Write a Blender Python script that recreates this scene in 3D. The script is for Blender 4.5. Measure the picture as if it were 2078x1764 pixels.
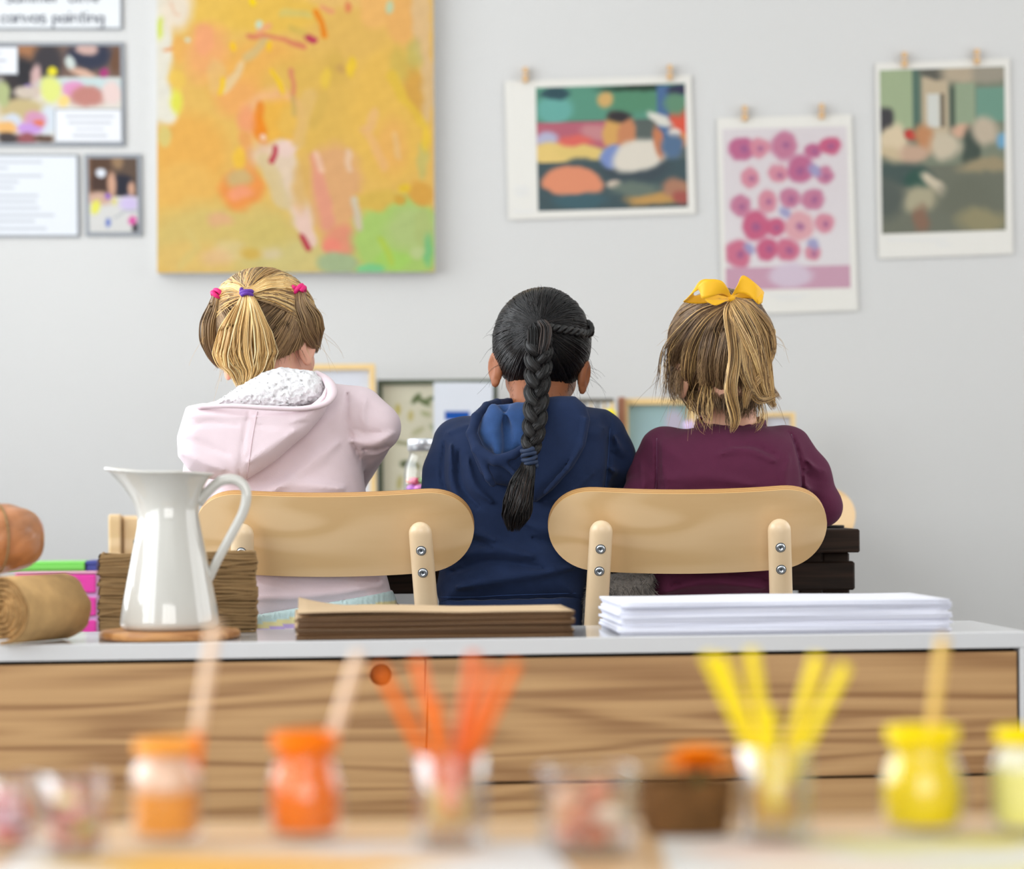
import bpy, math, random
import numpy as np
from mathutils import Vector, Matrix, Euler
from mathutils.bvhtree import BVHTree

for o in list(bpy.data.objects):
    bpy.data.objects.remove(o, do_unlink=True)
scene = bpy.context.scene
C = scene.collection
rng = np.random.default_rng(7)
random.seed(7)

# ------------------------------------------------------------------ camera
F, CX, CY, CAMZ, ROLL = 5230.0, 1039.0, 1000.0, 0.61, math.radians(-0.5)
cd = bpy.data.cameras.new('camera')
cam = bpy.data.objects.new('camera', cd)
C.objects.link(cam)
cam.location = (0, 0, CAMZ)
cam.rotation_euler = (Matrix.Rotation(math.pi/2, 3, 'X') @ Matrix.Rotation(ROLL, 3, 'Z')).to_euler()
cd.sensor_fit = 'HORIZONTAL'
cd.sensor_width = 36.0
cd.lens = 36.0*F/2078
cd.shift_y = (CY-882.0)/2078
cd.clip_start = 0.05
cd.dof.use_dof = True
cd.dof.focus_distance = 4.03
cd.dof.aperture_fstop = 3.0
scene.camera = cam

# ------------------------------------------------------------------ light
vs = scene.view_settings
vs.view_transform = 'Standard'
vs.look = 'None'
vs.gamma = 1.0
vs.use_curve_mapping = False
vs.exposure = -0.08
world = bpy.data.worlds.new('daylight')
scene.world = world
world.use_nodes = True
bg = world.node_tree.nodes['Background']
bg.inputs[0].default_value = (0.86, 0.93, 1.0, 1)
bg.inputs[1].default_value = 1.0

def area(name, loc, rot, sx, sy, power, col):
    l = bpy.data.lights.new(name, 'AREA')
    l.shape = 'RECTANGLE'; l.size = sx; l.size_y = sy; l.energy = power; l.color = col
    o = bpy.data.objects.new(name, l); C.objects.link(o)
    o.location = loc; o.rotation_euler = rot
    return o
XL, XR, YB, YF, ZC = -1.9, 2.6, 6.1, -2.6, 2.75       # room shell
area('daylight_side_window', (XL-0.16, 3.15, 1.50), (0, math.radians(-90), 0), 1.95, 5.1, 182, (0.93, 0.97, 1.0))
area('rear_fill_light', (0.2, YF-0.16, 1.5), (math.radians(90), 0, 0), 3.6, 1.95, 124, (1.0, 0.975, 0.94))  # added frontal fill from behind the camera, no known window

area('right_fill_light', (XR+0.16, 4.0, 1.5), (0, math.radians(90), 0), 1.95, 2.8, 46, (1.0, 0.985, 0.96))  # added fill that lifts the right side, made-up source

# ------------------------------------------------------------------ helpers
def W(px, py, d):
    u = (px-CX)/F; v = -(py-CY)/F
    c, s = math.cos(ROLL), math.sin(ROLL)
    return np.array([d*(u*c-v*s), d, CAMZ+d*(u*s+v*c)])
def WV(px, py, d): return Vector(W(px, py, d))
def xz(px, py, d):
    p = W(px, py, d); return (p[0], p[2])
def sz(px, d): return px*d/F

def lin(c):
    c = np.asarray(c, float)/255.0
    return np.where(c <= 0.04045, c/12.92, ((c+0.055)/1.055)**2.4)
def L(r, g, b): return tuple(float(x) for x in lin((r, g, b)))

def mesh_np(verts, faces, name='m', smooth=True, cols=None, mats=None):
    """faces: array (n,3)/(n,4) or list of index lists"""
    me = bpy.data.meshes.new(name)
    verts = np.asarray(verts, np.float32)
    if isinstance(faces, np.ndarray):
        k = faces.shape[1]; n = len(faces)
        me.vertices.add(len(verts)); me.vertices.foreach_set('co', verts.ravel())
        me.loops.add(n*k); me.loops.foreach_set('vertex_index', faces.astype(np.int32).ravel())
        me.polygons.add(n); me.polygons.foreach_set('loop_start', np.arange(0, n*k, k, dtype=np.int32))
        me.update(calc_edges=True); me.validate()
    else:
        me.from_pydata([tuple(map(float, v)) for v in verts], [], [tuple(f) for f in faces])
        me.update()
    if smooth:
        me.polygons.foreach_set('use_smooth', np.ones(len(me.polygons), bool))
    if cols is not None:
        a = me.color_attributes.new('Col', 'FLOAT_COLOR', 'POINT')
        cc = np.ones((len(verts), 4), np.float32); cc[:, :3] = cols
        a.data.foreach_set('color', cc.ravel())
    if mats is not None:
        me.polygons.foreach_set('material_index', np.asarray(mats, np.int32))
    return me

class MB:
    """collects simple shapes into one mesh"""
    def __init__(s): s.v = []; s.f = []; s.m = []
    def add(s, v, f, m=0):
        o = len(s.v); s.v += [tuple(map(float, p)) for p in v]
        s.f += [[i+o for i in q] for q in f]; s.m += [m]*len(f); return s
    def box(s, lo, hi, bev=0.0, m=0, M=None):
        (x0, y0, z0), (x1, y1, z1) = lo, hi
        if bev <= 0:
            v = [(x, y, z) for x in (x0, x1) for y in (y0, y1) for z in (z0, z1)]
            f = [(0, 1, 3, 2), (4, 6, 7, 5), (0, 4, 5, 1), (2, 3, 7, 6), (0, 2, 6, 4), (1, 5, 7, 3)]
        else:
            b = min(bev, (x1-x0)/2.01, (y1-y0)/2.01, (z1-z0)/2.01)
            v = []; idx = {}
            for ix, sx in ((0, 1), (1, -1)):
                for iy, sy in ((0, 1), (1, -1)):
                    for iz, sz_ in ((0, 1), (1, -1)):
                        X = (x0, x1)[ix]; Y = (y0, y1)[iy]; Z = (z0, z1)[iz]
                        idx[ix, iy, iz] = len(v)
                        v += [(X, Y+sy*b, Z+sz_*b), (X+sx*b, Y, Z+sz_*b), (X+sx*b, Y+sy*b, Z)]
            f = []
            def I(ix, iy, iz, a): return idx[ix, iy, iz]+a
            for s_ in (0, 1):
                f.append([I(s_, 0, 0, 0), I(s_, 0, 1, 0), I(s_, 1, 1, 0), I(s_, 1, 0, 0)][::1 if s_ == 0 else -1])
                f.append([I(0, s_, 0, 1), I(1, s_, 0, 1), I(1, s_, 1, 1), I(0, s_, 1, 1)][::1 if s_ == 0 else -1])
                f.append([I(0, 0, s_, 2), I(0, 1, s_, 2), I(1, 1, s_, 2), I(1, 0, s_, 2)][::1 if s_ == 0 else -1])
            for a in (0, 1):
                for b_ in (0, 1):
                    f.append([I(a, b_, 0, 0), I(a, b_, 1, 0), I(a, b_, 1, 1), I(a, b_, 0, 1)])
                    f.append([I(a, 0, b_, 0), I(a, 1, b_, 0), I(a, 1, b_, 2), I(a, 0, b_, 2)])
                    f.append([I(0, a, b_, 1), I(1, a, b_, 1), I(1, a, b_, 2), I(0, a, b_, 2)])
            for k, i in idx.items(): f.append([i, i+1, i+2])
        if M is not None: v = [M @ Vector(p) for p in v]
        return s.add(v, f, m)
    def tube(s, pts, rad, sides=10, m=0, cap=True, flat=1.0, ref=(0, 0, 1)):
        v, f = tube_np(np.array(pts, float)[None], np.broadcast_to(np.asarray(rad, float), (1, len(pts))), sides, ref, flat)
        ff = [list(map(int, q)) for q in f]
        if cap:
            n = len(pts)
            ff.append(list(range(sides))[::-1]); ff.append([(n-1)*sides+i for i in range(sides)])
        return s.add(v, ff, m)
    def lathe(s, prof, seg=32, c=(0, 0, 0), m=0, close=False):
        v = []; f = []
        for r, z in prof:
            for k in range(seg):
                a = 2*math.pi*k/seg
                v.append((c[0]+r*math.cos(a), c[1]+r*math.sin(a), c[2]+z))
        n = len(prof)
        for i in range(n-1 if not close else n):
            for k in range(seg):
                k2 = (k+1) % seg; i2 = (i+1) % n
                f.append([i*seg+k, i*seg+k2, i2*seg+k2, i2*seg+k])
        if not close:
            if prof[0][0] > 1e-6: f.append(list(range(seg))[::-1])
            if prof[-1][0] > 1e-6: f.append([(n-1)*seg+k for k in range(seg)])
        return s.add(v, f, m)
    def mesh(s, name, smooth=False):
        import bmesh
        me = bpy.data.meshes.new(name)
        me.from_pydata(s.v, [], s.f)
        bm = bmesh.new(); bm.from_mesh(me)
        bmesh.ops.recalc_face_normals(bm, faces=bm.faces)
        bm.to_mesh(me); bm.free()
        me.polygons.foreach_set('material_index', np.array(s.m, np.int32))
        if smooth:
            me.polygons.foreach_set('use_smooth', np.ones(len(me.polygons), bool))
        me.update()
        return me

def tube_np(P, R, sides=3, ref=(0.3, 0.2, 0.93), flat=1.0):
    """P [N,M,3], R [N,M] -> verts, quads"""
    N, M, _ = P.shape
    T = np.gradient(P, axis=1)
    T /= np.linalg.norm(T, axis=2, keepdims=True)+1e-9
    ref = np.asarray(ref, float)
    A = np.cross(T, ref); bad = np.linalg.norm(A, axis=2, keepdims=True) < 1e-3
    A = np.where(bad, np.cross(T, np.array([1.0, 0.1, 0])), A)
    A /= np.linalg.norm(A, axis=2, keepdims=True)+1e-9
    B = np.cross(T, A)
    ang = np.arange(sides)*2*math.pi/sides
    V = P[:, :, None, :]+R[:, :, None, None]*(A[:, :, None, :]*np.cos(ang)[None, None, :, None]+flat*B[:, :, None, :]*np.sin(ang)[None, None, :, None])
    base = (np.arange(N)[:, None, None]*M+np.arange(M-1)[None, :, None])*sides
    k = np.arange(sides)[None, None, :]; k2 = (k+1) % sides
    Fq = np.stack([base+k, base+k2, base+sides+k2, base+sides+k], axis=-1).reshape(-1, 4)
    return V.reshape(-1, 3), Fq

def smooth_path(pts, n=40):
    """Catmull-Rom through control points (any dimension)"""
    p = np.asarray(pts, float)
    p = np.vstack([2*p[0]-p[1], p, 2*p[-1]-p[-2]])
    m = len(p)-3
    out = []
    for t in np.linspace(0, m-1e-6, n):
        i = int(t); u = t-i
        a, b, c, d = p[i], p[i+1], p[i+2], p[i+3]
        out.append(0.5*((2*b)+(-a+c)*u+(2*a-5*b+4*c-d)*u*u+(-a+3*b-3*c+d)*u**3))
    return np.array(out)

def obj(name, me, mats, parent=None, world=True):
    o = bpy.data.objects.new(name, me); C.objects.link(o)
    if not isinstance(mats, (list, tuple)): mats = [mats]
    for m in mats: o.data.materials.append(m)
    if parent is not None:
        o.parent = parent
        if world: o.matrix_parent_inverse = pinv(parent)
    return o
def pinv(p):
    M = Matrix.LocRotScale(p.location, p.rotation_euler, p.scale)
    if p.parent is not None: return (pinv(p.parent).inverted() @ p.matrix_parent_inverse @ M).inverted()
    return M.inverted()
def tag(o, label, cat, group=None, kind=None):
    if label: o['label'] = label
    if cat: o['category'] = cat
    if group: o['group'] = group
    if kind: o['kind'] = kind
    return o
def thing(name, label, cat, loc=(0, 0, 0), rz=0, group=None):
    o = bpy.data.objects.new(name, None); C.objects.link(o)
    o.empty_display_size = 0.05
    o.location = tuple(float(x) for x in loc); o.rotation_euler = (0, 0, rz)
    return tag(o, label, cat, group)
def copy_tree(o, parent=None):
    c = o.copy(); C.objects.link(c); c.parent = parent
    for ch in list(o.children): copy_tree(ch, c)
    return c

# ------------------------------------------------------------------ materials
def nodes(name):
    m = bpy.data.materials.new(name); m.use_nodes = True
    nt = m.node_tree; return m, nt, nt.nodes['Principled BSDF']
def setin(b, k, v):
    if k in b.inputs: b.inputs[k].default_value = v
def mat(name, col, rough=0.6, spec=0.5, bump=0.0, bscale=200.0, var=0.0, vscale=8.0, metal=0.0, sheen=0.0, sss=0.0, coat=0.0, stretch=(1, 1, 1), attr=False, detail=3.0, trans=0.0):
    m, nt, b = nodes(name)
    c4 = (*col, 1)
    setin(b, 'Base Color', c4); setin(b, 'Roughness', rough); setin(b, 'Specular IOR Level', spec); setin(b, 'Metallic', metal)
    setin(b, 'Sheen Weight', sheen); setin(b, 'Coat Weight', coat); setin(b, 'Transmission Weight', trans)
    if sss > 0:
        setin(b, 'Subsurface Weight', sss); b.inputs['Subsurface Radius'].default_value = (0.012, 0.005, 0.003)
        setin(b, 'Subsurface Scale', 0.6)
    lk = nt.links
    src = None
    if attr:
        a = nt.nodes.new('ShaderNodeAttribute'); a.attribute_name = 'Col'; src = a.outputs['Color']
        lk.new(src, b.inputs['Base Color'])
    if var > 0 or bump > 0:
        tc = nt.nodes.new('ShaderNodeTexCoord'); mp = nt.nodes.new('ShaderNodeMapping')
        mp.inputs['Scale'].default_value = stretch
        lk.new(tc.outputs['Object'], mp.inputs['Vector'])
    if var > 0:
        n = nt.nodes.new('ShaderNodeTexNoise'); n.inputs['Scale'].default_value = vscale; n.inputs['Detail'].default_value = detail
        lk.new(mp.outputs[0], n.inputs['Vector'])
        mx = nt.nodes.new('ShaderNodeMix'); mx.data_type = 'RGBA'; mx.blend_type = 'MULTIPLY'; mx.inputs[0].default_value = 1.0
        rp = nt.nodes.new('ShaderNodeMapRange'); rp.inputs['From Min'].default_value = 0.25; rp.inputs['From Max'].default_value = 0.75
        rp.inputs['To Min'].default_value = 1-var; rp.inputs['To Max'].default_value = 1+var*0.5
        lk.new(n.outputs['Fac'], rp.inputs['Value']); lk.new(rp.outputs[0], mx.inputs[7])
        if src is not None: lk.new(src, mx.inputs[6])
        else: mx.inputs[6].default_value = c4
        lk.new(mx.outputs[2], b.inputs['Base Color'])
    if bump > 0:
        n2 = nt.nodes.new('ShaderNodeTexNoise'); n2.inputs['Scale'].default_value = bscale; n2.inputs['Detail'].default_value = 4
        lk.new(mp.outputs[0], n2.inputs['Vector'])
        bp = nt.nodes.new('ShaderNodeBump'); bp.inputs['Strength'].default_value = bump; bp.inputs['Distance'].default_value = 0.004
        lk.new(n2.outputs['Fac'], bp.inputs['Height']); lk.new(bp.outputs[0], b.inputs['Normal'])
    return m
def wood(name, c1, c2, c3=None, scale=(1.2, 12, 12), wscale=3.0, dist=3.5, rough=0.45, fine=0.5, coat=0.0, loc=(0, 0, 0), spec=0.5):
    """grain runs along X of object space (scale small on x)"""
    m, nt, b = nodes(name); lk = nt.links
    tc = nt.nodes.new('ShaderNodeTexCoord'); mp = nt.nodes.new('ShaderNodeMapping')
    mp.inputs['Scale'].default_value = scale; mp.inputs['Location'].default_value = loc
    lk.new(tc.outputs['Object'], mp.inputs['Vector'])
    n = nt.nodes.new('ShaderNodeTexNoise'); n.inputs['Scale'].default_value = 1.0; n.inputs['Detail'].default_value = 2; n.inputs['Distortion'].default_value = 0.4
    lk.new(mp.outputs[0], n.inputs['Vector'])
    ml = nt.nodes.new('ShaderNodeMath'); ml.operation = 'MULTIPLY'; ml.inputs[1].default_value = wscale*dist
    lk.new(n.outputs['Fac'], ml.inputs[0])
    sn = nt.nodes.new('ShaderNodeMath'); sn.operation = 'SINE'; 
    m2 = nt.nodes.new('ShaderNodeMath'); m2.operation = 'MULTIPLY'; m2.inputs[1].default_value = 6.283
    lk.new(ml.outputs[0], m2.inputs[0]); lk.new(m2.outputs[0], sn.inputs[0])
    f2 = nt.nodes.new('ShaderNodeTexNoise'); f2.inputs['Scale'].default_value = 1.0; f2.inputs['Detail'].default_value = 5
    mp2 = nt.nodes.new('ShaderNodeMapping'); mp2.inputs['Scale'].default_value = (scale[0]*4, scale[1]*14, scale[2]*14)
    lk.new(tc.outputs['Object'], mp2.inputs['Vector']); lk.new(mp2.outputs[0], f2.inputs['Vector'])
    mr = nt.nodes.new('ShaderNodeMapRange'); mr.inputs['From Min'].default_value = -1; mr.inputs['From Max'].default_value = 1
    lk.new(sn.outputs[0], mr.inputs['Value'])
    mixf = nt.nodes.new('ShaderNodeMix'); mixf.data_type = 'FLOAT'; mixf.inputs[0].default_value = fine
    lk.new(mr.outputs[0], mixf.inputs[2]); lk.new(f2.outputs['Fac'], mixf.inputs[3])
    cr = nt.nodes.new('ShaderNodeValToRGB')
    cr.color_ramp.elements[0].position = 0.2; cr.color_ramp.elements[0].color = (*c2, 1)
    cr.color_ramp.elements[1].position = 0.8; cr.color_ramp.elements[1].color = (*c1, 1)
    if c3 is not None:
        e = cr.color_ramp.elements.new(0.5); e.color = (*c3, 1)
    lk.new(mixf.outputs[0], cr.inputs[0]); lk.new(cr.outputs[0], b.inputs['Base Color'])
    setin(b, 'Roughness', rough); setin(b, 'Coat Weight', coat); setin(b, 'Specular IOR Level', spec)
    return m
def glass(name, tint=(0.985, 0.985, 0.985), refl=0.9, power=3.0):
    m = bpy.data.materials.new(name); m.use_nodes = True; nt = m.node_tree
    for n in list(nt.nodes): nt.nodes.remove(n)
    out = nt.nodes.new('ShaderNodeOutputMaterial'); mx = nt.nodes.new('ShaderNodeMixShader')
    tr = nt.nodes.new('ShaderNodeBsdfTransparent'); gl = nt.nodes.new('ShaderNodeBsdfGlossy')
    tr.inputs[0].default_value = (*tint, 1); gl.inputs['Roughness'].default_value = 0.02
    lw = nt.nodes.new('ShaderNodeLayerWeight'); lw.inputs[0].default_value = 0.5
    pw = nt.nodes.new('ShaderNodeMath'); pw.operation = 'POWER'; pw.inputs[1].default_value = power
    mu = nt.nodes.new('ShaderNodeMath'); mu.operation = 'MULTIPLY_ADD'; mu.inputs[1].default_value = refl*0.95; mu.inputs[2].default_value = 0.04
    nt.links.new(lw.outputs['Facing'], pw.inputs[0]); nt.links.new(pw.outputs[0], mu.inputs[0]); nt.links.new(mu.outputs[0], mx.inputs[0])
    nt.links.new(tr.outputs[0], mx.inputs[1]); nt.links.new(gl.outputs[0], mx.inputs[2]); nt.links.new(mx.outputs[0], out.inputs[0])
    return m

M = {}
M['wall'] = mat('wall_paint', L(197, 196, 194), 0.75, 0.3, bump=0.02, bscale=120)
M['ceil'] = mat('ceiling_paint', L(238, 238, 236), 0.8, 0.2)
M['floor'] = mat('grey_vinyl_floor', L(140, 142, 145), 0.5, 0.4, var=0.06, vscale=30)
M['white'] = mat('white_lacquer', L(210, 210, 211), 0.10, 0.5)
M['frame_white'] = mat('white_window_frame', L(240, 240, 240), 0.4)
M['oak'] = wood('oak_veneer', L(192, 150, 100), L(146, 103, 60), L(177, 135, 87), scale=(0.62, 11, 11), wscale=2.4, dist=3.6, rough=0.42, fine=0.55)
M['birch'] = wood('birch_ply', L(224, 191, 146), L(211, 175, 126), L(219, 185, 138), scale=(1.7, 6, 6), wscale=2.6, dist=3, rough=0.36, fine=0.3, coat=0.15)
M['birch_solid'] = wood('beech_post', L(230, 203, 166), L(222, 192, 152), scale=(12, 12, 1.5), wscale=1.0, dist=2, rough=0.34, fine=0.4, coat=0.2)
M['ply_a'] = mat('ply_edge_light', L(214, 170, 110), 0.5)
M['ply_b'] = mat('ply_edge_dark', L(176, 126, 70), 0.55)
M['dark_wood'] = wood('dark_stained_wood', L(54, 40, 31), L(30, 22, 17), scale=(2.5, 30, 30), wscale=1.5, dist=3, rough=0.6, fine=0.6, spec=0.15)
M['table_oak'] = wood('pale_table_wood', L(214, 178, 134), L(196, 158, 112), scale=(1.5, 14, 14), wscale=1.2, dist=3, rough=0.4, fine=0.5)
M['steel'] = mat('zinc_screw', (0.62, 0.66, 0.70), 0.28, metal=0.9)
M['black'] = mat('black_shade_and_rubber', L(12, 12, 12), 0.8)
M['print'] = mat('printed_colour', (1, 1, 1), 0.6, 0.1, attr=True)
M['gloss_print'] = mat('laminated_print', (1, 1, 1), 0.45, 0.15, attr=True)
M['canvas_paint'] = mat('painted_canvas', (1, 1, 1), 0.7, 0.08, attr=True, bump=0.25, bscale=60)
M['paper'] = mat('white_paper', L(228, 227, 224), 0.7, 0.2)
M['laminate'] = mat('grey_laminate_edge', L(128, 132, 138), 0.4)
M['ink'] = mat('grey_ink', L(104, 106, 116), 0.8)
M['glass'] = glass('clear_glass', refl=0.7)
M['thick_glass'] = glass('thick_clear_glass', refl=0.95, power=1.35)
M['peg'] = wood('peg_wood', L(214, 178, 132), L(190, 150, 104), scale=(40, 40, 8), rough=0.6)
M['enamel'] = mat('white_enamel', L(198, 196, 189), 0.08, 0.6, coat=0.5)

# ------------------------------------------------------------------ room shell
def structure(name, mb, m, parent=None, smooth=False):
    o = obj(name, mb.mesh(name, smooth), m, parent)
    if parent is None: o['kind'] = 'structure'
    return o
def slabs(boxes):
    mb = MB()
    for lo, hi in boxes: mb.box(lo, hi)
    return mb
T = 0.12
structure('floor', slabs([((XL-T, YF-T, -0.1), (XR+T, YB+T, 0))]), M['floor'])
structure('ceiling', slabs([((XL-T, YF-T, ZC), (XR+T, YB+T, ZC+0.1))]), M['ceil'])
structure('wall_back', slabs([((XL-T, YB, 0), (XR+T, YB+T, ZC))]), M['wall'])
wy0, wy1, wz0, wz1 = 0.60, 5.70, 0.55, 2.45
structure('wall_left', slabs([((XL-T, YF, 0), (XL, wy0, ZC)), ((XL-T, wy1, 0), (XL, YB, ZC)), ((XL-T, wy0, 0), (XL, wy1, wz0)), ((XL-T, wy0, wz1), (XL, wy1, ZC))]), M['wall'])
ry0, ry1 = 2.6, 5.4
structure('wall_right', slabs([((XR, YF, 0), (XR+T, ry0, ZC)), ((XR, ry1, 0), (XR+T, YB, ZC)), ((XR, ry0, 0), (XR+T, ry1, wz0)), ((XR, ry0, wz1), (XR+T, ry1, ZC))]), M['wall'])
fx0, fx1 = -1.6, 2.0
structure('wall_front', slabs([((XL, YF-T, 0), (fx0, YF, ZC)), ((fx1, YF-T, 0), (XR, YF, ZC)), ((fx0, YF-T, 0), (fx1, YF, wz0)), ((fx0, YF-T, wz1), (fx1, YF, ZC))]), M['wall'])
def window(name, axis, a0, a1, pos, n):
    mb = MB(); fw = 0.05
    def bx(u0, u1, z0, z1, t0, t1):
        if axis == 'y': return ((pos+t0, u0, z0), (pos+t1, u1, z1))
        return ((u0, pos+t0, z0), (u1, pos+t1, z1))
    mb.box(*bx(a0, a1, wz0, wz0+fw, -0.09, -0.03)); mb.box(*bx(a0, a1, wz1-fw, wz1, -0.09, -0.03))
    for k in range(n+1):
        u = a0+(a1-a0-fw)*k/n
        mb.box(*bx(u, u+fw, wz0+fw, wz1-fw, -0.09, -0.03))
    fr = structure(name, mb, M['frame_white'])
    for k in range(n):
        u0 = a0+(a1-a0-fw)*k/n+fw; u1 = a0+(a1-a0-fw)*(k+1)/n
        obj('pane', MB().box(*bx(u0, u1, wz0+fw, wz1-fw, -0.063, -0.057)).mesh('pane'), M['glass'], fr)
window('window_1', 'y', wy0, wy1, XL, 5)
window('fill_window_2', 'x', fx0, fx1, YF, 3)  # unseen window added to carry the frontal fill
window('fill_window_3', 'y', ry0, ry1, XR+T, 3)  # unseen window made up for the right-hand fill
structure('baseboard_back', slabs([((XL, YB-0.014, 0), (XR, YB, 0.09))]), M['frame_white'])

# ------------------------------------------------------------------ flat prints: colour fields on a fine grid
def warp_noise(U, V, seed, freq, n=6):
    r = np.random.default_rng(seed); out = np.zeros_like(U)
    for k in range(n):
        a = r.uniform(0, 2*math.pi); f = freq*r.uniform(0.5, 1.8)
        out += np.sin((U*math.cos(a)+V*math.sin(a))*f+r.uniform(0, 6.28))/n
    return out
def paint(x0, y0, x1, y1, step, base, ops, warp=0.0, wf=0.05, grain=0.0, seed=1):
    nx = max(2, int((x1-x0)/step)+1); ny = max(2, int((y1-y0)/step)+1)
    xs = np.linspace(x0, x1, nx); ys = np.linspace(y0, y1, ny)
    U, V = np.meshgrid(xs, ys)
    u = U+warp*warp_noise(U, V, seed, wf)*2+warp*warp_noise(U, V, seed+5, wf*3)
    v = V+warp*warp_noise(U, V, seed+1, wf)*2+warp*warp_noise(U, V, seed+6, wf*3)
    img = np.zeros(U.shape+(3,)); img[:] = base
    for op in ops:
        k = op[0]
        if k == 'e':
            _, cx, cy, rx, ry, rot, col, al, soft = op
            a = math.radians(rot); dx = u-cx; dy = v-cy
            p = (dx*math.cos(a)+dy*math.sin(a))/rx; q = (-dx*math.sin(a)+dy*math.cos(a))/ry
            dd = np.sqrt(p*p+q*q); w = np.clip((1-dd)/soft+0.5, 0, 1)
        elif k == 'r':
            _, ax, ay, bx, by, col, al = op
            w = ((U >= ax) & (U <= bx) & (V >= ay) & (V <= by)).astype(float)
        elif k == 'l':
            _, pts, wd, col, al = op
            dd = np.full(U.shape, 1e9)
            for (ax, ay), (bx, by) in zip(pts[:-1], pts[1:]):
                L2 = (bx-ax)**2+(by-ay)**2+1e-9
                t = np.clip(((u-ax)*(bx-ax)+(v-ay)*(by-ay))/L2, 0, 1)
                dd = np.minimum(dd, np.hypot(u-ax-t*(bx-ax), v-ay-t*(by-ay)))
            w = np.clip((wd/2-dd)/(wd*0.25)+0.5, 0, 1)
        w = (w*al)[..., None]
        img = img*(1-w)+np.array(col, float)*w
    if grain: img = img*(1+grain*warp_noise(U, V, seed+9, wf*7)[..., None])
    return nx, ny, np.clip(img, 0, 255)
def print_grid(name, corners, data, m, parent, gain=0.76):
    """corners: world tl,tr,br,bl; data from paint()"""
    nx, ny, img = data
    tl, tr, br, bl = [np.array(c, float) for c in corners]
    s = np.linspace(0, 1, nx)[None, :, None]; t = np.linspace(0, 1, ny)[:, None, None]
    P = (tl*(1-s)+tr*s)*(1-t)+(bl*(1-s)+br*s)*t
    idx = np.arange(nx*ny).reshape(ny, nx)
    q = np.stack([idx[:-1, :-1], idx[1:, :-1], idx[1:, 1:], idx[:-1, 1:]], -1).reshape(-1, 4)
    return obj(name, mesh_np(P.reshape(-1, 3), q, name, cols=(lin(img)*gain).reshape(-1, 3)), m, parent)
def quad_slab(corners, y0, y1):
    """4 world corners (tl,tr,br,bl); slab between depth y0 (front) and y1"""
    v = [(c[0], y0, c[2]) for c in corners]+[(c[0], y1, c[2]) for c in corners]
    f = [(0, 1, 2, 3), (7, 6, 5, 4), (0, 4, 5, 1), (1, 5, 6, 2), (2, 6, 7, 3), (3, 7, 4, 0)]
    return MB().add(v, f)
def corners(pts, d): return [W(x, y, d) for x, y in pts]
def fwd(cs, dy): return [np.array([c[0], c[1]-dy, c[2]]) for c in cs]
DW = YB

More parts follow.
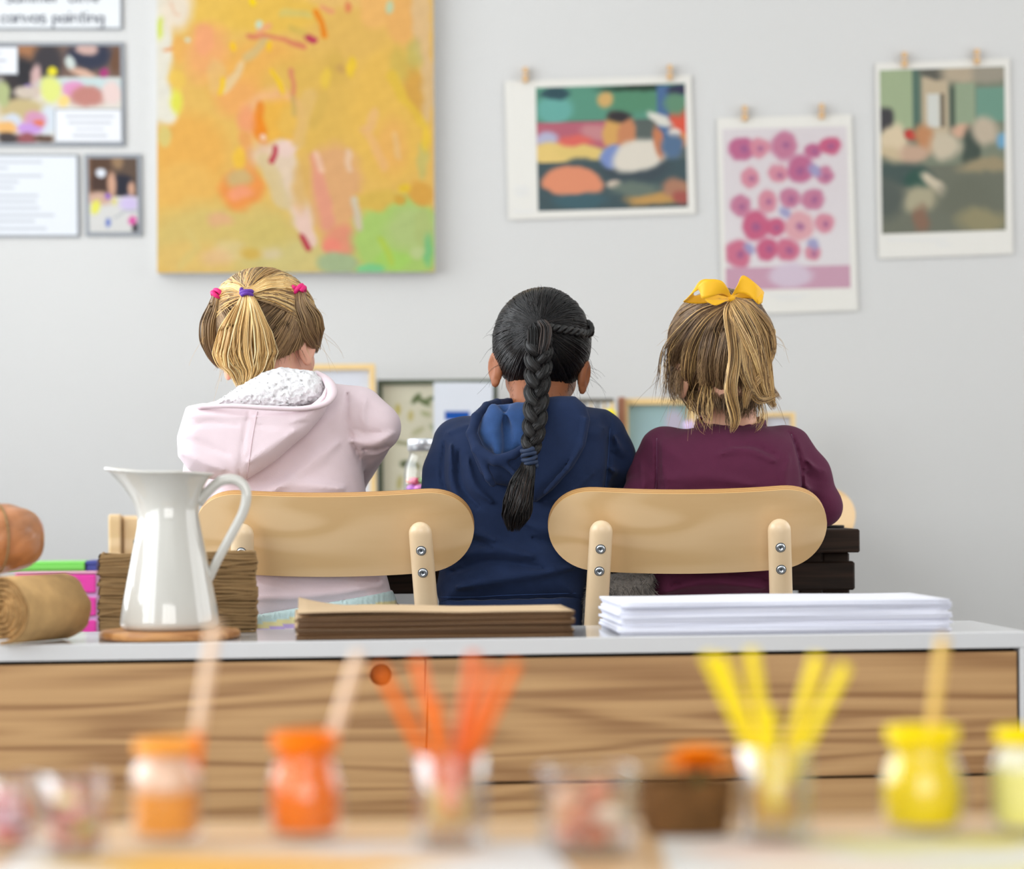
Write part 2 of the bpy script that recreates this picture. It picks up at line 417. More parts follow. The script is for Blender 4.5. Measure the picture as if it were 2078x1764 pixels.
# --- big abstract canvas (coordinates of strokes in a 3.04x enlarged sketch of it)
def cv(x, y): return (300+x/3.042, y/3.042)
def E(x, y, rx, ry, col, al=1.0, soft=0.4, rot=0):
    a, b = cv(x, y); return ('e', a, b, rx/3.042, ry/3.042, rot, col, al, soft)
def S(pts, w, col, al=1.0): return ('l', [cv(*p) for p in pts], w/3.042, col, al)
ops = [
    E(1000, -350, 900, 500, (230, 190, 120)), E(700, -200, 300, 150, (238, 200, 90)), E(1300, -300, 260, 180, (232, 170, 120)), E(300, -300, 200, 260, (222, 214, 200)),
    E(700, 480, 330, 230, (232, 178, 98)), E(1000, 650, 320, 300, (221, 183, 98)), E(1500, 700, 260, 420, (229, 188, 98)), E(260, 950, 230, 260, (230, 178, 96)),
    E(230, 1150, 200, 150, (230, 184, 104)), E(450, 60, 170, 160, (230, 192, 98)), E(800, 90, 330, 120, (229, 190, 92)), E(1250, 200, 230, 160, (224, 184, 104)),
    E(500, 1480, 560, 230, (212, 190, 122), 1, 0.5), E(900, 1600, 330, 120, (205, 196, 140), 0.8, 0.6), E(300, 1600, 250, 120, (222, 190, 120), 0.8),
    E(90, 200, 75, 330, (228, 227, 224)), E(60, 600, 85, 180, (226, 226, 226)), E(190, 60, 110, 130, (232, 222, 214), 1, 0.6), E(120, 680, 60, 100, (228, 228, 226)),
    E(80, 170, 26, 65, (212, 226, 118), 1, 0.8), E(170, 620, 36, 80, (226, 228, 96), 1, 0.8), E(205, 300, 46, 75, (232, 180, 104)), E(180, 470, 50, 60, (232, 196, 100)), E(90, 850, 45, 60, (216, 200, 130)),
    E(360, 330, 110, 170, (236, 172, 120), 0.9, 0.7, 15), E(350, 260, 50, 100, (238, 166, 128), 0.8), E(560, 600, 140, 130, (234, 172, 108), 0.9, 0.7), E(420, 480, 60, 110, (226, 190, 130), 0.7),
    S([(560, 390), (520, 480), (480, 570)], 50, (228, 200, 158)), S([(730, 260), (660, 310), (600, 350)], 60, (206, 186, 140), 0.8),
    E(1400, 60, 90, 130, (236, 184, 116), 0.9), E(1580, 120, 110, 150, (232, 178, 112), 0.9), E(1700, 120, 60, 300, (222, 190, 150), 0.9), E(1720, 560, 45, 220, (216, 186, 150), 0.8),
    E(1640, 570, 60, 170, (212, 164, 84), 0.9, 0.5, -8), E(1560, 400, 60, 120, (206, 182, 96), 0.8, 0.7), E(1650, 330, 40, 110, (190, 184, 110), 0.7, 0.8),
    E(1150, 420, 60, 100, (208, 174, 90), 0.6, 0.9), S([(1510, 470), (1580, 620), (1700, 760)], 60, (226, 192, 76), 0.8),
    E(1500, 900, 110, 170, (232, 180, 106), 0.9, 0.7), S([(1330, 800), (1420, 960), (1450, 1030)], 60, (232, 184, 130), 0.8), S([(1390, 700), (1360, 780)], 60, (232, 186, 140), 0.7), S([(1520, 830), (1540, 960)], 40, (228, 190, 140), 0.8),
    E(780, 730, 195, 185, (236, 184, 140), 1, 0.3), E(790, 750, 150, 150, (231, 180, 82)), S([(690, 650), (660, 760), (700, 860)], 60, (231, 144, 58)), E(680, 780, 40, 80, (234, 140, 44), 1, 0.8), E(610, 750, 45, 90, (236, 160, 120), 0.9, 0.8), E(860, 740, 60, 100, (228, 186, 96), 0.9, 0.6),
    S([(600, 860), (620, 980), (640, 1100)], 70, (228, 166, 104)), E(580, 1165, 135, 115, (234, 152, 84)), E(565, 1105, 75, 50, (206, 178, 128), 1, 0.7), E(570, 1190, 70, 40, (240, 160, 130), 0.9, 0.8), E(560, 990, 40, 70, (238, 194, 74), 0.9),
    E(760, 960, 130, 90, (224, 196, 184), 0.9, 0.6), S([(820, 930), (860, 1080), (900, 1200), (960, 1340)], 150, (224, 204, 190)), S([(720, 980), (780, 1120), (830, 1260)], 100, (214, 196, 160), 0.9), E(860, 920, 70, 50, (232, 206, 206)), S([(930, 1280), (970, 1400), (1000, 1480)], 90, (230, 200, 196)),
    S([(1010, 600), (960, 760), (930, 880)], 100, (222, 186, 122), 0.8), S([(1100, 600), (1040, 780)], 60, (212, 178, 96), 0.8),
    E(1160, 1180, 165, 300, (221, 172, 128), 1, 0.3), S([(1040, 990), (1060, 1150), (1120, 1380)], 80, (226, 156, 140), 0.9), S([(1050, 960), (1080, 1060)], 45, (232, 190, 170)), S([(1240, 930), (1255, 1050)], 36, (228, 194, 170)), E(1210, 1490, 125, 85, (224, 150, 128)), E(1140, 1520, 55, 45, (236, 140, 128), 0.9), E(950, 1130, 60, 150, (216, 176, 110), 0.8, 0.8, 10),
    E(1560, 1480, 290, 260, (170, 204, 120), 1, 0.25), E(1620, 1420, 150, 130, (178, 198, 138), 0.9, 0.6), E(1500, 1610, 110, 60, (164, 210, 110), 0.9), E(1420, 1230, 130, 60, (216, 184, 94), 1, 0.5), E(1700, 1420, 60, 120, (176, 192, 128), 0.7),
    E(1180, 1620, 130, 65, (164, 184, 150)), E(1370, 1665, 90, 30, (128, 204, 150)), E(1730, 1560, 30, 90, (112, 190, 140), 0.8, 0.8), S([(1290, 1250), (1310, 1400)], 50, (206, 194, 178)), S([(1440, 1480), (1510, 1620)], 40, (176, 204, 92)), E(1660, 1560, 50, 40, (186, 204, 150)),
    E(1690, 1200, 90, 90, (216, 166, 82), 1, 0.4), E(1550, 1245, 35, 35, (206, 166, 76)), E(1580, 1170, 32, 32, (226, 192, 64)), E(1715, 990, 35, 110, (196, 190, 120), 0.8), E(1730, 850, 25, 90, (234, 200, 70), 0.8),
    E(520, 1550, 110, 60, (218, 200, 150), 0.9, 0.7), E(460, 1350, 70, 50, (222, 176, 140), 0.9, 0.8), E(740, 1560, 60, 35, (214, 200, 170), 0.9, 0.8), E(640, 1560, 60, 40, (208, 176, 90), 0.9, 0.8), E(430, 1590, 100, 60, (226, 190, 150), 0.8, 0.8), E(720, 1440, 160, 90, (206, 190, 120), 0.8, 0.7), S([(250, 1420), (300, 1520), (200, 1640)], 50, (216, 196, 130), 0.7),
    S([(785, 905), (765, 980)], 38, (186, 62, 86)), S([(945, 1445), (988, 1532)], 40, (182, 66, 84)), S([(1000, 222), (1035, 252)], 38, (186, 66, 96)), S([(1048, 60), (1078, 130), (1088, 225)], 38, (230, 138, 40)),
    S([(600, 222), (720, 235), (850, 252), (985, 288)], 34, (216, 132, 104)), S([(680, 200), (750, 165)], 50, (232, 166, 130), 0.9), S([(900, 425), (908, 500), (905, 610)], 32, (214, 138, 108)), S([(770, 455), (830, 570)], 30, (240, 200, 50)), S([(468, 490), (458, 580)], 32, (240, 200, 40)), E(640, 8, 24, 24, (245, 214, 20)), E(515, 280, 20, 28, (242, 196, 50)), E(755, 305, 20, 30, (240, 194, 48)), E(682, 150, 28, 30, (196, 220, 208)), E(1490, 40, 25, 35, (190, 208, 180)), E(1250, 420, 30, 65, (234, 198, 66)), E(1100, 490, 30, 65, (228, 194, 84)), E(1240, 40, 18, 40, (222, 134, 96)), S([(1090, 30), (1150, 60)], 34, (228, 160, 120)), S([(840, 95), (1000, 85)], 50, (208, 194, 120), 0.8), S([(900, 180), (980, 200)], 40, (206, 180, 96), 0.8), S([(900, 600), (905, 700)], 40, (196, 172, 110), 0.8), E(700, 840, 20, 22, (236, 206, 190)), E(260, 250, 16, 16, (206, 222, 214)), S([(110, 296), (160, 300)], 16, (226, 160, 110)), S([(150, 30), (190, 90), (220, 95)], 14, (230, 196, 180)), E(1190, 440, 30, 30, (196, 156, 96), 0.8, 0.8),
]
cvp = [(318, -230), (878, -230), (882, 552), (319, 554)]
cf = corners(cvp, DW-0.038)
root = thing('abstract_canvas', 'large stretched canvas painted in loose yellow, orange and green strokes', 'painting', ((cf[2][0]+cf[3][0])/2, DW-0.02, cf[2][2]))
obj('stretched_canvas', quad_slab(cf, DW-0.036, DW-0.002).mesh('c'), M['paper'], root)
print_grid('painted_face', fwd(cf, 0.0005), paint(318, -230, 882, 553, 3.0, (226, 186, 106), ops, warp=5, wf=0.035, grain=0.025, seed=3), M['canvas_paint'], root, np.array([.74, .70, .60]))

# --- laminated sheets on the left
def sheet(name, label, cat, pts, d, edge, data, face_inset=5, m='gloss_print', thick=0.003):
    cs = corners(pts, d)
    r = thing(name, label, cat, ((cs[2][0]+cs[3][0])/2, d, min(cs[2][2], cs[3][2])))
    obj('backing', quad_slab(cs, d, d+thick).mesh('b'), edge, r)
    (a, b, c_, e) = pts; k = face_inset
    ins = [(a[0]+k, a[1]+k), (b[0]-k, b[1]+k), (c_[0]-k, c_[1]-k), (e[0]+k, e[1]-k)]
    print_grid('printed_face', fwd(corners(ins, d), 0.0006), data, M[m], r)
    return r
d1 = DW-0.006
sgn = sheet('title_sign', 'white laminated sign lettered canvas painting above the classroom photo', 'sign', [(-330, -110), (247, -110), (248, 60), (-330, 60)], d1, M['laminate'], paint(-325, -105, 243, 55, 40, (236, 238, 240), []), 4)
# handwritten lettering as thin raised strokes
def arc(cx, cy, r, a0, a1, n=10, ry=None):
    ry = ry or r
    return [(cx+r*math.cos(math.radians(a0+(a1-a0)*i/n)), cy+ry*math.sin(math.radians(a0+(a1-a0)*i/n))) for i in range(n+1)]
GL = {  # unit: x-height 1, y up
    'c': ([arc(.45, .5, .45, 50, 310)], 0.95), 'a': ([arc(.45, .5, .45, 0, 360), [(.9, 1), (.9, 0)]], 1.15),
    'n': ([[(.1, 1), (.1, 0)], [(.1, .6)]+arc(.5, .55, .4, 160, 0)+[(.9, 0)]], 1.15), 'v': ([[(0, 1), (.42, 0), (.85, 1)]], 0.95),
    's': ([arc(.4, .75, .32, 30, 240, 8, .25)+arc(.4, .25, .36, 60, -150, 8, .25)], 0.9), 'p': ([[(.1, 1), (.1, -.75)], arc(.5, .5, .42, 0, 360)], 1.1),
    'i': ([[(.15, 1), (.15, 0)], arc(.15, 1.45, .06, 0, 360, 5)], 0.45), 't': ([[(.35, 1.5), (.35, .2)]+arc(.55, .2, .2, 180, 290, 5), [(.05, 1), (.7, 1)]], 0.85),
    'g': ([arc(.45, .5, .45, 0, 360), [(.9, 1), (.9, -.45)]+arc(.5, -.45, .4, 0, -150, 7, .35)], 1.15), ' ': ([], 1.0),
    'o': ([arc(.45, .5, .45, 0, 360)], 1.05), 'l': ([[(.15, 1.6), (.15, 0)]], 0.45), 'e': ([[(.05, .5), (.85, .5)]+arc(.45, .5, .42, 0, 310)], 1.0),
    'm': ([[(.1, 1), (.1, 0)], [(.1, .6)]+arc(.38, .6, .28, 160, 0, 7)+[(.66, 0)], [(.66, .6)]+arc(.94, .6, .28, 160, 0, 7)+[(1.22, 0)]], 1.45), 'u': ([[(.1, 1)]+arc(.48, .4, .38, 180, 360, 8)+[(.86, 1), (.86, 0)]], 1.1), 'r': ([[(.1, 1), (.1, 0)], [(.1, .6)]+arc(.45, .55, .35, 160, 40, 6)], 0.8),
}
def lettering(text, x, y, xh, sw, d, m, parent, name='lettering'):
    mb = MB(); cx = x
    for ch in text:
        st, adv = GL[ch]
        for s_ in st:
            pts = [W(cx+p[0]*xh, y-p[1]*xh, d) for p in s_]
            mb.tube(pts, sz(sw, d)/2, 5, flat=0.3, ref=(0, 1, 0), cap=True)
        cx += adv*xh
    return obj(name, mb.mesh(name, True), m, parent)
lettering('canvas', 2, 46, 14.8, 4.2, d1-0.0012, M['ink'], sgn)
lettering('painting', 106, 46, 14.4, 4.2, d1-0.0012, M['ink'], sgn)
lettering('summer olive', 12, 5, 16.5, 4.0, d1-0.0012, M['ink'], sgn)

def P_(x, y): return (x/3.39, y/3.39)
def e2(x, y, rx, ry, col, al=1, soft=0.5, rot=0):
    a, b = P_(x, y); return ('e', a, b, rx/3.39, ry/3.39, rot, col, al, soft)
def r2(x0, y0, x1, y1, col, al=1):
    a, b = P_(x0, y0); c_, e = P_(x1, y1); return ('r', a, b, c_, e, col, al)
ops = [r2(-900, 540, 840, 990, (222, 216, 205)), e2(-300, 500, 300, 160, (60, 55, 60)), e2(190, 350, 80, 70, (165, 115, 80)), e2(330, 430, 110, 130, (62, 58, 62)), e2(150, 540, 110, 150, (48, 46, 50)), e2(70, 620, 60, 110, (56, 50, 52)),
       e2(250, 560, 40, 110, (205, 170, 165)), e2(620, 390, 150, 95, (52, 56, 74)), e2(600, 340, 70, 40, (205, 170, 160)), e2(490, 440, 30, 50, (206, 214, 208)), e2(570, 510, 90, 26, (212, 172, 150), 1, 0.5, 15), e2(720, 505, 32, 32, (170, 60, 120)), e2(800, 420, 30, 90, (110, 78, 58)), e2(370, 505, 32, 30, (235, 220, 40)),
       e2(600, 590, 330, 55, (196, 214, 214)), e2(350, 620, 70, 90, (222, 226, 130)), e2(500, 620, 80, 60, (222, 150, 190)), e2(600, 670, 120, 70, (192, 130, 120)), e2(770, 640, 60, 80, (232, 206, 200)), e2(190, 605, 26, 22, (120, 90, 180)), e2(180, 640, 90, 40, (206, 190, 175)), e2(150, 760, 170, 80, (198, 178, 130)), e2(20, 650, 50, 90, (176, 184, 130)),
       e2(330, 830, 70, 100, (212, 220, 228)), e2(240, 830, 80, 60, (210, 150, 180)), e2(260, 855, 38, 28, (225, 110, 60)), e2(200, 890, 100, 40, (196, 150, 214)), e2(80, 840, 60, 50, (206, 212, 224)), e2(40, 890, 70, 50, (235, 180, 110)), e2(180, 960, 90, 36, (150, 86, 90)), e2(50, 960, 70, 40, (70, 62, 62)), e2(300, 960, 70, 30, (96, 72, 60)), e2(440, 700, 40, 40, (240, 210, 130))]
ph = sheet('classroom_photo', 'wide laminated photo of people painting at a table, two caption cards on it', 'photo', [(-330, 86), (251, 86), (254, 297), (-330, 297)], d1, M['laminate'], paint(-322, 94, 245, 292, 3, (120, 96, 84), ops, warp=2, wf=0.08, seed=11), 7)
def cap_lines(n, x0, x1, y0, y1, seed):
    r = np.random.default_rng(seed); out = []
    for k in range(n):
        y = y0+(y1-y0)*(k+0.5)/n; m_ = (x1-x0)*r.uniform(0.05, 0.3)
        out.append(('l', [(x0+m_, y), (x1-m_, y)], 4, (178, 180, 188), 0.8))
    return out
def card(px, d, par, lines):
    cs = corners(px, d)
    o = obj('caption_card', quad_slab(cs, d-0.0016, d-0.0008).mesh('card'), M['laminate'], par)
    ins = [(px[0][0]+2.5, px[0][1]+2.5), (px[1][0]-2.5, px[1][1]+2.5), (px[2][0]-2.5, px[2][1]-2.5), (px[3][0]+2.5, px[3][1]-2.5)]
    print_grid('card_face', fwd(corners(ins, d), 0.0021), paint(px[0][0], px[0][1], px[1][0], px[2][1], 3, (238, 239, 243), lines), M['gloss_print'], o)
card([(111, 221), (248, 221), (249, 290), (111, 290)], d1, ph, cap_lines(4, 125, 240, 228, 284, 3))
card([(-70, 94), (37, 94), (37, 152), (-70, 152)], d1, ph, cap_lines(3, -60, 30, 98, 148, 4))
sheet('text_sheet', 'white laminated page of faint text under the classroom photo', 'sheet', [(-300, 313), (159, 313), (161, 481), (-300, 481)], d1, M['laminate'],
      paint(-296, 317, 157, 477, 4, (232, 235, 240), cap_lines(11, -280, 140, 322, 470, 8)), 4)
ops = [('e', 195, 350, 45, 60, 0, (150, 110, 84), 1, .5), ('e', 205, 335, 25, 30, 0, (90, 66, 50), 1, .5), ('e', 262, 360, 40, 60, 0, (96, 78, 66), 1, .5), ('e', 205, 375, 24, 32, 0, (74, 54, 46), 1, .5), ('e', 250, 378, 26, 22, 15, (42, 42, 54), 1, .4), ('e', 227, 375, 9, 24, 0, (206, 160, 134), 1, .6), ('e', 268, 385, 8, 14, 0, (206, 160, 134), 1, .6), ('e', 205, 352, 10, 9, 0, (226, 230, 238), 1, .5),
       ('e', 240, 330, 12, 14, 0, (150, 120, 90), 1, .5), ('r', 170, 400, 290, 480, (214, 212, 208), 1), ('e', 200, 405, 30, 14, 0, (206, 170, 150), 1, .6), ('e', 219, 400, 6, 6, 0, (140, 96, 190), 1, .5), ('e', 193, 423, 10, 15, 20, (228, 224, 96), 1, .5), ('e', 232, 410, 5, 8, 0, (220, 210, 140), 1, .5), ('e', 262, 415, 20, 16, 0, (206, 190, 226), 1, .7), ('e', 218, 454, 6, 9, 0, (110, 126, 190), 1, .5), ('e', 268, 450, 9, 9, 0, (216, 90, 160), 1, .5), ('e', 275, 465, 8, 10, 0, (60, 56, 60), 1, .5), ('l', [(230, 445), (255, 430), (280, 430)], 5, (176, 178, 182), .8)]
sheet('small_photo', 'small upright laminated photo of children drawing, right of the text page', 'photo', [(171, 313), (286, 313), (288, 479), (174, 479)], d1, M['laminate'], paint(179, 322, 280, 473, 2.2, (176, 146, 116), ops, warp=1, wf=0.1, seed=21), 8)

# --- hung posters: known artworks replaced by plain colour patches of the same size and palette
M['peg_spring'] = M['steel']
peg_root = None
def peg(px, py, d, label):
    global peg_root
    if peg_root is None:
        r = thing('clothes_peg', label, 'peg', group='wooden pegs holding the art prints')
        for s_ in (0, 1):
            y = -0.0055 if s_ == 0 else 0.0005
            mb = MB()
            pts = [(-.0058, -.017), (.0058, -.017), (.0066, -.002), (.0062, .010), (.0048, .019), (-.0048, .019), (-.0062, .010), (-.0066, -.002)]
            n = len(pts)
            mb.add([(x, y, z) for x, z in pts]+[(x*0.92, y+0.005, z) for x, z in pts], [list(range(n)), [n+i for i in range(n)][::-1]]+[[i, (i+1) % n, n+(i+1) % n, n+i] for i in range(n)])
            obj('jaw', mb.mesh('jaw'), M['peg'], r, False)
        mb = MB(); mb.tube([(-.0072, -.0075, .002), (.0072, -.0075, .002)], .0013, 8); mb.tube([(-.0072, -.0075, .002), (-.0072, .004, .002)], .0009, 6); mb.tube([(.0072, -.0075, .002), (.0072, .004, .002)], .0009, 6)
        obj('spring', mb.mesh('spring', True), M['steel'], r, False)
        peg_root = r; o = r
    else:
        o = copy_tree(peg_root)
    o.location = W(px, py, d); o['label'] = label
    return o
def poster(name, label, outer, inner, data, caption):
    d = DW-0.006
    cs = corners(outer, d)
    r = thing(name, label, 'poster', ((cs[2][0]+cs[3][0])/2, d, cs[3][2]))
    obj('paper', quad_slab(cs, d, d+0.0012).mesh('p'), M['poster_paper'], r)
    print_grid('picture', fwd(corners(inner, d), 0.0005), data, M['print'], r)
    mb = MB()
    for (x0, x1, y) in caption:
        a = corners([(x0, y-2), (x1, y-2), (x1, y+2), (x0, y+2)], d)
        mb.add(quad_slab(a, d-0.0006, d-0.0002).v, quad_slab(a, 0, 1).f)
    cap = obj('caption', mb.mesh('cap'), M['faint_ink'], r); cap['kind'] = 'stuff'
    return r
M['poster_paper'] = mat('poster_paper', L(210, 207, 200), 0.6, 0.3)
M['faint_ink'] = mat('faint_ink', L(205, 204, 202), 0.8)
ops = [('r', 1080, 160, 1400, 240, (96, 150, 128), 1), ('e', 1120, 215, 40, 30, 0, (110, 172, 162), 1, .5), ('e', 1120, 180, 30, 12, 0, (58, 84, 92), 1, .5), ('e', 1290, 200, 70, 26, 0, (92, 142, 112), 1, .5), ('e', 1300, 172, 80, 8, 0, (52, 72, 60), 1, .6), ('e', 1228, 195, 18, 18, 0, (212, 172, 110), 1, .5), ('r', 1338, 168, 1365, 300, (84, 112, 152), 1), ('e', 1385, 180, 22, 16, 0, (60, 60, 84), 1, .5),
       ('r', 1080, 243, 1260, 300, (184, 104, 118), 1), ('e', 1160, 285, 40, 14, 0, (222, 108, 98), 1, .5), ('e', 1210, 265, 30, 16, 0, (200, 138, 140), 1, .6), ('e', 1100, 278, 26, 18, 0, (184, 182, 206), 1, .5), ('e', 1110, 308, 50, 24, 0, (232, 200, 124), 1, .4), ('e', 1180, 308, 60, 14, 5, (226, 196, 120), 1, .5), ('e', 1390, 250, 26, 36, 0, (222, 94, 74), 1, .6), ('e', 1385, 290, 24, 18, 0, (236, 150, 86), 1, .5), ('e', 1380, 210, 20, 26, -30, (104, 144, 116), 1, .6), ('e', 1372, 270, 14, 10, 0, (232, 220, 208), 1, .5),
       ('r', 1080, 328, 1400, 432, (74, 90, 94), 1), ('e', 1290, 345, 70, 30, 0, (72, 82, 88), 1, .5), ('e', 1240, 265, 20, 40, 8, (216, 166, 98), 1, .35), ('e', 1272, 280, 20, 46, 0, (202, 136, 98), 1, .35), ('e', 1240, 318, 26, 24, 0, (128, 146, 196), 1, .35), ('e', 1300, 318, 60, 34, -14, (224, 215, 200), 1, .3), ('e', 1340, 290, 10, 36, -8, (200, 128, 92), 1, .5), ('e', 1345, 240, 26, 12, 30, (222, 218, 206), 1, .5), ('e', 1255, 232, 26, 12, 0, (62, 58, 60), 1, .6), ('e', 1370, 300, 24, 26, 0, (92, 116, 146), 1, .6),
       ('e', 1155, 372, 68, 34, 8, (226, 146, 112), 1, .2), ('e', 1170, 412, 56, 18, 0, (72, 100, 108), 1, .5), ('e', 1245, 378, 16, 10, 0, (216, 196, 176), 1, .5), ('e', 1330, 412, 60, 14, 0, (196, 152, 92), 1, .6), ('e', 1375, 390, 30, 20, 0, (176, 128, 104), 1, .6), ('e', 1290, 390, 50, 16, 0, (110, 122, 112), 1, .7), ('e', 1385, 410, 18, 14, 0, (168, 92, 84), 1, .6)]
poster('landscape_poster', 'landscape print with red, green and orange colour patches on a wide white sheet', [(1024, 165), (1402, 152), (1412, 434), (1032, 446)], [(1087, 178), (1390, 169), (1396, 420), (1092, 429)], paint(1080, 165, 1400, 432, 2.5, (96, 104, 100), ops, warp=3, wf=0.06, seed=31), [(1044, 1072, 380), (1042, 1076, 388), (1046, 1070, 396), (1040, 1082, 429)])
r_ = np.random.default_rng(4)
ops = [('e', 1600, 330, 160, 120, 0, (220, 210, 212), .8, 1)]
pk = [(196, 122, 150), (206, 112, 138), (190, 104, 140), (214, 140, 156), (200, 96, 128), (222, 164, 170)]
for gx in range(5):
    for gy in range(5):
        x = 1498+gx*50+(24 if gy % 2 else 0)+r_.uniform(-8, 8); y = 300+gy*53+r_.uniform(-10, 10)
        rr = r_.uniform(17, 29)
        if x+rr > 1722: continue
        ops += [('e', x, y, rr, rr*r_.uniform(.8, 1.15), 0, pk[r_.integers(6)], .95, .35), ('e', x+3, y+2, rr*.3, rr*.3, 0, (150, 96, 142), .7, .8)]
for x, y in ((1515, 505), (1650, 498), (1655, 345), (1590, 430)): ops.append(('e', x, y, 14, 10, 40, (160, 158, 196), .9, .6))
ops += [('r', 1460, 542, 1740, 600, (204, 160, 178), 1), ('e', 1600, 560, 46, 26, 0, (216, 200, 214), .9, .4)]
poster('pink_poster', 'portrait print of round pink blotches on pale ground above a pink band', [(1455, 240), (1728, 232), (1741, 630), (1466, 640)], [(1466, 262), (1718, 256), (1726, 584), (1473, 590)], paint(1464, 258, 1726, 588, 2.5, (226, 219, 220), ops, warp=2.5, wf=0.06, seed=41), [(1560, 1640, 600), (1575, 1625, 607)])
ops = [('r', 1780, 130, 1850, 260, (164, 178, 142), 1), ('r', 1852, 130, 1866, 300, (92, 116, 104), 1), ('r', 1870, 155, 1925, 275, (196, 178, 150), 1), ('r', 1882, 190, 1906, 258, (214, 214, 206), 1), ('r', 1908, 190, 1916, 258, (92, 88, 78), 1), ('r', 1928, 165, 1938, 260, (84, 96, 84), 1), ('e', 1895, 150, 30, 12, 10, (100, 98, 90), 1, .6), ('e', 1950, 150, 40, 24, 10, (186, 170, 146), 1, .6), ('r', 1940, 170, 1980, 260, (152, 166, 138), 1), ('r', 1982, 180, 2045, 250, (116, 154, 136), 1), ('e', 2015, 150, 40, 18, 0, (160, 152, 136), 1, .6), ('e', 1790, 240, 16, 26, 0, (74, 72, 74), 1, .5),
       ('e', 1812, 285, 26, 36, 0, (222, 202, 170), 1, .5), ('e', 1800, 320, 30, 24, 0, (206, 186, 152), 1, .6), ('e', 1846, 270, 12, 10, 0, (196, 70, 64), 1, .5), ('e', 1875, 280, 22, 30, 0, (196, 140, 100), 1, .6), ('e', 1850, 310, 30, 22, 0, (200, 168, 144), 1, .6), ('e', 1915, 295, 34, 28, 0, (206, 192, 168), 1, .6), ('e', 1955, 265, 22, 14, 0, (214, 172, 146), 1, .6), ('e', 1970, 310, 18, 50, 0, (76, 86, 78), 1, .5), ('e', 2000, 270, 26, 30, 0, (196, 180, 158), 1, .6), ('e', 2035, 290, 14, 18, 0, (120, 170, 200), 1, .5),
       ('r', 1780, 335, 2045, 480, (116, 118, 104), 1), ('e', 1830, 350, 60, 26, 10, (78, 92, 88), 1, .6), ('e', 1858, 362, 28, 20, 0, (60, 90, 80), 1, .6), ('e', 1895, 375, 34, 14, 35, (206, 192, 168), 1, .5), ('e', 1860, 405, 40, 26, 0, (176, 168, 140), 1, .7), ('e', 1800, 400, 30, 40, 0, (92, 98, 92), 1, .7), ('e', 2000, 340, 50, 16, 0, (160, 146, 116), 1, .7), ('e', 1960, 400, 60, 40, 0, (112, 114, 100), 1, .7), ('e', 1990, 450, 50, 24, 0, (150, 142, 110), 1, .7), ('e', 1864, 445, 16, 26, 0, (140, 110, 92), 1, .7)]
poster('green_poster', 'portrait print in muted green, cream and brown patches with a broad white margin', [(1776, 128), (2049, 118), (2056, 515), (1783, 525)], [(1785, 143), (2038, 135), (2041, 467), (1790, 475)], paint(1784, 138, 2041, 472, 2.5, (128, 134, 116), ops, warp=4, wf=0.05, seed=51), [(1800, 1920, 487), (1900, 1930, 497)])
for px, py, l in ((1066, 153, 'wooden peg clipped at the top left of the wide landscape print'), (1359, 148, 'wooden peg clipped at the top right of the wide landscape print'), (1511, 231, 'wooden peg holding the pink print at its top left corner'), (1667, 227, 'wooden peg holding the pink print at its top right corner'), (1835, 122, 'wooden peg clipped to the green print, top left'), (1982, 116, 'wooden peg clipped to the green print, top right')):
    peg(px, py, DW-0.011, l)

# ------------------------------------------------------------------ sideboard
SBZ = 0.419
SB_ANG = math.radians(4.5)
SB_O = np.array([0.0, 3.375, 0.0])
def sbw(x, y, z=SBZ):   # sideboard local -> world
    return np.array([SB_O[0]+x*math.cos(SB_ANG)-y*math.sin(SB_ANG), SB_O[1]+x*math.sin(SB_ANG)+y*math.cos(SB_ANG), z])
sb = thing('sideboard', 'low white sideboard with oak veneer door and drawers behind the craft table', 'sideboard', SB_O, SB_ANG)
x0, x1, dp = -0.925, 0.690, 0.305
obj('top_board', MB().box((x0, 0, SBZ-0.0215), (x1, dp, SBZ), 0.0012).mesh('t'), M['white'], sb, False)
for a in (x0, x1-0.014):
    obj('side_panel', MB().box((a, 0, 0.0), (a+0.014, dp, SBZ-0.0215), 0.0008).mesh('s'), M['white'], sb, False)
obj('carcass', MB().box((x0+0.014, 0.03, 0.03), (x1-0.014, dp-0.002, SBZ-0.0215)).mesh('c'), M['black'], sb, False)  # black body: shade in the gaps and finger hole put into colour
obj('plinth', MB().box((x0+0.014, 0.02, 0.0), (x1-0.014, 0.03, 0.05)).mesh('pl'), M['white'], sb, False)
zt, zb, seam = SBZ-0.0265, 0.055, -0.1145
# left flap with a round finger hole
hx, hz, hr, hw = -0.1735, 0.3735, 0.0148, 0.022
mb = MB(); fy0, fy1 = 0.003, 0.022
L0, L1 = x0+0.017, seam-0.001
mb.box((L0, fy0, zb), (hx-hw, fy1, zt)); mb.box((hx+hw, fy0, zb), (L1, fy1, zt)); mb.box((hx-hw, fy0, zb), (hx+hw, fy1, hz-hw)); 
if zt-(hz+hw) > 1e-4: mb.box((hx-hw, fy0, hz+hw), (hx+hw, fy1, zt))
n = 32; vv = []
hz2 = min(hw, zt-hz)
for k in range(n):
    a = 2*math.pi*k/n; c_, s_ = math.cos(a), math.sin(a); q = hw/max(abs(c_), abs(s_))
    vv += [(hx+c_*q, fy0, hz+min(s_*q, hz2)), (hx+hr*c_, fy0, hz+hr*s_), (hx+hr*c_, fy1+0.006, hz+hr*s_)]
ff = []
for k in range(n):
    j = (k+1) % n
    ff += [[3*k, 3*j, 3*j+1, 3*k+1], [3*k+1, 3*j+1, 3*j+2, 3*k+2]]
mb.add(vv, ff)
obj('door', mb.mesh('door'), M['oak'], sb, False)
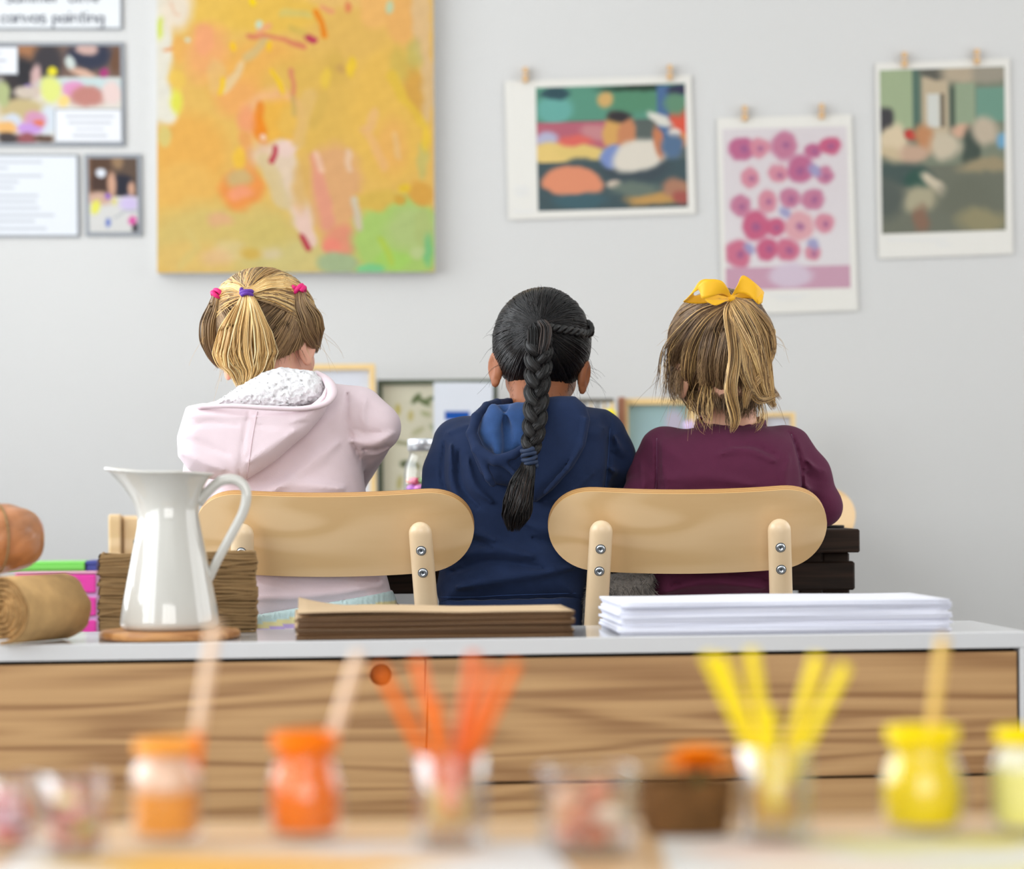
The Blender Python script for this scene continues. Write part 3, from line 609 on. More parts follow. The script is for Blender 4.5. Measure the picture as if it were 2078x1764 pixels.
M['oak_b'] = wood('oak_veneer_drawer', L(192, 150, 100), L(146, 103, 60), L(177, 135, 87), scale=(0.62, 11, 11), wscale=2.4, dist=3.6, rough=0.42, fine=0.55, loc=(3.3, 1.2, 5.1))
obj('drawer', MB().box((seam+0.001, fy0, 0.2315), (x1-0.018, fy1, zt)).mesh('dr'), M['oak_b'], sb, False)
obj('drawer', MB().box((seam+0.001, fy0, zb), (x1-0.018, fy1, 0.2275)).mesh('dr2'), M['oak_b'], sb, False)

# paper stacks
def stack(name, label, cat, cxl, cyl, w, dpth, n, th, m, jit, seed, fold=None):
    r = np.random.default_rng(seed)
    o = sbw(cxl, cyl, SBZ)
    t = thing(name, label, cat, o, SB_ANG)
    z = 0.0003
    for k in range(n):
        jx, jy, ja = r.uniform(-jit, jit), r.uniform(-jit, jit)*0.7, r.uniform(-.008, .008)
        nx_, ny_ = 24, 10
        xs = np.linspace(-w/2, w/2, nx_); ys = np.linspace(-dpth/2, dpth/2, ny_)
        U, V = np.meshgrid(xs, ys)
        wob = 0.0006*np.sin(U*20+k)*np.sin(V*15+k*2)
        if fold and k >= n-fold[0]:
            q = np.clip((-U/(w/2)-0.62)/0.38, 0, 1)*np.clip((V/(dpth/2)+0.6)/1.4, 0, 1)
            wob = wob+fold[1]*q**1.6*(k-(n-fold[0])+1)/fold[0]+0.003*np.clip(np.sin((U/w+0.5)*math.pi*1.5+.4), 0, 1)*(k == n-1)
        ca, sa = math.cos(ja), math.sin(ja)
        Pt = np.stack([U*ca-V*sa+jx, U*sa+V*ca+jy, z+th+wob], -1).reshape(-1, 3)
        Pb = Pt.copy(); Pb[:, 2] = Pb[:, 2]-th*0.93 if (fold and k >= n-fold[0]) else z
        idx = np.arange(nx_*ny_).reshape(ny_, nx_); N = nx_*ny_
        top = np.stack([idx[:-1, :-1], idx[:-1, 1:], idx[1:, 1:], idx[1:, :-1]], -1).reshape(-1, 4)
        bot = top[:, ::-1]+N
        loop = np.concatenate([idx[0, :-1], idx[:-1, -1], idx[-1, :0:-1], idx[:0:-1, 0]])
        nx2 = np.roll(loop, -1)
        side = np.stack([loop, loop+N, nx2+N, nx2], -1)
        mi = [0]*(len(top)+len(bot))+[1]*len(side)
        obj('sheet', mesh_np(np.vstack([Pt, Pb]), np.vstack([top, bot, side]), 's', smooth=False, mats=mi), m, t, False)
        z += th
    return t
def layer_mat(name, c1, c2, scale):
    m, nt, b = nodes(name); lk = nt.links
    tc = nt.nodes.new('ShaderNodeTexCoord'); mp = nt.nodes.new('ShaderNodeMapping'); mp.inputs['Scale'].default_value = (3, 3, scale)
    n = nt.nodes.new('ShaderNodeTexNoise'); n.inputs['Scale'].default_value = 1; n.inputs['Detail'].default_value = 3
    cr = nt.nodes.new('ShaderNodeValToRGB'); cr.color_ramp.elements[0].color = (*c2, 1); cr.color_ramp.elements[1].color = (*c1, 1)
    cr.color_ramp.elements[0].position = .35; cr.color_ramp.elements[1].position = .65
    lk.new(tc.outputs['Object'], mp.inputs['Vector']); lk.new(mp.outputs[0], n.inputs['Vector']); lk.new(n.outputs['Fac'], cr.inputs[0]); lk.new(cr.outputs[0], b.inputs['Base Color'])
    b.inputs['Roughness'].default_value = 0.8
    return m
M['wp_edge'] = layer_mat('white_paper_edges', L(232, 233, 243), L(206, 209, 226), 900)
M['wp'] = mat('bright_paper', L(230, 230, 236), 0.6, 0.2)
M['kp_edge'] = layer_mat('kraft_edges', L(104, 72, 40), L(58, 38, 20), 900)
M['kp'] = mat('kraft_paper', L(206, 178, 142), 0.75, 0.2, var=0.05, vscale=40)
# white stack: px 1258..1940, kraft stack: px 600..1172
stack('white_paper_stack', 'thick stack of loose white paper sheets on the sideboard', 'paper', 0.367, 0.150, 0.446, 0.235, 12, 0.0036, [M['wp'], M['wp_edge']], 0.0045, 5)
stack('kraft_paper_stack', 'stack of brown kraft paper with curling top sheets on the sideboard', 'paper', -0.101, 0.115, 0.364, 0.200, 10, 0.0034, [M['kp'], M['kp_edge']], 0.003, 6, fold=(3, 0.014))

# jug on a wooden trivet
jc = W(345, 1290, 3.435)[:2]
tr = thing('trivet', 'round wooden board under the white jug', 'trivet', (jc[0], jc[1], SBZ))
M['trivet'] = wood('trivet_wood', L(196, 142, 86), L(160, 106, 58), scale=(4, 30, 30), wscale=1.5, dist=3)
prof = [(0.088, 0.0005), (0.093, 0.002), (0.094, 0.006), (0.093, 0.0105), (0.090, 0.0125)]
obj('board', MB().lathe(prof, 56).mesh('b', True), M['trivet'], tr, False)
obj('burn_mark', MB().lathe([(0.0, 0.0127), (0.012, 0.0127), (0.012, 0.0129), (0.0, 0.0129)], 20, (0.05, -0.04, 0)).mesh('bm'), M['ply_b'], tr, False)
jug = thing('enamel_jug', 'tall white enamel jug with flared spout and thin loop handle', 'jug', (jc[0], jc[1], SBZ+0.0132))
H = 0.208
ctrl = [(0.0, 0.060), (0.003, 0.0645), (0.008, 0.066), (0.03, 0.0632), (0.08, 0.0535), (0.12, 0.0455), (0.145, 0.0405), (0.158, 0.0392), (0.170, 0.0400), (0.185, 0.0440), (0.198, 0.0500), (0.206, 0.0560), (0.208, 0.0580)]
cz = np.array([c[0] for c in ctrl]); crr = np.array([c[1] for c in ctrl])
zz = np.concatenate([np.linspace(0, .008, 5), np.linspace(.012, H, 44)])
rr = np.interp(zz, cz, crr)
k_ = np.ones(5)/5; rs = rr.copy(); rs[6:-2] = np.convolve(rr, k_, 'same')[6:-2]; rr = rs
seg = 72
def jugshell(off, zs, rs):
    V = []
    for z, r in zip(zs, rs):
        for k in range(seg):
            a = 2*math.pi*k/seg
            u = np.clip((z-0.135)/(H-0.135), 0, 1)
            sp = max(0, math.cos(a-math.pi))**3
            rad = r-off+sp*0.026*u**1.6-0.006*u*max(0, 1-abs(math.cos(a)))**1.0*0.5
            lift = sp*0.006*u**3-max(0, math.cos(a))**2*0.003*u**3
            V.append((rad*math.cos(a), rad*math.sin(a), z+lift))
    return V
Vo = jugshell(0, zz, rr); Vi = jugshell(0.0022, zz[4:], rr[4:])
nO, nI = len(zz), len(zz)-4
ff = []
for i in range(nO-1):
    for k in range(seg): ff.append([i*seg+k, i*seg+(k+1) % seg, (i+1)*seg+(k+1) % seg, (i+1)*seg+k])
b0 = nO*seg
for i in range(nI-1):
    for k in range(seg): ff.append([b0+i*seg+k, b0+(i+1)*seg+k, b0+(i+1)*seg+(k+1) % seg, b0+i*seg+(k+1) % seg])
for k in range(seg): ff.append([(nO-1)*seg+k, (nO-1)*seg+(k+1) % seg, b0+(nI-1)*seg+(k+1) % seg, b0+(nI-1)*seg+k])
ff.append(list(range(seg))[::-1]); ff.append([b0+k for k in range(seg)])
obj('body', MB().add(Vo+Vi, ff).mesh('jug', True), M['enamel'], jug, False)
rim = [np.array(v)+np.array([0, 0, 0.0005]) for v in Vo[-seg:]]; rim.append(rim[0])
obj('rim', MB().tube(rim, 0.0022, 8, cap=False).mesh('rim', True), M['enamel'], jug, False)
hp = smooth_path([W(x, y, 3.435) for x, y in ((402, 1022), (420, 1000), (447, 977), (478, 974), (499, 995), (495, 1035), (470, 1085), (445, 1130), (425, 1172), (415, 1190))], 44)
rad_ = np.interp(np.linspace(0, 1, 44), [0, .5, 1], [.0072, .0066, .0058])
mb = MB(); mb.tube(hp, rad_, 12, flat=0.55, ref=(0, 1, 0))
obj('handle', mb.mesh('handle', True), M['enamel'], jug)

# string-wrapped block behind the jug
tb = thing('string_bale', 'rectangular bale of brown jute string behind the white jug', 'string', sbw(-0.4475, 0.2585), SB_ANG)
M['jute'] = mat('jute_string', L(160, 130, 90), 0.9, 0.2, bump=0.6, bscale=500, var=0.25, vscale=60, stretch=(0.4, 0.4, 3))
bw, bd, bh = 0.2165, 0.07, 0.112
obj('core', MB().box((-bw/2+.004, -bd/2+.004, 0.001), (bw/2-.004, bd/2-.004, bh-.004), 0.006).mesh('core'), M['jute'], tb, False)
r = np.random.default_rng(2); mb = MB()
def wrap_path(z0, z1, off, ph):
    pts = []
    hx_, hy_ = bw/2-0.003+off, bd/2-0.003+off
    for k in range(41):
        t = k/40*4; s_ = int(t) % 4; u = t-int(t)
        c4 = [(-hx_, -hy_), (hx_, -hy_), (hx_, hy_), (-hx_, hy_)]
        a, b = c4[s_], c4[(s_+1) % 4]
        x, y = a[0]*(1-u)+b[0]*u, a[1]*(1-u)+b[1]*u
        pts.append((x, y, np.clip(z0+(z1-z0)*(x/bw+.5)+0.0012*math.sin(k*1.3+ph)+0.0008*math.sin(k*.5+ph*2), .002, bh-.001)))
    return pts
for k in range(34):
    z = 0.003+(bh-0.006)*k/33
    mb.tube(wrap_path(z, z+r.uniform(-.002, .002), r.uniform(0, .002), r.uniform(0, 6)), r.uniform(.0018, .0026), 6, cap=False)
for k in range(7):
    z = r.uniform(0.02, 0.09)
    mb.tube(wrap_path(z, z+r.uniform(-.02, .03), .0035, r.uniform(0, 6)), .0017, 6, cap=False)
w_ = obj('string_windings', mb.mesh('wind', True), M['jute'], tb, False); w_['kind'] = 'stuff'

# burlap roll (spiral end towards the viewer) and glossy brown bundle on it
M['burlap'] = mat('burlap', L(198, 160, 108), 0.9, 0.2, bump=0.5, bscale=420, var=0.22, vscale=40)
M['burlap_edge'] = mat('burlap_cut_edge', L(160, 122, 78), 0.95, 0.1, bump=0.8, bscale=300, var=0.4, vscale=70)
a = W(-4, 1240, 3.31); a[2] = SBZ+0.0466
ax = np.array([0.052, 0.115, 0.0]); axn = ax/np.linalg.norm(ax); ln = 0.145
sx_ = np.array([axn[1], -axn[0], 0]); up = np.array([0, 0, 1.0])
br = thing('burlap_roll', 'rolled strip of tan burlap showing its spiral end', 'fabric', (a[0], a[1], SBZ))
n = 150; th = np.linspace(0.6, 2*math.pi*5.0+4.71, n); R0 = 0.005+0.0390*(th/th[-1]); tk = 0.0026
V = []; r = np.random.default_rng(3)
for i in range(n):
    for rad_ in (R0[i]-tk, R0[i]+tk*0.75):
        for s_ in (0, 1):
            jitter = 0.0016*math.sin(th[i]*3.1)+0.0012*math.sin(th[i]*7.7)
            rr_ = rad_*(1+0.02*math.sin(th[i]*2))-(0.010*(1-(rad_/0.055))*0 if s_ else 0)
            V.append(a+sx_*(-rr_*math.cos(th[i]))+up*(rr_*math.sin(th[i]))+axn*(ln*s_+jitter*(1 if s_ == 0 else 2)+(0.004*(R0[i]/0.05) if s_ == 0 else 0)))
f0, f1 = [], []
for i in range(n-1):
    b, c_ = 4*i, 4*(i+1)
    f0 += [[b+2, b+3, c_+3, c_+2], [b, c_, c_+1, b+1]]; f1 += [[b, b+2, c_+2, c_], [b+1, c_+1, c_+3, b+3]]
f1 += [[0, 1, 3, 2], [4*n-4, 4*n-2, 4*n-1, 4*n-3]]
mb = MB().add(V, f0, 0); mb.f += f1; mb.m += [1]*len(f1)
obj('spiral_cloth', mb.mesh('spiral', True), [M['burlap'], M['burlap_edge']], br)
gb = thing('brown_bundle', 'glossy brown wrapped bundle resting on the burlap roll', 'bundle', (a[0], a[1]+0.05, SBZ+0.09)); axn2 = np.array([.95, .31, 0]); sx2 = np.array([.31, -.95, 0])
M['bundle'] = mat('glossy_brown_wrap', L(186, 122, 76), 0.32, 0.5, bump=0.3, bscale=40, var=0.35, vscale=26, coat=0.3, stretch=(1, 1, 1))
bc = W(-42, 1086, 3.40); bc[2] = SBZ+0.0880+0.0482
nu, nv = 64, 40; V = []
for j in range(nv+1):
    ph = math.pi*j/nv
    for i in range(nu):
        t = 2*math.pi*i/nu
        tw = t+1.6*math.cos(ph)
        rr_ = 1+(0.020*math.sin(9*tw)+0.012*math.sin(17*tw+1))*math.sin(ph)
        s_ = math.sin(ph)**0.6; c_ = math.copysign(abs(math.cos(ph))**0.9, math.cos(ph))
        V.append(bc+(sx2*math.cos(t)*0.0520+up*math.sin(t)*0.0478)*s_*rr_+axn2*(-c_*0.084))
ff = []
for j in range(nv):
    for i in range(nu): ff.append([j*nu+i, j*nu+(i+1) % nu, (j+1)*nu+(i+1) % nu, (j+1)*nu+i])
obj('wrapped_body', MB().add(V, ff).mesh('bundle', True), M['bundle'], gb)
st = []
for k in range(41):
    t = 2*math.pi*k/40; st.append(bc+(sx2*math.cos(t)*0.0525+up*math.sin(t)*0.0482)*0.99+axn2*(0.012*math.cos(t)+0.02))
obj('tie_cord', MB().tube(st, 0.0016, 6, cap=False).mesh('cord', True), M['jute'], gb)

# ------------------------------------------------------------------ dark table where the children sit
TZ = 0.5445; TY0, TY1 = 4.28, 4.765
tx0, tx1 = -0.60, W(1745, 1100, TY0)[0]
tab = thing('work_table', 'dark brown wooden table the three children sit at', 'table', ((tx0+tx1)/2, 4.59, 0))
obj('table_top', MB().box((tx0, TY0, TZ-0.039), (tx1, TY1, TZ), 0.0025).mesh('tt'), M['dark_wood'], tab)
rx1 = W(1735, 1170, 4.30)[0]
for y in (4.30, TY1-0.05):
    obj('rail', MB().box((tx0+0.012, y, 0.4425), (rx1, y+0.03, 0.4905), 0.003).mesh('rail'), M['dark_wood'], tab)
for x in (tx0+0.02, rx1-0.05):
    for y in (4.3305, TY1-0.0805):
        obj('leg', MB().box((x, y, 0), (x+0.045, y+0.03, TZ-0.0395), 0.003).mesh('leg'), M['dark_wood'], tab)
M['table_light'] = M['table_oak']
# things lying on that table
def lid_disc():
    p = W(1690, 1076, 4.42)
    o = thing('rubber_disc', 'small flat black disc lying on the dark table by the purple sleeve', 'disc', (p[0], p[1], TZ))
    obj('disc_body', MB().lathe([(0.018, 0.0003), (0.020, 0.001), (0.020, 0.004), (0.018, 0.005), (0.017, 0.004)], 24).mesh('d', True), M['black'], o, False)
lid_disc()
def sheet_on_table(px, d, label, col, w=0.21, h=0.15):
    p = W(px, 1075, d)
    o = obj('drawing_paper', MB().box((p[0]-w/2, p[1]-h/2, TZ+0.0003), (p[0]+w/2, p[1]+h/2, TZ+0.0013)).mesh('dp'), M['paper'])
    tag(o, label, 'paper')
sheet_on_table(600, 4.56, 'white drawing paper on the table before the child in pink', 0)
sheet_on_table(1080, 4.56, 'white drawing paper on the table before the child in blue', 0)
sheet_on_table(1470, 4.56, 'white drawing paper on the table before the child in purple', 0)

# ------------------------------------------------------------------ chairs
def make_chair(label):
    t = thing('child_chair', label, 'chair', group='plywood child chairs at the dark table')
    # backrest: local frame, sitter faces +Y. built leaning back
    bw, bh, tk, lean = 0.434, 0.134, 0.019, math.radians(22)
    zc = 0.5435
    nx_, nz_ = 48, 10
    def outline(s):     # s in -1..1 -> half height
        e = (abs(s)*bw/2-(bw/2-0.078))/0.078
        hh = bh/2 if e <= 0 else bh/2*math.sqrt(max(0.0, 1-e**2.3))
        return hh
    ss = np.sin(np.linspace(-1, 1, nx_+1)*math.pi/2)
    front, back = [], []
    def pt(s, v, off):
        x = s*bw/2
        bend = 0.030*(s*s)                    # ends wrap towards the sitter
        y = bend+off; z = v-0.004*(1-s*s)*0
        Y = y*math.cos(lean)-z*math.sin(lean); Z = y*math.sin(lean)+z*math.cos(lean)
        return (x, Y, zc+Z)
    V = []; fb = []; rings = 6
    def sheet(off):
        o = len(V)
        for i in range(nx_+1):
            hh = max(outline(ss[i]), 0.004)
            for j in range(nz_+1): V.append(pt(ss[i], -hh+2*hh*j/nz_, off))
        return o
    oA = sheet(0.0); oB = sheet(tk)
    mb = MB()
    ff = []
    for i in range(nx_):
        for j in range(nz_):
            q = [oA+i*(nz_+1)+j, oA+(i+1)*(nz_+1)+j, oA+(i+1)*(nz_+1)+j+1, oA+i*(nz_+1)+j+1]
            ff.append(q); ff.append([x-oA+oB for x in q][::-1])
    mb.add(V, ff, 0)
    loop = [(i, 0) for i in range(nx_+1)]+[(nx_, j) for j in range(1, nz_+1)]+[(i, nz_) for i in range(nx_-1, -1, -1)]+[(0, j) for j in range(nz_-1, 0, -1)]
    lv = []; 
    for k in range(rings+1):
        for (i, j) in loop:
            hh = max(outline(ss[i]), 0.004); bul = 0.0009*math.sin(math.pi*k/rings)
            lv.append(pt(ss[i]*(1+bul*2), (-hh+2*hh*j/nz_)*(1+bul*6), tk*k/rings))
    n = len(loop); base = len(mb.v); mb.v += lv
    for k in range(rings):
        for i in range(n):
            mb.f.append([base+k*n+i, base+k*n+(i+1) % n, base+(k+1)*n+(i+1) % n, base+(k+1)*n+i]); mb.m.append(1 if k % 2 == 0 else 2)
    o = obj('backrest', mb.mesh('backrest', False), [M['birch'], M['ply_a'], M['ply_b']], t, False)
    me = o.data
    me.polygons.foreach_set('use_smooth', np.array([m_ == 0 for m_ in mb.m], bool))
    for s_ in (-1, 1):
        # bent back post: floor -> seat -> up behind the backrest
        xt, xs_, xf = 0.137*s_, 0.149*s_, 0.172*s_
        ybr = -0.0145   # just behind the plywood
        top = np.array([xt, -0.024, 0.549]); sea = np.array([xs_, 0.048, 0.32]); flo = np.array([xf, -0.005, 0.0])
        pts = smooth_path([flo, sea*0.5+flo*0.5+np.array([0, .012, 0]), sea, sea*.45+top*.55, top], 36)
        rad_ = np.interp(np.linspace(0, 1, 36), [0, .5, 1], [.0145, .0185, .0178])
        tip = [pts[-1]+(pts[-1]-pts[-2])/np.linalg.norm(pts[-1]-pts[-2])*0.0178*math.sin(u) for u in np.linspace(0.2, 1.5, 7)]
        tr_ = [0.0178*math.cos(u) for u in np.linspace(0.2, 1.5, 7)]
        mb = MB(); mb.tube(np.vstack([pts, tip]), np.concatenate([rad_, tr_]), 20, flat=0.72, ref=(0, 1, 0))
        post = obj('back_leg', mb.mesh('post', True), M['birch_solid'], t, False)
        for zz_ in (0.5265, 0.4955):
            i = int(np.argmin(abs(pts[:, 2]-zz_))); c_ = pts[i]; tn = pts[min(i+1, 35)]-pts[i-1]; tn /= np.linalg.norm(tn)
            nrm = np.cross(tn, [1, 0, 0]); nrm /= np.linalg.norm(nrm)
            if nrm[1] > 0: nrm = -nrm
            sc = MB()
            Mx = Matrix.Translation(Vector(c_+nrm*rad_[i]*0.72)) @ Vector(nrm).to_track_quat('Z', 'Y').to_matrix().to_4x4()
            pr = [(0.0, 0.0006), (0.0026, 0.0006), (0.0027, 0.0020), (0.0052, 0.0022), (0.0066, 0.0012), (0.0068, -0.002)]
            tmp = MB().lathe(pr, 20); sc.add([Mx @ Vector(v) for v in tmp.v], tmp.f)
            scw = obj('screw', sc.mesh('screw', True), M['steel'], post, False)
            tmp = MB().lathe([(0.0, 0.0009), (0.0017, 0.0009), (0.0017, -0.001)], 6); s2 = MB().add([Mx @ Vector(v) for v in tmp.v], tmp.f)
            tmp = MB().lathe([(0.0066, 0.0002), (0.0078, 0.0003), (0.0078, -0.002)], 20); s2.add([Mx @ Vector(v) for v in tmp.v], tmp.f)
            k = obj('screw_recess_shade', s2.mesh('rec'), M['screw_dark'], post, False)  # dark socket and ring: shade around the screw head put into colour
    # seat
    V = []; nx2 = 40
    sm = MB(); prof = []
    for k in range(nx2):
        a = 2*math.pi*k/nx2; c_, s2 = math.cos(a), math.sin(a); p = 0.45
        prof.append((0.165*math.copysign(abs(c_)**p, c_), 0.20+0.145*math.copysign(abs(s2)**p, s2)))
    sv = [(x, y, 0.318) for x, y in prof]+[(x, y, 0.330) for x, y in prof]
    sm.add(sv, [list(range(nx2))[::-1], [nx2+i for i in range(nx2)]]+[[i, (i+1) % nx2, nx2+(i+1) % nx2, nx2+i] for i in range(nx2)])
    obj('seat', sm.mesh('seat'), M['birch'], t, False)
    for s_ in (-1, 1):
        mb = MB(); mb.tube([(0.165*s_, 0.33, 0), (0.14*s_, 0.30, 0.317)], [0.013, 0.017], 16)
        obj('front_leg', mb.mesh('fl', True), M['birch_solid'], t, False)
        mb = MB(); mb.tube([(0.150*s_, 0.052, 0.296), (0.142*s_, 0.30, 0.296)], [0.011, 0.011], 12)
        obj('side_rail', mb.mesh('sr', True), M['birch_solid'], t, False)
    mb = MB(); mb.tube([(-0.150, 0.05, 0.300), (0.150, 0.05, 0.300)], [0.012, 0.012], 12)
    obj('cross_rail', mb.mesh('cr', True), M['birch_solid'], t, False)
    return t
M['screw_dark'] = mat('screw_shadow_ring', L(70, 76, 84), 0.6)
ch1 = make_chair('plywood child chair under the child in the pink hoodie')
p = W(677, 1100, 4.0); ch1.location = (p[0], 3.984, 0); ch1.rotation_euler = (0, 0, math.radians(-1.5))
ch2 = copy_tree(ch1); ch2['label'] = 'plywood child chair under the child in the purple top'
p = W(1397, 1090, 4.0); ch2.location = (p[0], 3.984, 0); ch2.rotation_euler = (0, 0, math.radians(0.5))
ch3 = copy_tree(ch1); ch3['label'] = 'blurred plywood chair across the table, mostly hidden by the child in purple'
p = W(1512, 1090, 5.12); ch3.location = (p[0], 5.145, 0); ch3.rotation_euler = (0, 0, math.pi)
# stool of the middle child
stl = thing('child_stool', 'low wooden stool under the child in the blue hoodie', 'stool', (W(1045, 1100, 4.16)[0], 4.16, 0))
obj('seat', MB().lathe([(0.0, 0.308), (0.080, 0.308), (0.084, 0.312), (0.084, 0.326), (0.080, 0.330), (0, 0.330)], 36).mesh('st', True), M['birch'], stl, False)
for k in range(4):
    a = math.pi/4+k*math.pi/2
    mb = MB(); mb.tube([(0.085*math.cos(a), 0.085*math.sin(a), 0), (0.062*math.cos(a), 0.062*math.sin(a), 0.307)], [0.012, 0.015], 12)
    obj('leg', mb.mesh('lg', True), M['birch_solid'], stl, False)

# ------------------------------------------------------------------ low shelf by the wall with framed things
SHZ = 0.565
shx0, shx1 = W(440, 1030, 5.86)[0], W(1650, 1030, 5.86)[0]
sh = thing('low_shelf', 'low white shelf against the wall behind the children', 'shelf', ((shx0+shx1)/2, 5.88, 0))
obj('top_board', MB().box((shx0, 5.7, SHZ-0.02), (shx1, 6.045, SHZ), 0.002).mesh('x'), M['white'], sh)
for x in (shx0, (shx0+shx1)/2-0.009, shx1-0.018):
    obj('upright', MB().box((x, 5.71, 0.0), (x+0.018, 6.04, SHZ-0.0205)).mesh('u'), M['white'], sh)
obj('shelf_board', MB().box((shx0+0.019, 5.71, 0.24), ((shx0+shx1)/2-0.010, 6.04, 0.258)).mesh('m'), M['white'], sh)
obj('shelf_board', MB().box(((shx0+shx1)/2+0.010, 5.71, 0.24), (shx1-0.019, 6.04, 0.258)).mesh('m'), M['white'], sh)
def frame(name, label, cat, x0, y0, x1, d, fw, fm, data, face_m='print', depth=0.018, zb=SHZ, lean=0.0):
    """upright picture frame standing on a shelf; top at pixel y0"""
    a = W(x0, y0, d); b = W(x1, y0, d); zt = a[2]*0.5+b[2]*0.5
    t = thing(name, label, cat, ((a[0]+b[0])/2, d, zb))
    f = sz(fw, d); X0, X1 = a[0], b[0]
    obj('frame_bar', MB().box((X0, d, zb+0.0005), (X0+f, d+depth, zt), 0.001).mesh('f'), fm, t)
    obj('frame_bar', MB().box((X1-f, d, zb+0.0005), (X1, d+depth, zt), 0.001).mesh('f'), fm, t)
    obj('frame_bar', MB().box((X0+f, d, zt-f), (X1-f, d+depth, zt), 0.001).mesh('f'), fm, t)
    obj('frame_bar', MB().box((X0+f, d, zb+0.0005), (X1-f, d+depth, zb+f), 0.001).mesh('f'), fm, t)
    cs = [np.array([X0+f, d+depth*0.55, zt-f]), np.array([X1-f, d+depth*0.55, zt-f]), np.array([X1-f, d+depth*0.55, zb+f]), np.array([X0+f, d+depth*0.55, zb+f])]
    obj('back_board', MB().box((X0+f, d+depth*0.6, zb+f), (X1-f, d+depth*0.95, zt-f)).mesh('bb'), M['paper'], t)
    print_grid('picture', cs, data, M[face_m], t)
    return t
M['pine'] = mat('pale_frame_wood', L(222, 190, 132), 0.5, var=0.08, vscale=20)
M['green_frame'] = mat('dark_green_frame', L(62, 72, 48), 0.5)
M['redwood'] = mat('reddish_wood', L(150, 98, 70), 0.5, var=0.15, vscale=30)
ops = [('e', 700, 830, 60, 8, 0, (236, 220, 180), .7, .8)]
frame('pale_wood_frame', 'pale wooden picture frame with blank white sheet behind the pink hoodie', 'picture frame', 600, 739, 761, 5.88, 12, M['pine'], paint(600, 740, 760, 1040, 4, (226, 228, 236), ops))
ops = []
r_ = np.random.default_rng(12)
for x, y, rx, ry, rot, c_ in ((842, 805, 14, 6, -50, (96, 110, 70)), (858, 812, 16, 6, 30, (112, 124, 84)), (872, 806, 12, 5, -20, (112, 124, 84)), (803, 828, 6, 12, 0, (206, 190, 110)), (830, 842, 6, 12, 5, (206, 192, 130)), (862, 838, 12, 6, 20, (186, 186, 146)), (845, 875, 16, 7, -30, (196, 192, 156)), (812, 900, 18, 4, 10, (150, 150, 116)), (850, 905, 16, 4, -10, (160, 158, 120)), (818, 945, 12, 8, 0, (96, 106, 76)), (840, 948, 10, 6, 30, (110, 116, 86)), (805, 985, 6, 16, 10, (196, 186, 130)), (880, 870, 14, 6, 40, (180, 184, 150)), (875, 930, 12, 6, -40, (150, 156, 110))):
    ops.append(('e', x, y, rx, ry, rot, c_, 1, .5))
frame('leaf_board', 'cream board of pressed leaves in a dark green frame', 'board', 765, 770, 1010, 5.92, 10, M['green_frame'], paint(770, 775, 1005, 1040, 3, (226, 220, 196), ops))
# white leaflet with a blue bar leaning in front of the leaf board
cs = corners([(880, 776), (1000, 776), (1000, 1038), (880, 1038)], 5.89)
lf = thing('leaflet', 'white leaflet with a bright blue bar leaning on the leaf board', 'leaflet', ((cs[2][0]+cs[3][0])/2, 5.89, SHZ))
obj('card', quad_slab(cs, 5.89, 5.893).mesh('card'), M['paper'], lf)
print_grid('printed_face', fwd(cs, 0.0005), paint(880, 776, 1000, 1038, 3, (226, 229, 236), [('r', 903, 834, 952, 852, (28, 84, 170), 1), ('r', 930, 850, 952, 862, (28, 84, 170), 1), ('r', 965, 834, 990, 846, (28, 84, 170), 1), ('e', 900, 930, 14, 16, 0, (206, 210, 220), 1, .6)]), M['print'], lf)
# jars on the table between pink and blue child
def small_jar(px0, px1, ytop, d, label, cols, seed):
    c0 = W((px0+px1)/2, 1070, d); rad_ = sz((px1-px0)/2, d); h = W(0, ytop, d)[2]+(c0[2]-c0[2])-TZ
    t = thing('craft_jar', label, 'jar', (c0[0], d, TZ))
    pr = [(rad_*.9, 0.0005), (rad_, .004), (rad_, h*.62), (rad_*.93, h*.72), (rad_*.72, h*.80), (rad_*.70, h*.86)]
    inn = [(r-.0016, max(z, .003)) for r, z in pr][::-1]
    obj('glass_body', MB().lathe(pr+inn, 40).mesh('g', True), M['glass'], t, False)
    obj('lid', MB().lathe([(rad_*.70, h*.865), (rad_*.78, h*.868), (rad_*.78, h*.985), (rad_*.74, h)], 40).mesh('l', True), M['tin'], t, False)
    r = np.random.default_rng(seed); k = 0
    for lay in range(7):
        for a in range(6):
            ang = a*math.pi/3+lay*.5+r.uniform(-.2, .2); q = rad_*.55; s_ = rad_*.36
            m_ = cols[r.integers(len(cols))]
            mb = MB().lathe([(0, -s_*.55), (s_*.7, -s_*.4), (s_, 0), (s_*.7, s_*.4), (0, s_*.55)], 10)
            o = obj('bead', mb.mesh('bd', True), m_, None); o.location = (c0[0]+q*math.cos(ang), d+q*math.sin(ang), TZ+.006+s_*.6+lay*s_*1.05); o.rotation_euler = (r.uniform(-.2, .2), r.uniform(-.2, .2), 0)
            tag(o, 'coloured bead inside the lidded craft jar beside the blue hoodie', 'bead', 'beads in the craft jar')
M['tin'] = mat('pale_tin', (0.72, 0.76, 0.80), 0.3, metal=0.6)
beadm = [mat('bead_'+n_, L(*c_), 0.35) for n_, c_ in (('pink', (232, 120, 206)), ('lilac', (208, 140, 230)), ('rose', (226, 80, 120)), ('yellow', (226, 206, 70)), ('green', (110, 150, 80)), ('orchid', (240, 150, 220)), ('orange', (226, 140, 90)))]
small_jar(820, 894, 898, 4.68, 'clear lidded jar of pink craft beads on the dark table', beadm, 3)

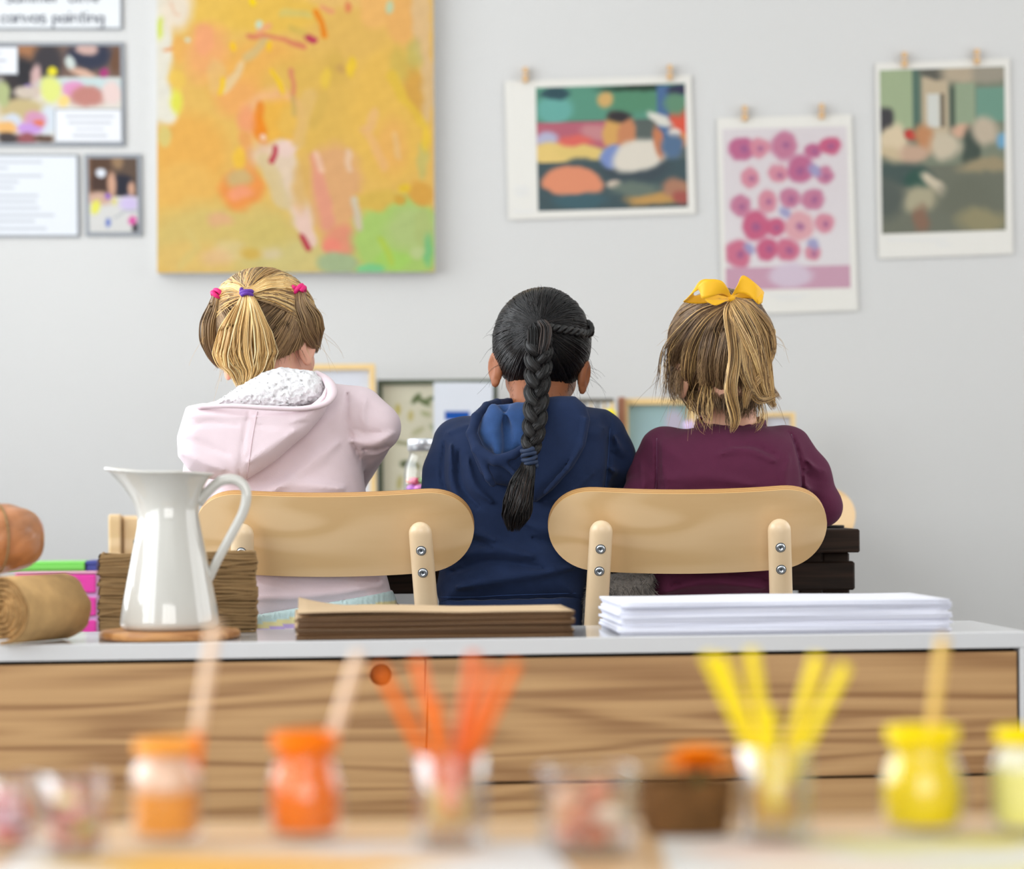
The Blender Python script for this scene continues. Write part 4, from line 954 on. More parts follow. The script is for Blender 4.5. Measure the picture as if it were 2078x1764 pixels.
# things right of the blue child on the shelf
ab = thing('abacus', 'small dark-railed bead rack with a yellow ball on the low shelf', 'toy', (W(1215, 1030, 5.82)[0], 5.82, SHZ))
M['dark_rail'] = mat('dark_rail', L(84, 78, 66), 0.5)
xa, xb = W(1160, 812, 5.82)[0], W(1246, 812, 5.82)[0]; zt_ = W(1200, 809, 5.82)[2]
obj('top_rail', MB().box((xa, 5.815, zt_-.009), (xb, 5.832, zt_), .001).mesh('tr'), M['dark_rail'], ab)
for x in (xa, xb-0.008):
    obj('upright', MB().box((x, 5.815, SHZ+.0005), (x+.008, 5.832, zt_-.0095), .001).mesh('up'), M['pine'], ab)
for k in range(5):
    x = xa+.014+k*(xb-xa-.036)/4
    obj('rod', MB().tube([(x, 5.824, SHZ+.0006), (x, 5.824, zt_-.0095)], .0025, 8).mesh('rod', True), M['dark_rail'] if k % 2 else M['pine'], ab)
yb_ = W(1238, 842, 5.795)
obj('ball', MB().lathe([(0.0, -.0145)]+[(.0145*math.cos(u), .0145*math.sin(u)) for u in np.linspace(-1.4, 1.4, 10)]+[(0, .0145)], 20, tuple(yb_)).mesh('ball', True), mat('yellow_ball', L(240, 220, 30), .4), ab)
ops = [('e', 1330, 905, 70, 90, 0, (176, 206, 210), .8, .8), ('e', 1375, 850, 22, 30, 0, (206, 196, 216), .9, .7), ('e', 1310, 960, 40, 40, 0, (150, 186, 180), .7, .8)]
tf = frame('teal_panel', 'wooden framed pale teal panel between the blue and purple children', 'picture frame', 1262, 808, 1412, 5.86, 13, M['pine'], paint(1262, 808, 1412, 1040, 4, (164, 196, 196), ops), depth=0.03)
xa = W(1262, 900, 5.85)[0]
zt_ = W(1262, 806, 5.85)[2]
rd = obj('red_wood_stave', MB().box((xa-.009, 5.836, SHZ+.0005), (xa+.008, 5.856, zt_), .003).mesh('rw'), M['redwood'])
tag(rd, 'narrow reddish wooden stave against the teal panel', 'stave')
frame('small_picture_frame', 'small wooden frame with white sheet right of the child in purple', 'picture frame', 1545, 837, 1614, 5.9, 9, M['pine'], paint(1545, 837, 1614, 1040, 4, (214, 214, 222), []))
oc = W(1398, 868, 5.8)
ot = thing('orange_toy', 'small orange and lilac spinning top on the low shelf', 'toy', (oc[0], 5.8, SHZ))
obj('orange_half', MB().lathe([(0.0, .150), (.012, .152), (.016, .165), (.012, .176), (0, .178)], 20).mesh('o', True), mat('orange_plastic', L(236, 150, 60), .4), ot, False)
obj('lilac_half', MB().lathe([(0.0, .178), (.010, .179), (.014, .192), (.009, .204), (0, .206)], 20).mesh('o', True), mat('lilac_plastic', L(206, 184, 220), .4), ot, False)
obj('stand', MB().lathe([(.022, .0005), (.022, .004), (.004, .012), (.004, .150)], 20).mesh('o', True), M['pine'], ot, False)

# magenta drawer tower with a green book and blue box on it, and a wooden cupboard end
dd_ = 4.9
mx0, mx1 = W(30, 1200, dd_)[0], W(196, 1200, dd_)[0]
zt_ = W(110, 1160, dd_)[2]
dt = thing('drawer_tower', 'magenta plastic drawer tower with lilac drawer rims behind the sideboard', 'drawers', ((mx0+mx1)/2, dd_+.1, 0))
M['lilac'] = mat('lilac_plastic_frame', L(224, 176, 226), .35); M['magenta'] = mat('magenta_plastic', L(222, 48, 156), .3, coat=.2)
M['lilac_top'] = mat('pale_pink_plastic', L(226, 168, 190), .4)
obj('body', MB().box((mx0, dd_+.004, 0.001), (mx1, dd_+.26, zt_-.0055), .002).mesh('b'), M['lilac'], dt)
obj('top_panel', MB().box((mx0-.002, dd_-.003, zt_-.005), (mx1+.002, dd_+.262, zt_), .002).mesh('b'), M['lilac_top'], dt)
z = zt_-.0065
while z > .06:
    dr = obj('drawer', MB().box((mx0+.001, dd_-.004, z-.0345), (mx1-.001, dd_+.0035, z), .002).mesh('d'), M['magenta'], dt)
    obj('knob', MB().lathe([(.0, -.004), (.006, -.004), (.007, 0), (.006, .004), (0, .004)], 12, ((mx0+mx1)/2+.035, dd_-.008, z-.0345)).mesh('k', True), M['tin'], dr)
    z -= .0435
gx0, gx1 = W(20, 1145, 4.93)[0], W(176, 1145, 4.93)[0]
gbk = thing('green_book', 'bright green book lying on the magenta drawer tower', 'book', ((gx0+gx1)/2, 4.98, zt_))
M['green'] = mat('green_cover', L(118, 206, 84), .4)
zz_ = zt_+.0005
obj('cover', MB().box((gx0, 4.905, zz_), (gx1, 5.05, zz_+.003), .001).mesh('c'), M['green'], gbk)
obj('pages', MB().box((gx0+.003, 4.909, zz_+.0032), (gx1-.003, 5.047, zz_+.0135)).mesh('c'), M['paper'], gbk)
obj('spine', MB().box((gx0, 4.903, zz_+.0032), (gx1, 4.9085, zz_+.0135), .001).mesh('c'), M['green'], gbk)
obj('cover', MB().box((gx0, 4.905, zz_+.0137), (gx1, 5.05, zz_+.0167), .001).mesh('c'), M['green'], gbk)
bx0 = W(178, 1145, 4.93)[0]
bb = thing('blue_box', 'small dark blue box at the end of the green book', 'box', (bx0+.012, 4.95, zt_))
M['navy_box'] = mat('navy_card', L(58, 66, 140), .5)
obj('tray', MB().box((bx0, 4.91, zz_), (bx0+.020, 4.99, zz_+.011), .001).mesh('c'), M['navy_box'], bb)
obj('lid', MB().box((bx0-.0008, 4.909, zz_+.0112), (bx0+.0208, 4.991, zz_+.019), .001).mesh('c'), M['navy_box'], bb)
cx0, cx1 = W(220, 1080, 5.0)[0], W(392, 1080, 5.0)[0]; zc_ = W(250, 1044, 5.0)[2]
cu = thing('wooden_cupboard', 'narrow pale wooden cupboard with dark knob behind the white jug', 'cupboard', ((cx0+cx1)/2, 5.1, 0))
for x in (cx0, cx1-.024):
    obj('post', MB().box((x, 5.0, 0.001), (x+.024, 5.03, zc_), .003).mesh('p'), M['birch'], cu)
obj('body', MB().box((cx0+.001, 5.031, .001), (cx1-.001, 5.2, zc_-.004), .002).mesh('b'), M['birch'], cu)
dr = obj('door', MB().box((cx0+.026, 5.012, .03), (cx1-.026, 5.030, zc_-.006), .003).mesh('d'), M['birch'], cu)
kp = W(266, 1100, 5.0)
obj('knob', MB().lathe([(0, -.004), (.007, -.004), (.009, 0), (.007, .004), (0, .004)], 14, (kp[0]+.012, 5.006, kp[2])).mesh('k', True), M['dark_rail'], dr)

# ------------------------------------------------------------------ implicit-surface modelling for people
def smin(a, b, k):
    h = np.clip(0.5+0.5*(b-a)/k, 0, 1); return b*(1-h)+a*h-k*h*(1-h)
def smax(a, b, k): return -smin(-a, -b, k)
class Sdf:
    def __init__(s, lo, hi, h):
        s.lo = np.array(lo, float); s.h = h
        n = [int(math.ceil((hi[i]-lo[i])/h))+1 for i in range(3)]
        ax = [(s.lo[i]+h*np.arange(n[i])).astype(np.float32) for i in range(3)]
        s.X = ax[0][:, None, None]; s.Y = ax[1][None, :, None]; s.Z = ax[2][None, None, :]
        s.n = n; s.v = np.full(n, 1.0, np.float32)
    def union(s, d, k=0.01): s.v = smin(s.v, d, k) if k > 0 else np.minimum(s.v, d)
    def cut(s, d, k=0.005): s.v = smax(s.v, -d, k)
    def inter(s, d, k=0.005): s.v = smax(s.v, d, k)
    def ell(s, c, r, R=None):
        x, y, z = s.X-np.float32(c[0]), s.Y-np.float32(c[1]), s.Z-np.float32(c[2])
        if R is not None:
            R = np.array(R, np.float32).T      # world->local
            x, y, z = R[0, 0]*x+R[0, 1]*y+R[0, 2]*z, R[1, 0]*x+R[1, 1]*y+R[1, 2]*z, R[2, 0]*x+R[2, 1]*y+R[2, 2]*z
        k0 = np.sqrt((x/r[0])**2+(y/r[1])**2+(z/r[2])**2)
        k1 = np.sqrt((x/r[0]**2)**2+(y/r[1]**2)**2+(z/r[2]**2)**2)+1e-6
        return (k0*(k0-1)/k1).astype(np.float32)
    def cone(s, a, b, ra, rb):
        a = np.array(a, np.float32); b = np.array(b, np.float32); ab = b-a
        px, py, pz = s.X-a[0], s.Y-a[1], s.Z-a[2]
        t = np.clip((px*ab[0]+py*ab[1]+pz*ab[2])/(ab @ ab), 0, 1)
        return np.sqrt((px-t*ab[0])**2+(py-t*ab[1])**2+(pz-t*ab[2])**2)-(ra+(rb-ra)*t)
    def chain(s, pts, rad, k=0.004):
        d = None
        for i in range(len(pts)-1):
            c = s.cone(pts[i], pts[i+1], rad[i], rad[i+1]); d = c if d is None else smin(d, c, k)
        return d
    def poly2(s, poly):
        x = s.X[:, :, 0]; z = s.Z[:, 0, :]; x = np.broadcast_to(x, (s.n[0], s.n[2])); z = np.broadcast_to(z, (s.n[0], s.n[2]))
        d2 = np.full(x.shape, 1e9); inside = np.zeros(x.shape, bool); n = len(poly)
        for i in range(n):
            (ax, az), (bx, bz) = poly[i], poly[(i+1) % n]
            L2 = (bx-ax)**2+(bz-az)**2+1e-12
            t = np.clip(((x-ax)*(bx-ax)+(z-az)*(bz-az))/L2, 0, 1)
            d2 = np.minimum(d2, (x-ax-t*(bx-ax))**2+(z-az-t*(bz-az))**2)
            c = (az > z) != (bz > z)
            with np.errstate(divide='ignore', invalid='ignore'):
                xi = ax+(z-az)*(bx-ax)/((bz-az) if abs(bz-az) > 1e-12 else 1e-12)
            inside ^= c & (x < xi)
        d = np.sqrt(d2); return np.where(inside, -d, d).astype(np.float32)
    def pad(s, poly, yc, h, r):
        """rounded pillow over an (x,z) outline; yc number or f(X,Z)"""
        d2 = s.poly2(poly)[:, None, :]
        y0 = yc(s.X, s.Z) if callable(yc) else np.float32(yc)
        q1 = d2+r; q2 = np.abs(s.Y-y0)-h+r
        return (np.minimum(np.maximum(q1, q2), 0)+np.sqrt(np.maximum(q1, 0)**2+np.maximum(q2, 0)**2)-r).astype(np.float32)
    def fold(s, lines, d, ymax=4.14):
        x = np.broadcast_to(s.X[:, :, 0], (s.n[0], s.n[2])); z = np.broadcast_to(s.Z[:, 0, :], (s.n[0], s.n[2]))
        wt = np.clip((np.float32(ymax)-s.Y)/np.float32(.03), 0, 1)
        for pts, wd, amp in lines:
            pl = smooth_path([xz(a, c, d) for a, c in pts], 14) if len(pts) > 2 else np.array([xz(a, c, d) for a, c in pts])
            dd = np.full(x.shape, 1e9)
            n = len(pl)-1
            for i in range(n):
                (ax, az), (bx, bz) = pl[i], pl[i+1]
                t = np.clip(((x-ax)*(bx-ax)+(z-az)*(bz-az))/((bx-ax)**2+(bz-az)**2+1e-12), 0, 1)
                u = (i+t)/n; k = .35+.65*np.sin(np.pi*np.clip(u, 0, 1))      # narrower at both ends
                dd = np.minimum(dd, np.hypot(x-ax-t*(bx-ax), z-az-t*(bz-az))/k)
            s.v = s.v-(1.7*amp*np.exp(-(dd/wd)**2)).astype(np.float32)[:, None, :]*wt
    def noise(s, seed, freq, n=6):
        r = np.random.default_rng(seed); o = 0
        for k in range(n):
            d = r.normal(size=3); d /= np.linalg.norm(d); f = freq*r.uniform(.6, 1.6)
            o = o+np.sin((s.X*d[0]+s.Y*d[1]+s.Z*d[2])*f+r.uniform(0, 6.28))/n
        return o.astype(np.float32)
    def nets(s):
        v = s.v; S_ = v < 0
        c = sum(S_[i:S_.shape[0]-1+i, j:S_.shape[1]-1+j, k:S_.shape[2]-1+k].astype(np.int8) for i in (0, 1) for j in (0, 1) for k in (0, 1))
        act = (c > 0) & (c < 8)
        idx = np.full(act.shape, -1, np.int64); ijk = np.argwhere(act); idx[act] = np.arange(len(ijk))
        co = np.array([(i, j, k) for i in (0, 1) for j in (0, 1) for k in (0, 1)])
        val = np.stack([v[ijk[:, 0]+o[0], ijk[:, 1]+o[1], ijk[:, 2]+o[2]] for o in co], 1)
        pos = np.zeros((len(ijk), 3)); cnt = np.zeros(len(ijk))
        for a in range(8):
            for b in range(a+1, 8):
                if np.abs(co[a]-co[b]).sum() != 1: continue
                m = (val[:, a] < 0) != (val[:, b] < 0)
                t = np.where(m, val[:, a]/(val[:, a]-val[:, b]+1e-20), 0)
                pos += m[:, None]*(co[a]+t[:, None]*(co[b]-co[a])); cnt += m
        P = (ijk+pos/np.maximum(cnt, 1)[:, None])*s.h+s.lo
        F_ = []
        for ax in range(3):
            sl0 = [slice(1, -1)]*3; sl1 = [slice(1, -1)]*3
            sl0[ax] = slice(0, -1); sl1[ax] = slice(1, None)
            A, B = S_[tuple(sl0)], S_[tuple(sl1)]
            m = np.argwhere(A != B); 
            if len(m) == 0: continue
            sg = A[tuple(m.T)]
            off = np.ones(3, int); off[ax] = 0
            g = m+off
            u, w = [(1, 2), (2, 0), (0, 1)][ax]
            e1 = np.zeros(3, int); e1[u] = 1; e2_ = np.zeros(3, int); e2_[w] = 1
            q = np.stack([idx[tuple((g-e1-e2_).T)], idx[tuple((g-e2_).T)], idx[tuple(g.T)], idx[tuple((g-e1).T)]], 1)
            q = np.where(sg[:, None], q, q[:, ::-1])
            F_.append(q)
        F_ = np.vstack(F_); F_ = F_[(F_ >= 0).all(1)]
        return P, F_
    def mesh(s, name, colf=None):
        P, F_ = s.nets()
        return mesh_np(P, F_, name, cols=None if colf is None else colf(P))
def join_np(parts):
    V, F_, o = [], [], 0
    for p, f in parts: V.append(p); F_.append(f+o); o += len(p)
    return np.vstack(V), np.vstack(F_)

def rotm(rx=0, ry=0, rz=0): return np.array(Euler((math.radians(rx), math.radians(ry), math.radians(rz)), 'XYZ').to_matrix())

def bvh_of(me): 
    me.calc_loop_triangles()
    return BVHTree.FromPolygons([tuple(v.co) for v in me.vertices], [tuple(p.vertices) for p in me.polygons])
def hit(bvh, px, py, lift=0.0):
    o = Vector((0, 0, CAMZ)); d = (WV(px, py, 4.0)-o).normalized()
    h = bvh.ray_cast(o, d)
    return None if h[0] is None else np.array(h[0]-d*lift)

# ---- hands (2 mm grid), joined into the body mesh
def hand(wrist, fdir, side, h=0.0022):
    """flat resting hand; fdir: unit direction of the fingers; side +1 right hand"""
    f = np.array(fdir, float); f /= np.linalg.norm(f)
    up = np.array([0, 0, 1.0]); s_ = np.cross(f, up); s_ /= np.linalg.norm(s_); up = np.cross(s_, f)
    s_ = s_*side       # towards little finger side
    w = np.array(wrist, float)
    q = Sdf(w-0.11, w+0.13, h)
    q.union(q.cone(w-f*0.03, w+f*0.008, 0.0165, 0.0155), 0)
    palm0 = w+f*0.012; palm1 = w+f*0.045
    for o_, r_ in ((-0.014, 0.0095), (0, 0.010), (0.014, 0.009)):
        q.union(q.cone(palm0+s_*o_*0.7, palm1+s_*o_, 0.0105, r_), 0.008)
    L_ = [(-0.0175, 0.036), (-0.006, 0.041), (0.0055, 0.038), (0.0165, 0.030)]
    for k, (o_, l_) in enumerate(L_):
        b = palm1+s_*o_; sp = f+s_*o_*4
        sp /= np.linalg.norm(sp)
        j1 = b+sp*l_*0.45+up*0.004; j2 = j1+sp*l_*0.32-up*0.006; j3 = j2+sp*l_*0.22-up*0.009
        q.union(q.chain([b-sp*0.008, j1, j2, j3], [0.0060, 0.0056, 0.0050, 0.0043], 0.002), 0.003)
    t0 = palm0+f*0.004-s_*0.012; t1 = t0+f*0.018-s_*0.016-up*0.003; t2 = t1+f*0.020-s_*0.003-up*0.004
    q.union(q.chain([t0, t1, t2], [0.0085, 0.0065, 0.0050], 0.003), 0.005)
    return q.nets()

def skin_mat(name, c, sss=0.12): return mat(name, c, 0.5, 0.4, sss=sss, bump=0.03, bscale=300, var=0.06, vscale=40)
M['eye_white'] = mat('eye_white', L(238, 236, 232), .2)
M['iris'] = mat('iris_dark', L(52, 36, 26), .15)

def head_mesh(c, Rm, sc, neck_to, ear, neck_r=0.042):
    """head with face looking along +Y of its frame. sc: size factor; returns (verts, faces, frame fn)"""
    c = np.array(c, float); Rm = np.array(Rm)
    def Lp(x, y, z): return c+Rm @ (np.array([x, y, z])*sc)
    lo = c-np.array([0.115, 0.125, 0.20])*sc; hi = c+np.array([0.115, 0.135, 0.115])*sc
    lo[2] = min(lo[2], neck_to[2]-0.03)
    q = Sdf(lo, hi, 0.0028)
    E_ = lambda x, y, z, r, R=None: q.ell(Lp(x, y, z), [v*sc for v in r], Rm if R is None else Rm @ R)
    q.union(E_(0, -.008, .012, (.072, .088, .078)), 0)
    q.union(E_(0, .030, -.045, (.052, .050, .052)), .03)           # jaw / lower face
    q.union(E_(0, .062, -.082, (.020, .018, .014)), .02)           # chin
    for s_ in (-1, 1):
        q.union(E_(.033*s_, .055, -.040, (.024, .022, .024)), .02)  # cheeks
        q.cut(E_(.030*s_, .094, -.008, (.017, .014, .011)), .012)   # eye sockets
        q.union(E_(.029*s_, .078, .012, (.022, .010, .006)), .012)  # brow
    q.union(q.cone(Lp(0, .080, -.008), Lp(0, .096, -.034), .006*sc, .009*sc), .010)   # nose
    for s_ in (-1, 1): q.union(E_(.008*s_, .088, -.036, (.006, .007, .005)), .004)
    q.union(E_(0, .083, -.056, (.017, .007, .0045)), .004); q.union(E_(0, .081, -.063, (.014, .007, .005)), .004)   # lips
    # neck
    q.union(q.cone(Lp(0, -.012, -.055), neck_to, neck_r*sc*.92, neck_r*sc), .03)
    # ears
    for s_, (ex, ey, ez, out, hgt) in ear.items():
        Re = rotm(0, 10*s_, -s_*out)       # flare away from the skull
        base = Rm @ Re
        ec = Lp(ex*s_, ey, ez)
        q.union(q.ell(ec, (.0055*sc, .0175*sc, hgt*sc), base), .006)
        q.union(q.ell(ec+base @ np.array([0.004*s_, -.006, .004])*sc, (.0045*sc, .0125*sc, hgt*.8*sc), base), .004)
        q.cut(q.ell(ec+base @ np.array([.006*s_, .004, .003])*sc, (.0045*sc, .010*sc, hgt*.6*sc), base), .003)
        q.union(q.ell(ec+base @ np.array([0, .003, -hgt*.85])*sc, (.0050*sc, .008*sc, .009*sc), base), .004)
    return q, Lp

# ---- hair tools
def ell_pts(c, Rm, r, D):
    """unit directions D[...,3] (head frame) -> points on the hair ellipsoid"""
    return c+(D*np.array(r)) @ np.array(Rm).T
def slerp_path(A, B, M_):
    A = A/np.linalg.norm(A, axis=-1, keepdims=True); B = B/np.linalg.norm(B, axis=-1, keepdims=True)
    w = np.arccos(np.clip((A*B).sum(-1), -1, 1))[:, None, None]
    t = np.linspace(0, 1, M_)[None, :, None]
    return (np.sin((1-t)*w)*A[:, None]+np.sin(t*w)*B[:, None])/(np.sin(w)+1e-6)
def strands_obj(name, P, R, cols, m, parent, sides=3):
    V, F_ = tube_np(P, R, sides)
    cc = np.repeat(cols, P.shape[1]*sides, axis=0) if cols.ndim == 2 else np.repeat(cols.reshape(-1, 3), sides, axis=0)
    return obj(name, mesh_np(V, F_, name, cols=cc), m, parent)
def bundle(path, rads, n, seed, clump=7, spread=0.35, wav=0.0, M_=26, core=0.75, thin=0.0011, flat=0.75, end_taper=True, depth_dir=(0, 1, 0)):
    """hair lock along a path. rads: width profile along the path (control values). returns P,R"""
    r = np.random.default_rng(seed)
    p = smooth_path(path, M_)
    rad = np.interp(np.linspace(0, 1, M_), np.linspace(0, 1, len(rads)), rads)
    Tn = np.gradient(p, axis=0); Tn /= np.linalg.norm(Tn, axis=1, keepdims=True)
    dd = np.array(depth_dir, float)
    A = np.cross(Tn, dd); A /= np.linalg.norm(A, axis=1, keepdims=True)+1e-9
    B = np.cross(A, Tn)
    cl = r.uniform(-1, 1, (clump, 2)); cl /= np.maximum(1, np.linalg.norm(cl, axis=1, keepdims=True))
    cph = r.uniform(0, 6.28, (clump, 2)); cf_ = r.uniform(.6, 1.5, clump)
    which = r.integers(0, clump, n)
    off = r.normal(size=(n, 2))*spread
    t = np.linspace(0, 1, M_)
    base = cl[which][:, None, :]*core
    tight = (1-0.35*t)[None, :, None]
    wv = wav*np.stack([np.sin(cph[which, 0][:, None]+t[None]*6.28*cf_[which][:, None]), np.sin(cph[which, 1][:, None]+t[None]*5*cf_[which][:, None])], -1)*t[None, :, None]
    uv = base+off[:, None, :]*tight+wv
    nrm = np.linalg.norm(uv, axis=2, keepdims=True); uv = np.where(nrm > 1.05, uv/nrm*1.05, uv)
    P = p[None]+(A[None]*uv[..., :1]+B[None]*uv[..., 1:]*flat)*rad[None, :, None]
    ln = r.uniform(.80, 1.0, n)
    if end_taper:   # shorten strands a little so that the tip is ragged
        tt = t[None]*ln[:, None]; ii = np.clip((tt*(M_-1)).astype(int), 0, M_-2); fr = (tt*(M_-1)-ii)[..., None]
        k = np.arange(n)[:, None]; P = P[k, ii]*(1-fr)+P[k, ii+1]*fr
    R = thin*r.uniform(.7, 1.3, (n, 1))*np.clip(np.minimum(1.0, (1.05-t)*4), .25, 1)[None]
    return P, R, which
def pick_cols(n, pal, seed, which=None, jit=.10):
    r = np.random.default_rng(seed); pal = np.array([lin(p) for p in pal])
    k = r.integers(0, len(pal), n) if which is None else np.where(r.uniform(size=n) < .6, which % len(pal), r.integers(0, len(pal), n))
    return np.clip(pal[k]*r.uniform(1-jit*2, 1+jit*2, (n, 1)), 0, 1)
def hair_mat(name, rough=0.38, spec=0.5): return mat(name, (1, 1, 1), rough, spec, attr=True)
M['hair'] = hair_mat('hair_strands', .38, .4)
M['hair_black'] = hair_mat('black_hair_strands', .34, .28)

def lower_body(hipL, hipR, kneeL, kneeR, h=0.007, rt=(.058, .046, .036)):
    lo = np.minimum.reduce([hipL, hipR, kneeL, kneeR])-.10; hi = np.maximum.reduce([hipL, hipR, kneeL, kneeR])+.10; lo[2] = 0.02
    q = Sdf(lo, hi, h)
    q.union(q.ell((np.array(hipL)+hipR)/2+np.array([0, -.005, .02]), (.118, .078, .065)), 0)
    for a, b in ((hipL, kneeL), (hipR, kneeR)):
        an = np.array([b[0], b[1]+.01, .075])
        q.union(q.cone(a, b, rt[0], rt[1]), .03); q.union(q.cone(b, an, rt[1], rt[2]), .02)
    q.inter((np.float32(0.045)-q.Z)+0*q.X+0*q.Y, .002)
    # stay above the seat
    seat = np.maximum(q.Z-np.float32(0.331), q.Y-np.float32(min(hipL[1], hipR[1])+.215))
    q.cut(seat+0*q.X, .004)
    return q
def shoes(parent, kneeL, kneeR, m, ms):
    for b in (kneeL, kneeR):
        x, y = b[0], b[1]+.01
        q = Sdf((x-.05, y-.07, -.008), (x+.05, y+.15, .11), .004)
        q.union(q.cone((x, y-.02, .035), (x, y+.08, .030), .032, .030), 0)
        q.union(q.cone((x, y, .04), (x, y-.005, .085), .034, .032), .02)
        q.inter((np.float32(.012)-q.Z)+0*q.X+0*q.Y, .002)
        s_ = obj('shoe', q.mesh('shoe'), m, parent)
        q2 = Sdf((x-.05, y-.07, -.008), (x+.05, y+.15, .03), .004)
        q2.union(q2.cone((x, y-.02, .01), (x, y+.08, .01), .036, .034), 0)
        q2.inter((np.float32(.001)-q2.Z)+0*q2.X+0*q2.Y, .001); q2.inter((q2.Z-np.float32(.012))+0*q2.X+0*q2.Y, .001)
        obj('sole', q2.mesh('sole'), ms, s_)
def eyes(parent, Lp, sc):
    for s_ in (-1, 1):
        c = Lp(.030*s_, .075, -.008)
        e = obj('eye', MB().lathe([(0, -.0115*sc)]+[(.0115*sc*math.cos(u), .0115*sc*math.sin(u)) for u in np.linspace(-1.4, 1.4, 10)]+[(0, .0115*sc)], 18, tuple(c)).mesh('eye', True), M['eye_white'], parent)
        ic = Lp(.030*s_, .0830, -.010)
        obj('iris', MB().lathe([(0, -.0056*sc)]+[(.0056*sc*math.cos(u), .0056*sc*math.sin(u)) for u in np.linspace(-1.4, 1.4, 8)]+[(0, .0056*sc)], 14, tuple(ic)).mesh('iris', True), M['iris'], e)
def seam(parent, bvh, pts, rad, m, name='seam', n=30, lift=0.0):
    pp = smooth_path(pts, n); out = []
    for x, y in pp:
        h_ = hit(bvh, x, y, lift)
        if h_ is not None: out.append(h_)
    if len(out) < 3: return None
    return obj(name, MB().tube(out, rad, 6).mesh(name, True), m, parent)
def fabric(name, col, sheen=.3, var=.06, vs_=30, bump=.12): return mat(name, col, .85, .2, bump=bump, bscale=700, var=var, vscale=vs_, sheen=sheen)
def folds(q, specs, k=0.012):
    """ridges (+r) and creases (-r) laid on a garment: list of (pts3d, r)"""
    for pts, r_ in specs:
        if r_ > 0: q.union(q.chain(pts, [r_]*len(pts), .004), k)
        else: q.cut(q.chain(pts, [-r_]*len(pts), .004), k)

def torso_body(neck, shL, shR, elL, elR, wrL, wrR, hip):
    lo = np.minimum.reduce([neck, shL, shR, elL, elR, wrL, wrR, hip])-.08; hi = np.maximum.reduce([neck, shL, shR, elL, elR, wrL, wrR, hip])+.08
    q = Sdf(lo, hi, .009)
    q.union(q.cone(hip, neck-np.array([0, 0, .05]), .07, .055), 0)
    for s_, e_, w_ in ((shL, elL, wrL), (shR, elR, wrR)):
        q.union(q.cone(neck-np.array([0, 0, .05]), s_, .045, .026), .02); q.union(q.chain([s_, e_, w_], [.024, .020, .015], .01), .02)
    return q.nets()

# ------------------------------------------------------------------ the three children
def pp(lst, d): return [xz(x, y, d) for x, y in lst]
class Head:
    def __init__(s, px, py, d, rx, ry, rz, sc, hr):
        s.c = W(px, py, d); s.R = rotm(rx, ry, rz); s.sc = sc
        s.hc = s.c+s.R @ (np.array([0, -.008, .012])*sc); s.hr = np.array(hr)
    def dirpix(s, px, py):
        o = np.array([0, 0, CAMZ]); d = W(px, py, 4.0)-o; d /= np.linalg.norm(d)
        oo = (s.R.T @ (o-s.hc))/s.hr; dd = (s.R.T @ d)/s.hr
        a = dd @ dd; b = oo @ dd; c = oo @ oo-1; q = b*b-a*c
        t = (-b-math.sqrt(q))/a if q > 0 else -b/a
        v = oo+t*dd; return v/np.linalg.norm(v)
    def pts(s, D, lift=0.0):
        return s.hc+(D*(s.hr+lift)) @ s.R.T
    def cap(s, z0, sl, name, m, parent, extra=None, shrink=.0015):
        r = s.hr-shrink
        q = Sdf(s.hc-max(r)-.02, s.hc+max(r)+.02, .003)
        q.union(q.ell(s.hc, r, s.R), 0)
        zl = s.R[0, 2]*(q.X-s.hc[0])+s.R[1, 2]*(q.Y-s.hc[1])+s.R[2, 2]*(q.Z-s.hc[2])
        yl = s.R[0, 1]*(q.X-s.hc[0])+s.R[1, 1]*(q.Y-s.hc[1])+s.R[2, 1]*(q.Z-s.hc[2])
        q.inter((z0+sl*yl-zl).astype(np.float32), .008)
        if extra: extra(q)
        return obj(name, q.mesh(name), m, parent)
    def starts(s, n, z0, sl, seed, edge=.5):
        """random unit dirs inside the haired region; a share sits on its edge"""
        r = np.random.default_rng(seed); out = []
        while len(out) < n:
            v = r.normal(size=3); v /= np.linalg.norm(v); p = v*s.hr
            if p[2] > z0+sl*p[1]: out.append(v)
        out = np.array(out); k = int(n*edge)
        for i in range(k):      # slide down to the hairline
            v = out[i].copy()
            for _ in range(60):
                w = v.copy(); w[2] -= .04; w /= np.linalg.norm(w); p = w*s.hr
                if p[2] <= z0+sl*p[1]: break
                v = w
            out[i] = v
        return out
def tie(name, c, nrm, rad, tube_r, m, parent, turns=2, sq=1.0):
    n = np.array(nrm, float); n /= np.linalg.norm(n)
    a = np.cross(n, [0.1, 0.2, 1.0]); a /= np.linalg.norm(a); b = np.cross(n, a); pts = []
    for k in range(24*turns+1):
        t = 2*math.pi*k/24
        pts.append(np.array(c)+(a*math.cos(t)+b*sq*math.sin(t))*rad+n*((k/(24*turns)-.5)*tube_r*2.2*(turns-.4)+tube_r*.3*math.sin(t*1.5)))
    return obj(name, MB().tube(pts, tube_r, 10).mesh(name, True), m, parent)
